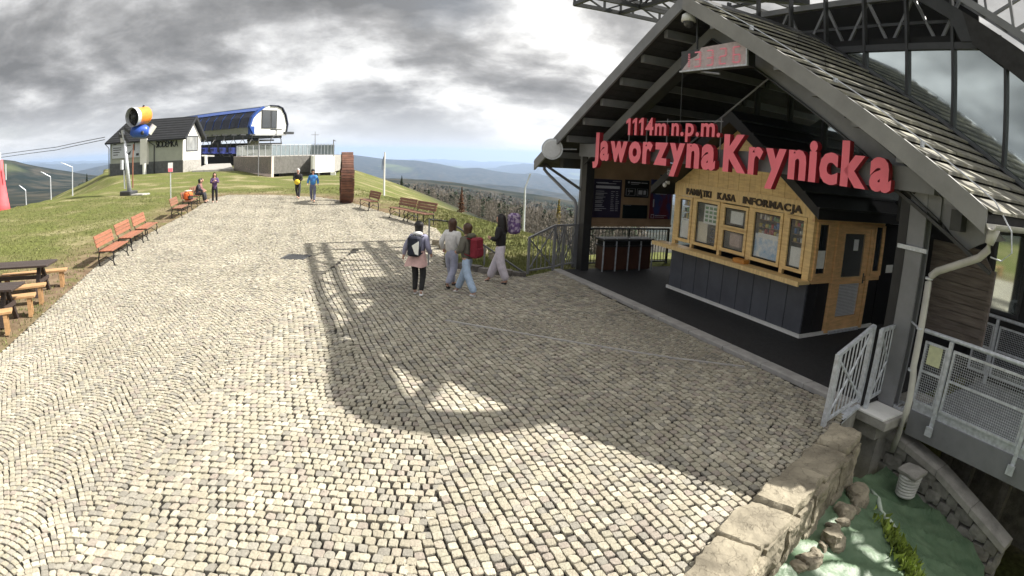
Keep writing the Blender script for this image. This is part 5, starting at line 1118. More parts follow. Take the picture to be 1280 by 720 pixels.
# sign post
b = ag(213.5, 250.5); D_ = math.hypot(b.x, b.y); tp = atd(210, 203.5, D_); sp_ = T('sign_post', 'small red and white sign on a thin pole behind the dark benches', 'sign', b, 0, b)
sp_.part('pole', MB().tube([b, (b.x, b.y, tp.z - .1)], .035, 8), m_galv); vw = Vector((b.x, b.y, 0)).normalized(); pr_ = Vector((vw.y, -vw.x, 0)); cs = Vector((b.x, b.y, tp.z)) - vw * .05
def vplate(c, w_, z0, z1, t_=.02, off=0): 
    c = Vector(c) - vw * off; return MB().hexa([c - pr_ * w_ / 2 + Vector((0, 0, z0)), c + pr_ * w_ / 2 + Vector((0, 0, z0)), c + pr_ * w_ / 2 + vw * t_ + Vector((0, 0, z0)), c - pr_ * w_ / 2 + vw * t_ + Vector((0, 0, z0)), c - pr_ * w_ / 2 + Vector((0, 0, z1)), c + pr_ * w_ / 2 + Vector((0, 0, z1)), c + pr_ * w_ / 2 + vw * t_ + Vector((0, 0, z1)), c - pr_ * w_ / 2 + vw * t_ + Vector((0, 0, z1))])
sp_.part('plate', vplate(cs, .30, -.55, 0), m_white); sp_.part('red_panel', vplate(cs, .27, -.53, -.32, .012, .012), m_red)
# snow gun
b = ag(161, 243); Dg = math.hypot(b.x, b.y); k_ = Dg / 751; sg_ = T('snow_gun', 'orange and blue snow cannon on a white mast standing on the meadow', 'snow cannon', b, 0, b)
P = lambda x, y, o=0: atd(x, y, Dg + o)
sg_.part('base', MB().bbox((b.x - .5, b.y - .5, b.z - .3), (b.x + .5, b.y + .5, b.z + .25), .05), m_steel); sg_.part('mast', MB().tube([(P(162, 240)), P(156, 176)], [.17, .12], 10), m_galv, sm=True)
sg_.part('footing', MB().bbox((b.x + .6, b.y - .6, b.z - .3), (b.x + 1.7, b.y + .4, b.z + .05), .05), m_conc)
m_or = mat('orange paint', (.75, .24, .03), .4, 0, .12, 3); m_blu = mat('blue paint', (.03, .09, .42), .35, 0, .12, 3)
c0, c1 = P(166, 146.5, -.7), P(184, 143.5, .4); ax = (c1 - c0).normalized()
br = sg_.part('barrel', MB().tube([c0 + ax * .25, c0 + ax * .4, c1 - ax * .1, c1], [.62, .60, .60, .52], 20), m_or, sm=True)
m = MB(); 
for s_ in (0,): m.tube([c0 - ax * .1, c0 + ax * .3], [.68, .64], 20, False); m.tube([c0 - ax * .1, c0 + ax * .3], [.66, .62], 20, False)
sg_.part('nozzle_ring', m, m_galv, parent=br); sg_.part('fan_opening', MB().tube([c0 + ax * .2, c0 + ax * .24], .6, 20), m_dark, parent=br)
sg_.part('fan_hub', MB().ell(c0 + ax * .1, (.2, .2, .2), 10, 6), m_steel, parent=br)
for q in range(5): a = q * 1.257; sg_.part('fan_blade', MB().beam(c0 + ax * .15, c0 + ax * .15 + Vector((0, math.cos(a), math.sin(a))) * .52, .05, .16, tuple(ax)), m_steel, parent=br)
sg_.part('valve', MB().tube([P(178, 136), P(180, 131.5)], .08, 6), m_steel); sg_.part('compressor', MB().tube([P(163, 164), P(166, 164.5), P(182, 164), P(186, 164)], [.25, .45, .47, .3], 14), m_blu, sm=True)
sg_.part('vent', MB().ell(P(178, 166, -.5), (.14, .1, .14), 8, 6), m_steel); sg_.part('air_pipe', MB().tube([P(193, 156.5), P(186, 167)], .22, 10), m_white)
sg_.part('yoke', MB().beam(P(150, 163), P(160, 178), .2, .2).beam(P(148, 170), P(158, 171), .25, .22).beam(P(155, 160), P(170, 172), .12, .16), m_steel); sg_.part('yoke_arm', MB().beam(P(154, 178), P(152, 163), .22, .3), m_galv)
sg_.part('hydrant', MB().tube([P(152.5, 200), P(152.5, 212)], .14, 8).tube([P(155, 213), P(156, 236)], .06, 6), m_galv); sg_.part('cable', MB().tube([P(167, 180), P(166, 200), P(166, 235)], .05, 5), mat('rusty hose', (.25, .1, .06), .7))
# lodge
def onwall(px, py, p0, d): # pixel ray meets the vertical plane through p0 along d -> (distance along d, z)
    r = ray(px, py); n = Vector((-d.y, d.x, 0)); t = (p0.x * n.x + p0.y * n.y) / (r[0] * n.x + r[1] * n.y); q = Vector((r[0] * t, r[1] * t, CAMH + r[2] * t)); return (q.x - p0.x) * d.x + (q.y - p0.y) * d.y, q.z
Hc = atd(228.3, 217, 67); Hc.z = gz(Hc.x, Hc.y); vv = Vector((Hc.x, Hc.y, 0)).normalized(); prr = Vector((vv.y, -vv.x, 0)); c25, s25 = math.cos(.44), math.sin(.44); xd = prr * c25 - vv * s25; yd = vv * c25 + prr * s25
Hang = math.atan2(xd.y, xd.x); Lw = -onwall(137.3, 217, Hc, xd)[0]; ez = onwall(228, 174, Hc, xd)[1] - Hc.z; pz = onwall(228, 200.3, Hc, xd)[1] - Hc.z; Dw = onwall(250.8, 200, Hc, yd)[0]; rz = onwall(243, 149, Hc, yd)[1] - Hc.z
print('house', Lw, Dw, ez, pz, rz)
m_wallw = mat('white render', (.72, .71, .67), .85, 0, .06, 1); m_wallg = mat('grey green render', (.36, .38, .34), .85, 0, .08, 1); m_plin = mat('dark grey stone plinth', (.10, .105, .11), .85, 0, .2, 3, .3); m_slate = mat('black metal roof', (.022, .023, .026), .45, .2, .2, 2)
hs = T('mountain_lodge', 'small white and grey lodge with black roof and dark plinth beside the lift station', 'building', Hc, Hang)
hxl = lambda px, py=190: onwall(px, py, Hc, xd)[0]; xw = lambda px, py=190: hxl(px, py); zw = lambda px, py: onwall(px, py, Hc, xd)[1] - Hc.z
hs.part('plinth', MB().box((-Lw, 0, -1.2), (0, Dw, pz)), m_plin)
X1, X2 = xw(177.6), xw(186)
hs.part('wall', MB().box((-Lw + .03, .03, pz), (X1, Dw - .03, ez + .3)), m_wallg, label='left grey wall behind the information board')
hs.part('pillar', MB().box((X1, -.5, pz - .25), (X2, .6, ez + .28)), m_wallw); hs.part('wall', MB().box((X2, .03, pz), (-.03, Dw - .03, ez + .3)), m_wallg, label='grey wall carrying the lettering')
hs.part('gable_wall', MB().prism([(0, pz), (Dw, pz), (Dw, ez + .1), (Dw / 2, rz - .15), (0, ez + .1)], lambda a, b, t: (t, a, b), -.03, .02), m_wallw); hs.part('gable_plinth', MB().box((.0, 0, -.8), (.06, Dw, pz)), m_conc)
a0, z0 = onwall(232.5, 188, Hc, yd); a1, z1 = onwall(246.5, 171, Hc, yd); z0 -= Hc.z; z1 -= Hc.z
wf = hs.part('window', MB().box((.02, a0 - .1, z0 - .1), (.08, a1 + .1, z0)).box((.02, a0 - .1, z1), (.08, a1 + .1, z1 + .1)).box((.02, a0 - .1, z0), (.08, a0, z1)).box((.02, a1, z0), (.08, a1 + .1, z1)), m_steel); hs.part('pane', MB().box((.02, a0, z0), (.04, a1, z1)), mat('pale reflecting pane', (.30, .30, .28), .15, .3, .3, .8), parent=wf)
RH = rz - ez; xh = xw(147, 160)
for sgn in (0, 1):
    y0, y1 = (-.45, Dw / 2) if sgn == 0 else (Dw + .45, Dw / 2); rp_ = hs.part('roof', MB().add([(-Lw - .45, y0, ez - .05), (.5, y0, ez - .05), (.5, y1, rz + .12), (xh, y1, rz + .12), (-Lw - .45, y0, ez + .12), (.5, y0, ez + .12), (.5, y1, rz + .3), (xh, y1, rz + .3)], [(0, 1, 2, 3), (4, 7, 6, 5), (0, 4, 5, 1), (1, 5, 6, 2), (2, 6, 7, 3), (3, 7, 4, 0)]), m_slate)
    for k in range(9):
        f = (k + .6) / 9; y = y0 + (y1 - y0) * f; z = ez + .12 + (rz + .18 - ez) * f; hs.part('roof_batten', MB().beam((-Lw - .45 + (xh + Lw + .45) * f, y, z), (.5, y, z), .06, .05), m_steel, parent=rp_)
hs.part('roof', MB().add([(-Lw - .45, -.45, ez - .05), (-Lw - .45, Dw + .45, ez - .05), (xh, Dw / 2, rz + .12), (-Lw - .45, -.45, ez + .12), (-Lw - .45, Dw + .45, ez + .12), (xh, Dw / 2, rz + .3)], [(0, 1, 2), (3, 5, 4), (0, 3, 4, 1), (1, 4, 5, 2), (2, 5, 3, 0)]), m_slate)
hs.part('roof_edge', MB().beam((.52, -.45, ez + .05), (.52, Dw / 2, rz + .22), .06, .3, (0, 0, 1)).beam((.52, Dw + .45, ez + .05), (.52, Dw / 2, rz + .22), .06, .3, (0, 0, 1)), m_slate)
hs.part('downpipe', MB().tube([(X2 + .25, -.4, ez - .1), (X2 + .75, -.08, ez - .5), (X2 + .75, -.08, 0)], .06, 6), m_black); hs.part('downpipe', MB().tube([(-Lw - .4, -.4, ez), (-Lw - .06, -.08, ez - .5), (-Lw - .06, -.08, 0)], .05, 6), m_plin)
hs.part('cylinder_tank', MB().tube([(xw(184.5), -.75, -.2), (xw(184.5), -.75, zw(184.5, 204))], .24, 12), m_white)
bd = hs.part('info_board', MB().box((xw(140.5), -.08, zw(140, 198.5)), (xw(177), -.02, zw(140, 177))), m_galv, label='pale information board with map'); m = MB()
for i, (u0, u1, y) in enumerate(((142, 146, 181), (142, 152, 185.5), (142, 152, 188), (142, 150, 191), (142, 148, 194), (159, 164, 182), (169, 173, 178), (166, 168, 186))): m.box((xw(u0), -.10, zw(u0, y + .5)), (xw(u1), -.08, zw(u0, y - .5)))
m.prism([(xw(159), zw(159, 193)), (xw(163), zw(163, 193.5)), (xw(165), zw(165, 187)), (xw(163.5), zw(163, 189))], lambda a, b, t: (a, t, b), -.10, -.08).box((xw(170.5), -.1, zw(171, 194.5)), (xw(174), -.08, zw(171, 191.5))).box((xw(168), -.1, zw(168, 188)), (xw(169), -.08, zw(168, 178)))
p_ = hs.part('board_print', m, m_steel, parent=bd); p_['kind'] = 'stuff'
letters(hs, 'SIÓDEMKA', xw(195), xw(222.5), zw(195, 184.5), zw(195, 177.5) - zw(195, 185.2), -.02, .1, .0, m_dark, gapk=.05)
# chairlift station
Sc = atd(316, 167, 84); Sz = gz(Sc.x, Sc.y); vv = Vector((Sc.x, Sc.y, 0)).normalized(); prr = Vector((vv.y, -vv.x, 0)); a_ = math.radians(35); ex_ = prr * math.cos(a_) + vv * math.sin(a_); ey_ = -prr * math.sin(a_) + vv * math.cos(a_)
Sb = Vector((Sc.x, Sc.y, Sz)); Sang = math.atan2(ex_.y, ex_.x)      # local x = along the end wall, local y = along the body
EWd = onwall(357.5, 160, Sb, ex_)[0]; BL = onwall(193, 160, Sb, ey_)[0]; zb = onwall(316, 167, Sb, ex_)[1] - Sz; zt = onwall(330, 131.5, Sb, ex_)[1] - Sz
print('station', EWd, BL, zb, zt)
ls = T('chairlift_station', 'blue chairlift station with long dark glazed body and white end cabin', 'lift station', Sb, Sang); Hh = zt - zb
m_tint = mat('dark blue tinted glazing', (.015, .018, .035), .12, 0, .3, .8); m_bl2 = mat('blue station paint', (.02, .07, .30), .4, .1, .12, 2); m_lg = mat('light grey band', (.42, .43, .44), .5, 0, .08, 2)
cs_ = [(0, 0), (-.12, .25), (-.05, .55), (.12, .8), (.28, .93), (.5, 1.0), (.72, 1.0), (.86, .93), (.97, .7), (1.04, .35), (1.0, 0)]
XS = lambda a: a * EWd; ZS = lambda b: zb + b * Hh
def loft(pts, y0, y1, inset=0): return MB().prism([(XS(a), ZS(b)) for a, b in pts], lambda p, q, t: (p, t, q), y0, y1)
ls.part('end_wall', loft(cs_[:1] + [(a + .06 if a < .3 else a - .03, b - .03) for a, b in cs_[1:-1]] + cs_[-1:], .0, .25), m_white)
for i in range(len(cs_) - 1): 
    if 0 < i < 10:
        (a, b), (c, d) = cs_[i - 1 if i < 5 else i], cs_[i if i < 5 else i + 1]
        if i < 5: ls.part('blue_arch', MB().beam((XS(a), -.1, ZS(b)), (XS(c), -.1, ZS(d)), .5, .28), m_bl2)
        else: ls.part('dark_edge', MB().beam((XS(a), .05, ZS(b)), (XS(c), .05, ZS(d)), .5, .14), m_tint)
ls.part('body', loft([(.02, .0), (-.08, .25), (-.02, .55), (.15, .8), (.3, .92), (.5, .98), (.72, .98), (.85, .92), (.96, .7), (1.0, 0)], .3, BL), m_lg)
ls.part('glazing', MB().prism([(-.10, .22), (-.03, .57), (.13, .82), (.16, .80), (.0, .55), (-.07, .22)], lambda a, b, t: (XS(a) - .03, t, ZS(b)), .4, BL - .3), m_tint)
for k in range(14): y = .4 + k * (BL - .7) / 13; ls.part('glazing_bar', MB().prism([(-.105, .22), (-.035, .57), (.125, .82), (.14, .82), (-.02, .57), (-.09, .22)], lambda a, b, t: (XS(a) - .05, t, ZS(b)), y, y + .07), m_bl2)
ls.part('roof_edge', MB().prism([(.10, .80), (.3, .95), (.3, .90), (.13, .77)], lambda a, b, t: (XS(a) - .05, t, ZS(b)), .0, BL), m_bl2)
ls.part('roof', MB().prism([(.27, .95), (.5, 1.02), (.72, 1.02), (.88, .95), (.88, .9), (.27, .9)], lambda a, b, t: (XS(a), t, ZS(b)), .1, BL * .93), mat('grey roof deck', (.16, .18, .20), .5, 0, .1, 2))
ls.part('blue_skirt', MB().box((XS(-.1), -.15, ZS(-.04)), (XS(.03), .35, ZS(.25))), m_bl2)
w0, zz0 = onwall(326.5, 160.5, Sb, ex_); w1, zz1 = onwall(346.5, 138, Sb, ex_); zz0 -= Sz; zz1 -= Sz
wf = ls.part('window', MB().box((w0, -.06, zz0), (w1, .02, zz1)), m_steel); 
for i in range(2): ls.part('pane', MB().box((w0 + .12 + i * (w1 - w0) * .6, -.09, zz0 + .12), (w0 + (w1 - w0) * (.55 if i == 0 else 1) - .08, -.06, zz1 - .12)), m_glassd, parent=wf)
ls.part('vent_box', MB().box((EWd * .85, -1.0, zb - .1), (EWd * 1.12, -.5, zb + .25)), m_steel)
ls.part('bottom_rail', MB().box((-.2, -.1, zb - .25), (EWd, .4, zb - .003)), m_lg); ls.part('underside', MB().box((.4, .45, zb - .6), (EWd - .4, BL, zb - .003)), m_steel)
for y in (3.5, 14, 24): ls.part('column', MB().box((EWd * .35, y, -.6), (EWd * .6, y + .8, zb - .6)), m_conc)
ls.part('wheel', MB().tube([(EWd / 2, 2.2, zb - 1.0), (EWd / 2, 2.2, zb - .8)], 2.0, 24), m_steel)
ls.part('shade_block', MB().box((.2, 6, -.6), (EWd + 4, BL - 1, zb - 1.2)), m_dark)  # black block standing in for the shade under the station body
m_seat = mat('dark blue chair shells', (.02, .03, .16), .4, 0, .2, 2)
def chair(label, loc, ang, s=1.0, dark=True, group='chairs parked under the lift station'):
    t = T('lift_chair', label, 'chairlift chair', loc, ang, (0, 0, 0), group)
    t.part('hanger', MB().tube([(0, 0, 3.0 * s), (0, 0, 2.3 * s)], .06, 6).tube([(-.9 * s, 0, .9 * s), (-.75 * s, 0, 1.9 * s), (-.2 * s, 0, 2.3 * s), (.2 * s, 0, 2.3 * s), (.75 * s, 0, 1.9 * s), (.9 * s, 0, .9 * s)], .05, 6), m_steel)
    t.part('grip', MB().box((-.8 * s, -.1, 2.9 * s), (.8 * s, .1, 3.05 * s)), m_steel)
    for k in range(4): x = (-1.0 + k * .5) * s; t.part('seat', MB().bbox((x + .03, -.35, .45 * s), (x + .47 * s, .2, .6 * s), .04).bbox((x + .03, .15, .5 * s), (x + .47 * s, .28, 1.3 * s), .04), m_seat if dark else m_steel)
    t.part('footrest', MB().tube([(-.9 * s, -.5, .1), (.9 * s, -.5, .1)], .03, 6).tube([(-.9 * s, .1, .8 * s), (-.9 * s, -.5, .1)], .03, 6).tube([(.9 * s, .1, .8 * s), (.9 * s, -.5, .1)], .03, 6), m_steel); return t
lab = ['first parked blue lift chair next to the lodge gable', 'second parked blue lift chair from the lodge', 'third parked blue lift chair from the lodge', 'fourth parked blue lift chair from the lodge', 'fifth parked blue lift chair, just left of the glass balustrade', 'last parked blue lift chair, behind the glass balustrade']
for k in range(6):
    p = atd(257 + k * 11.5, 192, 80 + (5 - k) * 1.1); p.z = atd(257 + k * 11.5, 194, 80).z - .3; chair(lab[k], p, Sang + .5, 1.0)
# terrace with balustrade
def wallpts(name, label, pts, zt_, mt, parent_t, th=.3):
    pass
tz = atd(340, 195.3, 60).z; A_, B_, C_, D2, E2 = atd(292, 196, 67), atd(339.5, 196, 58), atd(389, 196, 61.5), atd(391, 196, 58.5), atd(418, 196, 61)
te = T('lookout_terrace', 'concrete lookout terrace with glass balustrade below the lift station', 'terrace', (B_.x, B_.y, gz(B_.x, B_.y)), 0, (B_.x, B_.y, gz(B_.x, B_.y)))
m_pink = mat('sunlit pinkish render', (.80, .66, .60), .85, 0, .12, .9, .1); m_grend = mat('shaded grey render', (.26, .25, .24), .85, 0, .1, .8, .1)  # sun and shade on the two terrace walls are put into their colours
def vwall(p, q, z0, z1, th=.25):
    d = (Vector((q.x, q.y, 0)) - Vector((p.x, p.y, 0))).normalized(); n = Vector((-d.y, d.x, 0)) * th
    a, b = Vector((p.x, p.y, 0)), Vector((q.x, q.y, 0)); Z = lambda v, z: Vector((v.x, v.y, z)); return MB().hexa([Z(a, z0), Z(b, z0), Z(b + n, z0), Z(a + n, z0), Z(a, z1), Z(b, z1), Z(b + n, z1), Z(a + n, z1)])
te.part('wall', vwall(A_, B_, -.2, tz), m_pink, label='sunlit pinkish render wall'); zm = atd(360, 216, 60).z
te.part('wall', vwall(B_, C_, zm, tz), m_grend, label='shaded grey render wall'); te.part('wall', vwall(D2, E2, zm, tz), m_white, label='white projecting wall'); te.part('wall', vwall(C_, D2, zm, tz), m_white)
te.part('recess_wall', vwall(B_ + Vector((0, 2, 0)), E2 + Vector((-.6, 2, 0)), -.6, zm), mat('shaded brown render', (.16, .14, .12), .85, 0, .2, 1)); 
E3 = atd(413, 226, 60.5); te.part('support', vwall(E3, E3 + Vector((.5, .1, 0)), -.6, zm), m_white); te.part('support', vwall(atd(397, 226, 60), atd(400, 226, 60), -.6, zm), m_white)
bk = Vector((-2, 10, 0)); m = MB(); Zp = lambda v, z: (v.x, v.y, z); P4 = [A_, B_, C_, E2, E2 + bk, A_ + bk]
te.part('deck', MB().add([Zp(v, tz - .02) for v in P4] + [Zp(v, zm) for v in P4], [(0, 1, 2, 3, 4, 5), (11, 10, 9, 8, 7, 6)] + [(i, (i + 1) % 6 + 0, (i + 1) % 6 + 6, i + 6) for i in range(6)]), m_conc)
m_bal = mat('balustrade glass', (.25, .29, .31), .1, .2, .1, 2); run = [A_ + Vector((.4, 0, 0)), B_, C_, E2]
for i in range(3):
    p, q = run[i], run[i + 1]; n = 6 if i == 0 else (9 if i == 1 else 7)
    for k in range(n):
        a, b = p.lerp(q, k / n), p.lerp(q, (k + 1) / n); d = (b - a) * .06; te.part('balustrade_pane', vwall(a + d, b - d, tz + .08, tz + 1.05, .02), m_bal); te.part('baluster', MB().beam(Zp(a, tz), Zp(a, tz + 1.12), .06), m_galv)
    te.part('hand_rail', MB().beam(Zp(p, tz + 1.13), Zp(q, tz + 1.13), .06, .05), m_galv)
te.part('lamp_post', MB().tube([Zp(atd(323, 200, 58), gz(-20, 50)), Zp(atd(323, 200, 58), atd(323, 174, 58).z), atd(325, 172.5, 58)], .05, 6), m_greysteel)
te.part('mast', MB().tube([atd(417, 196, 60), atd(417, 174.5, 60), atd(419.5, 176.5, 60)], .05, 6), m_greysteel)
ax_ = T('antenna_mast', 'thin cross shaped antenna standing behind the glass balustrade', 'antenna', atd(394, 190, 72), 0, atd(394, 190, 72)); ax_.part('pole', MB().tube([atd(394, 194, 72), atd(394, 164.5, 72)], [.07, .03], 6), m_greysteel); ax_.part('cross_arm', MB().tube([atd(389, 168.5, 72), atd(398.5, 168.5, 72)], .03, 5), m_greysteel)
hc = chair('single grey lift chair hanging at the white station end', atd(344.5, 194, 68), Sang, .95, False, None)
ls2 = solo('lift_rope', MB().tube([atd(-60, 200, 150), atd(-20, 196, 140), atd(70, 184, 110), atd(131, 171.5, 88)], .05, 5), m_steel, 'upper steel haul rope running left from the lodge roof', 'cable')
ls3 = solo('lift_rope', MB().tube([atd(-60, 205, 150), atd(-20, 200, 140), atd(70, 187.5, 110), atd(131, 174.5, 88)], .05, 5), m_steel, 'lower steel haul rope running left from the lodge roof', 'cable')
# ramp and trestle between lodge and terrace
rp0 = T('access_ramp', 'pale gravel ramp with white trestle leading up to the lift station', 'ramp', ag(262, 215), 0, ag(262, 215)); q = [atd(240, 215, 66), atd(292, 217, 66), atd(288, 203, 78), atd(258, 203, 78)]
rp0.part('ramp_surface', MB().hexa([(v.x, v.y, gz(v.x, v.y) - .3) for v in q] + [(v.x, v.y, gz(v.x, v.y) + (.15 if i < 2 else .5)) for i, v in enumerate(q)]), m_conc); 
rp0.part('trestle', MB().beam(atd(252, 194.5, 68), atd(268, 195, 68), .15, .15).beam(atd(257.5, 194.5, 68), atd(257.5, 205, 68), .45, .2), m_white)
# wooden wheel
b = ag(433, 253); Dm = math.hypot(b.x, b.y); k_ = Dm / 751; zt_ = atd(432, 190, Dm).z; Rw = (zt_ - b.z) / 2 + .0; wv = Vector((b.x, b.y, 0)).normalized(); wp = Vector((wv.y, -wv.x, 0)); wa = wv.copy(); rotw = math.radians(2.5); wa = (wv * math.cos(rotw) - wp * math.sin(rotw)); wx = Vector((wa.y, -wa.x, 0))
wh = T('wooden_wheel', 'tall upright wheel shaped wooden slat sculpture on the far plaza edge', 'sculpture', b, 0, b); m_ws = mat('reddish weathered slats', (.13, .055, .035), .65, 0, .3, 4, .2, rnd=.3); c_ = Vector((b.x, b.y, b.z + Rw)); hw = 8 * k_
N_ = 58
for k in range(N_):
    t_ = 2 * math.pi * (k + .5) / N_; r0, r1 = Rw - .11, Rw; dt = math.pi / N_ * .86; P8 = []
    hk = hw * (1.0 - .12 * (math.sin(t_) > .35) + .03 * math.sin(k * 5.1))
    for z_ in (0, 1):
        for (rr_, tt) in ((r0, t_ - dt), (r1, t_ - dt), (r1, t_ + dt), (r0, t_ + dt)):
            P8.append(c_ + wa * (math.cos(tt) * rr_) + Vector((0, 0, math.sin(tt) * rr_)) + wx * (hk if z_ else -hk))
    wh.part('slat', MB().hexa(P8), m_ws)
for s_ in (-.55, .55):
    m = MB(); pts = [c_ + wa * (math.cos(2 * math.pi * i / 40) * (Rw - .2)) + Vector((0, 0, math.sin(2 * math.pi * i / 40) * (Rw - .2))) + wx * hw * s_ for i in range(41)]; m.tube(pts, .08, 6); wh.part('ring', m, m_iron)
wh.part('foot', MB().hexa([b - wx * hw * .7 - wa * .5 + Vector((0, 0, -.1)), b + wx * hw * .7 - wa * .5 + Vector((0, 0, -.1)), b + wx * hw * .7 + wa * .5 + Vector((0, 0, -.1)), b - wx * hw * .7 + wa * .5 + Vector((0, 0, -.1)), b - wx * hw * .7 - wa * .5 + Vector((0, 0, .42)), b + wx * hw * .7 - wa * .5 + Vector((0, 0, .42)), b + wx * hw * .7 + wa * .5 + Vector((0, 0, .42)), b - wx * hw * .7 + wa * .5 + Vector((0, 0, .42))]), m_ws)
# flagpole, lamp posts, red cone
b = ag(480, 243); b = Vector((b.x, b.y, gz(b.x, b.y))); Df = math.hypot(b.x, b.y); fp = T('flagpole', 'white flagpole with a limp narrow flag behind the single bench', 'flagpole', b, 0, b)
fp.part('pole', MB().tube([b - Vector((0, 0, .5)), atd(481, 190, Df)], [.07, .04], 8), m_white); fl_ = [atd(480.6, 192.5, Df), atd(477.5, 201, Df), atd(476.5, 212, Df), atd(478.6, 213, Df), atd(480.4, 200, Df)]; fp.part('flag', MB().add(fl_ + [p + Vector((0, .05, 0)) for p in fl_], [(0, 1, 2, 3, 4), (9, 8, 7, 6, 5)] + [(i, (i + 1) % 5, 5 + (i + 1) % 5, 5 + i) for i in range(5)]), mat('blue white flag', (.35, .42, .6), .8, 0, .4, .7))
def lamp(base, bend, tip, D, label, grp='slope lamp posts'):
    b0 = atd(*base, D); b0.z = min(b0.z, hz_(b0.x, b0.y)) - .3; t = T('lamp_post', label, 'lamp post', b0, 0, b0, grp); t.part('pole', MB().tube([b0, atd(*bend, D)], [.07, .05], 7), m_galv); t.part('arm', MB().tube([atd(*bend, D), atd(*tip, D)], .04, 6), m_galv); t.part('lamp_head', MB().beam(atd(*tip, D), Vector(atd(*tip, D)).lerp(atd(*bend, D), .22), .16, .08), m_galv)
lamp((33, 256), (32, 238), (24, 231.5), 62, 'leftmost and lowest pale lamp post on the slope edge'); lamp((64, 249), (63, 221), (51, 214.5), 60, 'middle pale lamp post on the left slope edge'); lamp((90.5, 244), (90.5, 209), (76, 203), 58, 'tallest pale lamp post left of the dark spruce')
lamp((655, 280), (656.5, 235), (663, 217), 34, 'pale bent lamp post beyond the meadow right of the walking girls', None)
b = atd(2, 263, 44); b.z = hz_(b.x, b.y) - .1; rc = T('red_marker_cone', 'tall coral red padded cone at the left picture edge', 'marker', b, 0, b); tpz = atd(1, 200, 44).z
m_cone = mat('coral red padding', (.75, .11, .13), .7, 0, .15, 2); vs = [(b.x + .36 * (1 - f) ** 1.3 + .08, b.z + (tpz - b.z) * f) for f in (0, .2, .4, .6, .8, 1)]
rc.part('padding', MB().tube([(b.x, b.y, z) for _, z in vs], [1.0 * (1 - f) ** 1.4 * .55 + .22 for f in (0, .2, .4, .6, .8, 1)], 14), m_cone, sm=True); rc.part('pole', MB().tube([(b.x, b.y, b.z), (b.x, b.y, tpz + .5)], .08, 7), m_galv); rc.part('stay', MB().tube([atd(7, 205, 43.5), atd(7.5, 225, 43.5)], .05, 5), m_galv)
# low stone bank, steps and handrail left of the porch
bw_ = T('bank_wall', 'low brown stone edging behind the walking girls', 'wall', ag(600, 340), 0, ag(600, 340)); o_b = ag(600, 340)
pl_ = [ag(556, 334), ag(580, 337), ag(606, 342), ag(632, 345), at(658, 347.5)]; 
for i in range(4):
    p, q = pl_[i], pl_[i + 1]; n = 3
    for k in range(n):
        a, b = p.lerp(q, k / n), p.lerp(q, (k + 1) / n - .01); d = (b - a).normalized(); nx = Vector((-d.y, d.x, 0)) * .22; zz2 = .12 + random.Random(i * 5 + k).uniform(-.02, .03)
        bw_.part('edging_stone', MB().hexa([a + Vector((0, 0, -.2)), b + Vector((0, 0, -.2)), b + nx + Vector((0, 0, -.2)), a + nx + Vector((0, 0, -.2)), a + Vector((0, 0, zz2)), b + Vector((0, 0, zz2)), b + nx + Vector((0, 0, zz2)), a + nx + Vector((0, 0, zz2))]), m_rockd)
hr = T('stair_handrail', 'thin black handrail dropping down the meadow behind the girls', 'handrail', ag(536, 331), 0, ag(536, 331))
h0, h1, h2 = ag(535.5, 331), ag(560.5, 322), at(606, 347, -.1); tz0 = vz = atd(535.5, 274, math.hypot(h0.x, h0.y)); tz1 = atd(560.5, 277, math.hypot(h1.x, h1.y))
h3 = at(655, 350, 0)
hr.part('post', MB().beam(h0, (h0.x, h0.y, tz0.z), .04), m_greysteel); hr.part('post', MB().beam(h1, (h1.x, h1.y, tz1.z), .04), m_steel); d3 = math.hypot(h3.x, h3.y) + .3; tz3 = atd(655, 341, d3)
hr.part('rail', MB().tube([(h0.x, h0.y, tz0.z), (h1.x, h1.y, tz1.z), tz3], .025, 6), m_steel); p = atd(606, 308, (math.hypot(h1.x, h1.y) + d3) / 2); hr.part('post', MB().beam((p.x, p.y, -.3), p, .04), m_greysteel)
# small pale boulders by the path
for k, (x, y) in enumerate(((548, 306), (556, 311), (600, 316), (618, 322))):
    p = ag(x, y); m = rockmesh((p.x - .18, p.y - .14, p.z - .1), (p.x + .2, p.y + .15, p.z + .16), 200 + k, .06, 4); solo('bank_stone', m, m_rock, ['pale stone just right of the first handrail post', 'pale stone beside the shadow edge behind the first girl', 'pale stone in the grass above the red rucksack', 'pale stone in the grass left of the black jacket'][k], 'stone', p, 0, p)
# ================================================================== people
m_skin = mat('skin', (.52, .30, .22), .55, 0, .08, 9); m_hairb = mat('black hair', (.012, .01, .01), .5, 0, .3, 12, .2, 60, stretch=(6, 6, 1)); m_hairn = mat('brown hair', (.07, .035, .02), .5, 0, .3, 12, .2, 60, stretch=(6, 6, 1))
m_soc = mat('dark eyes', (.02, .015, .015), .3)
def skinned(nodes, edges, sub=1):
    "nodes: {key:(x,y,z,r)}; root is the first key"
    keys = list(nodes); ix = {k: i for i, k in enumerate(keys)}; me = bpy.data.meshes.new('sk'); me.from_pydata([nodes[k][:3] for k in keys], [(ix[a], ix[b]) for a, b in edges], []); me.update()
    ob = bpy.data.objects.new('sk', me); C.objects.link(ob); ob.modifiers.new('s', 'SKIN'); 
    for i, k in enumerate(keys):
        r = nodes[k][3]; v = me.skin_vertices[0].data[i]; v.radius = r if isinstance(r, tuple) else (r, r); v.use_root = (i == 0)
    sb = ob.modifiers.new('u', 'SUBSURF'); sb.levels = sub; sb.render_levels = sub; dg = bpy.context.evaluated_depsgraph_get(); dg.update(); out = bpy.data.meshes.new_from_object(ob.evaluated_get(dg)); bpy.data.objects.remove(ob); bpy.data.meshes.remove(me)
    out.polygons.foreach_set('use_smooth', [True] * len(out.polygons)); return out
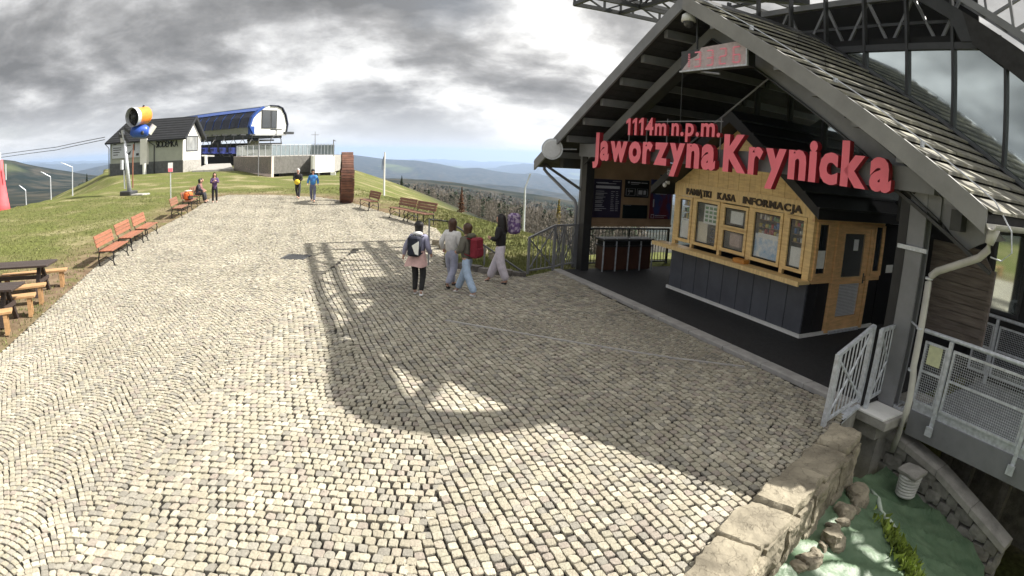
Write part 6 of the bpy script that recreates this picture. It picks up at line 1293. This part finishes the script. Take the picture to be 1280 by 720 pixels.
def put(t, name, me, mt, label=None, parent=None):
    me.name = name; me.materials.clear(); me.materials.append(mt); return t.part(name, me, mt, parent, label)
def person(label, loc, face, h, P, top, bottom, shoe, hair, long_hair=0.0, jl=.50, shell=1.0, wide=1.0, group=None, sleeve=1.0, cap=None, hair_mat=None):
    """face: heading angle; P: pose with heels/knees (x,y,z in units of h, y forward) and elbows/hands"""
    t = T('person', label, 'person', loc, face - math.pi / 2, (0, 0, 0), group); s = h
    lean = P.get('lean', 0.0); pel = P.get('pelvis', .52); zc = lambda z: z - (.53 - pel)
    sp_ = lambda z: (0, lean * (zc(z) - pel) * 1.0)
    def n(x, y, z, r): return (x * s, y * s, z * s, r * s if not isinstance(r, tuple) else (r[0] * s, r[1] * s))
    yl = lambda z: P.get('py', 0) + lean * (z - .53)
    hx, sx = .052, .098 * P.get('sw', 1)
    N_ = {'pel': n(0, yl(.53), zc(.53), (.075, .06)), 'wai': n(0, yl(.62), zc(.62), (.066, .05)), 'che': n(0, yl(.73), zc(.73), (.085, .058)), 'nec': n(0, yl(.825), zc(.825), .034), 'nk2': n(0, yl(.86) + .005, zc(.862), .03), 'hea': n(0, yl(.90) + .01, zc(.905), (.05, .056)), 'hd2': n(0, yl(.95) + .008, zc(.945), (.05, .056)), 'top': n(0, yl(.98) + .0, zc(.978), .03), 'nos': n(0, yl(.90) + .062, zc(.905), .007)}
    E_ = [('pel', 'wai'), ('wai', 'che'), ('che', 'nec'), ('nec', 'nk2'), ('nk2', 'hea'), ('hea', 'hd2'), ('hd2', 'top'), ('hea', 'nos')]
    J = {'pel': N_['pel'], 'wai': N_['wai'], 'che': N_['che'], 'nec': n(0, yl(.815), zc(.812), .045)}; JE = [('pel', 'wai'), ('wai', 'che'), ('che', 'nec')]; Tn, TE = {}, []; k_ = 1.22 * shell
    J['pel'] = n(0, yl(jl), zc(jl), (.092 * shell, .074 * shell)); J['wai'] = n(0, yl(.62), zc(.62), (.088 * shell, .07 * shell)); J['che'] = n(0, yl(.735), zc(.735), (.10 * shell, .074 * shell))
    Tn['pel'] = n(0, yl(.53), zc(.525), (.086, .072)); Tn['top'] = n(0, yl(.58), zc(.585), (.08, .066)); TE.append(('pel', 'top'))
    for d, sgn in (('L', -1), ('R', 1)):
        kn, an = P['knee' + d], P['ankle' + d]; el, ha = P['elbow' + d], P['hand' + d]
        N_['hip' + d] = n(sgn * hx, yl(.5), zc(.50), .05); N_['kne' + d] = n(*kn, .036); N_['ank' + d] = n(*an, .022); fy = P.get('foot' + d, (0, .085, -.02)); N_['toe' + d] = n(an[0] + fy[0], an[1] + fy[1], an[2] + fy[2], .018)
        E_ += [('pel', 'hip' + d), ('hip' + d, 'kne' + d), ('kne' + d, 'ank' + d), ('ank' + d, 'toe' + d)]
        N_['sho' + d] = n(sgn * sx, yl(.80), zc(.79), .036); N_['elb' + d] = n(*el, .026); w_ = Vector(el).lerp(Vector(ha), .9); N_['wri' + d] = n(*w_, .017); N_['pal' + d] = n(*ha, (.018, .012))
        E_ += [('che', 'sho' + d), ('sho' + d, 'elb' + d), ('elb' + d, 'wri' + d), ('wri' + d, 'pal' + d)]
        dv = (Vector(ha) - Vector(el)).normalized(); sd_ = dv.cross(Vector((1, 0, 0))).normalized() if abs(dv.x) < .9 else Vector((0, 1, 0)); cu = Vector((-sgn * .4, .3, 0))
        for q, (o_, l_) in enumerate(((-.014, .030), (-.005, .036), (.005, .034), (.014, .026))):
            a = Vector(ha) + dv * .012 + sd_ * o_; b = a + dv * l_ * .6; c = b + (dv * .5 + cu * .5).normalized() * l_ * .5
            N_['f%s%d' % (d, q)] = n(*a, .0065); N_['g%s%d' % (d, q)] = n(*b, .006); N_['h%s%d' % (d, q)] = n(*c, .005); E_ += [('pal' + d, 'f%s%d' % (d, q)), ('f%s%d' % (d, q), 'g%s%d' % (d, q)), ('g%s%d' % (d, q), 'h%s%d' % (d, q))]
        th = Vector(ha) - dv * .004 + sd_ * .022; N_['t' + d] = n(*th, .007); N_['u' + d] = n(*(th + dv * .02 + sd_ * .008), .006); E_ += [('pal' + d, 't' + d), ('t' + d, 'u' + d)]
        J['sho' + d] = n(sgn * (sx + .004), yl(.80), zc(.785), .047 * shell); J['elb' + d] = n(*el, .038 * shell); J['wri' + d] = n(*Vector(el).lerp(Vector(ha), .86 * sleeve), .030 * shell); JE += [('che', 'sho' + d), ('sho' + d, 'elb' + d), ('elb' + d, 'wri' + d)]
        Tn['hip' + d] = n(sgn * hx * 1.05, yl(.5), zc(.49), .062 * (1 + .12 * (wide - 1))); Tn['kne' + d] = n(*kn, .047 * wide); ank = Vector(kn).lerp(Vector(an), .97); Tn['ank' + d] = n(*ank, (.036 if wide < 1.05 else .042) * wide); TE += [('pel', 'hip' + d), ('hip' + d, 'kne' + d), ('kne' + d, 'ank' + d)]
        an_, tt = Vector(an), Vector((an[0] + fy[0], an[1] + fy[1], an[2] + fy[2])); hl = an_ + Vector((-fy[0] * .25, -fy[1] * .25, -.022 - fy[2] * .2))
        put(t, 'shoe', skinned({'a': n(*hl, .024), 'b': n(*an_.lerp(tt, .5) - Vector((0, 0, .012)) , (.026, .024)), 'c': n(*tt, (.024, .017)), 'd': n(*an_, .024)}, [('a', 'b'), ('b', 'c'), ('a', 'd')]), shoe)
    put(t, 'body', skinned(N_, E_), m_skin); put(t, 'trousers', skinned(Tn, TE), bottom); put(t, 'jacket', skinned(J, JE), top)
    hy, hzz = (yl(.93) + .0) * s, zc(.935) * s; hm_ = hair_mat or hair; m = MB(); cnt = 16; rows = 9; vs = []
    # hair cap: back, sides and top of the head, longer at the back
    ln = .075 + long_hair
    for i in range(rows + 1):
        f = i / rows; z = .064 - f * (.064 + ln); w_ = .062 * math.sqrt(max(.02, 1 - ((z - .0) / .066) ** 2)) if z > -.01 else .060 + (.02 * min(1, f) * (1 if long_hair > .05 else -.6)) * (1 if z < -.02 else .4)
        for k in range(cnt):
            a = math.pi * 2 * k / cnt; front = max(0, math.sin(a)); c_ = w_ * (1 - (front * .35 if z < .025 else 0)); y = math.sin(a) * c_ * 1.08
            if z < .02 and front > .35: y = .03 if abs(math.cos(a)) > .3 else -.01; 
            vs.append((math.cos(a) * w_ * s * 1.0, hy + (y - .004 - (.02 * max(0, -z * 3) if long_hair > .05 else 0)) * s, hzz + z * s))
    fs = [(i * cnt + k, i * cnt + (k + 1) % cnt, (i + 1) * cnt + (k + 1) % cnt, (i + 1) * cnt + k) for i in range(rows) for k in range(cnt)] + [tuple(range(cnt)), tuple(range(rows * cnt + cnt - 1, rows * cnt - 1, -1))]
    t.part('hair', MB().add(vs, fs), hair, sm=True)
    fc = yl(.90) * s + .062 * s
    for q in (-1, 1): t.part('eye', MB().ell((q * .018 * s, fc - .004 * s, zc(.918) * s), (.007 * s, .004 * s, .004 * s), 6, 4), m_soc)
    t.part('mouth', MB().ell((0, fc - .004 * s, zc(.882) * s), (.013 * s, .004 * s, .003 * s), 6, 4), m_redside)
    if cap: t.part('cap', MB().ell((0, hy, hzz + .03 * s), (.062 * s, .066 * s, .045 * s), 14, 8).box((-.04 * s, hy + .04 * s, hzz + .025 * s), (.04 * s, hy + .12 * s, hzz + .034 * s)), cap)
    return t, s, yl, zc
WALK = dict(kneeL=(-.055, .06, .28), ankleL=(-.05, .13, .045), kneeR=(.055, -.0, .275), ankleR=(.05, -.15, .075), footR=(.0, .07, -.05), footL=(0, .085, -.02), elbowL=(-.15, -.05, .64), handL=(-.16, .04, .52), elbowR=(.15, -.03, .64), handR=(.16, .07, .54), lean=.04)
STAND = dict(kneeL=(-.06, .01, .28), ankleL=(-.065, 0, .045), kneeR=(.06, .015, .28), ankleR=(.065, .01, .045), elbowL=(-.15, -.02, .63), handL=(-.16, .05, .49), elbowR=(.15, -.02, .63), handR=(.16, .05, .49))
def pose(b, **k): d = dict(b); d.update(k); return d
F_ = lambda n, c, **k: mat(n, c, .85, 0, .12, 12, .2, 60, **k)
def walker(px0, px1): pass
HD = math.radians
# girl in grey jacket with navy white rucksack
g1 = ag(522, 368); head1 = HD(78)
t, s, yl, zc = person('girl with short black hair, lilac jacket, pink tunic and navy white rucksack walking away', g1, head1, 1.62, pose(WALK, elbowL=(-.17, -.03, .64), handL=(-.21, .0, .50), ankleL=(-.03, -.03, .045), kneeL=(-.045, .03, .28), ankleR=(.085, -.10, .06), kneeR=(.07, .02, .275)), F_('lilac grey jacket', (.30, .30, .42)), F_('black leggings', (.02, .02, .022)), m_white2, m_hairb, .03, .56, 1.0)
m = MB(); vs = []; n_ = 18
for i, (z, rx, ry) in enumerate(((.60, .095, .08), (.53, .115, .10), (.46, .14, .125), (.40, .155, .14))):
    for k in range(n_): a = 6.283 * k / n_; w_ = 1 + .06 * math.sin(a * 5) * i / 3; vs.append((math.cos(a) * rx * s * w_ - .02 * i * s * .4, math.sin(a) * ry * s * w_ - .012 * i * s, (z + .012 * math.sin(a * 3) * (i == 3)) * s))
t.part('tunic', MB().add(vs, [(i * n_ + k, i * n_ + (k + 1) % n_, (i + 1) * n_ + (k + 1) % n_, (i + 1) * n_ + k) for i in range(3) for k in range(n_)]), F_('pale pink tunic', (.60, .40, .38)), sm=True)
t.part('hood', MB().ell((0, -.035 * s, .82 * s), (.075 * s, .05 * s, .035 * s), 12, 7), F_('white hood', (.68, .68, .68)), sm=True)
def rucksack(label, body, face_dir, s, mt, mt2=None, x=0, z=.67, w_=.085, h_=.13, d_=.06, off=-.135):
    "own thing on the wearer's back; body: the wearer's Empty"
    M = Matrix.Translation(body.location) @ Matrix.Rotation(body.rotation_euler.z, 4, 'Z'); c = M @ Vector((x * s, off * s, z * s)); r = T('rucksack', label, 'rucksack', c, body.rotation_euler.z, (0, 0, 0), None)
    r.part('bag', MB().bbox((-w_ * s, -d_ * s, -h_ * s), (w_ * s, d_ * s * .8, h_ * s), .035), mt, sm=False); r.part('pocket', MB().bbox((-w_ * s * .75, -d_ * s - .03, -h_ * s * .8), (w_ * s * .75, -d_ * s + .005, h_ * s * .05), .02), mt2 or mt)
    for q in (-1, 1): r.part('strap', MB().tube([(q * .06 * s, d_ * s * .6, h_ * s * .8), (q * .085 * s, .11 * s, h_ * s * .95), (q * .09 * s, .20 * s, h_ * s * .2), (q * .085 * s, .12 * s, -h_ * s * .7), (q * .07 * s, d_ * s * .6, -h_ * s * .8)], .013, 5), mt)
    r.part('grab_loop', MB().tube([(-.025, 0, h_ * s), (-.02, 0, h_ * s + .04), (.02, 0, h_ * s + .04), (.025, 0, h_ * s)], .008, 5), mt); return r
m_navy = F_('navy fabric', (.015, .018, .035)); r = rucksack('navy rucksack with a white triangular panel on the lilac jacket', t.e, 0, s, m_navy)
r.part('white_panel', MB().prism([(-.01, .03), (.085 * s, .08 * s), (.085 * s, -.10 * s), (.04 * s, -.09 * s)], lambda a, b, q: (a, q, b), -.06 * s - .036, -.06 * s - .028), m_paper)
# pair of girls
g2 = ag(563, 352) ; t2, s2, yl, zc = person('girl in white hoodie and pale jeans half hidden behind the olive jacket', at(563, 360), HD(60), 1.62, pose(WALK, elbowR=(.14, .0, .64), handR=(.10, .09, .62)), F_('white hoodie', (.66, .66, .66)), F_('pale lilac jeans', (.36, .38, .50)), m_black, m_hairn, .05, .50, 1.1, 1.15)
g3 = at(583, 369); t3, s3, yl, zc = person('girl in olive grey jacket and light blue jeans with a dark red rucksack', g3, HD(150), 1.60, pose(WALK, ankleL=(-.05, -.17, .05), kneeL=(-.055, -.05, .28), ankleR=(.05, .19, .05), kneeR=(.055, .09, .285), elbowL=(-.16, .0, .63), handL=(-.12, .10, .60)), F_('olive grey jacket', (.12, .115, .095)), F_('light blue jeans', (.40, .52, .70)), m_white2, m_hairn, .01, .47, 1.18, 1.25)
t3.part('hood', MB().ell((0, -.05 * s3, .82 * s3), (.08 * s3, .06 * s3, .04 * s3), 12, 7), F_('olive hood', (.10, .10, .07)), sm=True)
rucksack('dark red rucksack on the olive jacket', t3.e, 0, s3, F_('dark red fabric', (.20, .015, .03)), w_=.095, h_=.135)
g4 = at(624, 355); t4, s4, yl, zc = person('woman with long dark hair, black jacket and wide pale lilac trousers', g4, HD(165), 1.70, pose(WALK, ankleL=(-.05, -.12, .05), kneeL=(-.06, -.03, .28), ankleR=(.05, .17, .05), kneeR=(.06, .08, .285), elbowR=(.16, .06, .66), handR=(.22, .02, .80), elbowL=(-.16, .02, .64), handL=(-.12, .12, .66)), F_('black jacket', (.018, .017, .019)), F_('pale lilac trousers', (.62, .58, .66)), m_black, m_hairb, .13, .49, 1.08, 1.45)
c_ = atd(642.5, 279, math.hypot(g4.x, g4.y) + .15); r = T('rucksack', 'purple patterned rucksack held up beside the woman in black', 'rucksack', c_, HD(20), (0, 0, 0)); m_pur = F_('purple pattern', (.14, .08, .22), col2=(.45, .38, .50), thr=(.47, .55))
r.part('bag', MB().bbox((-.15, -.10, -.26), (.15, .10, .24), .06), m_pur); r.part('pocket', MB().bbox((-.12, -.15, -.22), (.12, -.10, .02), .03), m_pur); r.part('strap', MB().tube([(-.08, .1, .2), (-.1, .2, .05), (-.08, .1, -.22)], .015, 5), m_black); r.part('grab_loop', MB().tube([(-.03, 0, .23), (0, 0, .29), (.03, 0, .23)], .01, 5), m_black)
# far people
b = ag(268.5, 253.5); t5, s5, yl, zc = person('standing woman in purple jacket and black trousers by the far dark bench', b, HD(-60), 1.68, pose(STAND, elbowL=(-.13, .06, .66), handL=(-.03, .13, .73), elbowR=(.13, .05, .65), handR=(.04, .14, .70)), F_('purple jacket', (.09, .05, .13)), F_('black trousers', (.012, .012, .014)), m_white2, m_hairb, .09, .42, 1.05)
b = ag(391, 252.5); t6, s6, yl, zc = person('man in bright blue jacket and grey trousers walking across the far plaza', b, HD(-75), 1.78, pose(WALK), F_('bright blue jacket', (.06, .30, .62), col2=(.05, .12, .45)), F_('grey blue trousers', (.13, .14, .22)), m_black, m_hairb, 0, .47, 1.05, 1.0, cap=m_black)
b = ag(372.5, 248.5); t7, s7, yl, zc = person('person in long black coat holding a yellow bag beyond the man in blue', b, HD(-80), 1.74, pose(WALK, elbowL=(-.14, .05, .64), handL=(-.05, .12, .58), elbowR=(.14, .05, .64), handR=(.05, .12, .58)), F_('black coat', (.014, .013, .015)), F_('dark trousers', (.03, .03, .04)), m_black, F_('white hat', (.65, .65, .65)), 0, .36, 1.15)
M = Matrix.Translation(b) @ Matrix.Rotation(t7.e.rotation_euler.z, 4, 'Z'); c_ = M @ Vector((0, .19 * s7, .56 * s7)); r = T('yellow_bag', 'yellow bag held in front of the black coat', 'bag', c_, t7.e.rotation_euler.z, (0, 0, 0)); r.part('bag', MB().ell((0, 0, 0), (.17, .09, .15), 12, 8), F_('yellow fabric', (.75, .55, .04)), sm=True); r.part('handle', MB().tube([(-.07, 0, .12), (0, 0, .2), (.07, 0, .12)], .012, 5), m_black)
# sitting pair: heading from the bench toward the plaza
sitd = math.atan2(Er.y, Er.x); SIT = dict(kneeL=(-.07, .25, .29), ankleL=(-.07, .27, .045), kneeR=(.07, .25, .29), ankleR=(.075, .29, .045), pelvis=.30, lean=.35, elbowL=(-.14, .12, .42), handL=(-.04, .26, .36), elbowR=(.14, .12, .42), handR=(.04, .26, .36))
B6 = b6.e; Mb = Matrix.Translation(B6.location) @ Matrix.Rotation(B6.rotation_euler.z, 4, 'Z')
for x, lb_, tp_, hr_ in ((.45, 'man in dark jacket sitting bent forward on the far dark bench', F_('dark grey jacket', (.035, .033, .045)), m_hairb), (1.1, 'person in dusty pink jacket sitting beside the dark jacketed man', F_('dusty pink jacket', (.26, .13, .12)), m_hairn)):
    p = Mb @ Vector((x, -.18, 0)); person(lb_, p, sitd, 1.74, dict(SIT), tp_, F_('dark trousers', (.03, .03, .04)), m_black, hr_, .0, .52, 1.0)
p = ag(233, 262.5) - Er * .3; p = ag(239.5, 262.5) - Er * .25 + Ed * .45; p.z = gz(p.x, p.y) + .455
r = T('rucksack', 'bright orange rucksack lying on the dark bench', 'rucksack', p, 1.2, (0, 0, 0)); r.part('bag', MB().bbox((-.24, -.17, 0), (.24, .17, .42), .08), F_('orange fabric', (.72, .16, .04))); r.part('pocket', MB().bbox((-.15, -.24, .04), (.15, -.17, .24), .03), F_('black orange fabric', (.03, .02, .02))); r.part('strap', MB().tube([(-.1, -.15, .4), (-.1, -.26, .3), (-.1, -.2, .05)], .02, 5), m_black); r.part('lid', MB().bbox((-.2, -.14, .42), (.2, .14, .5), .04), F_('cream fabric', (.6, .5, .38)))
# ------------------------------------------------------------------ air
hm = bpy.data.materials.new('haze'); hm.use_nodes = True; t = hm.node_tree
for n in list(t.nodes): t.nodes.remove(n)
o = t.nodes.new('ShaderNodeOutputMaterial'); v = t.nodes.new('ShaderNodeVolumePrincipled'); t.links.new(v.outputs[0], o.inputs['Volume'])
v.inputs['Color'].default_value = (.52, .68, .97, 1); v.inputs['Density'].default_value = 0.000075; v.inputs['Anisotropy'].default_value = .2
zs = [q.co.z for q in ground.data.vertices]
hb = MB().box((-36000, -36000, min(zs) - 2), (36000, 36000, max(zs) + 20)); ob = solo('haze', hb, hm, 'thin blue mountain haze', 'haze', kind='stuff')
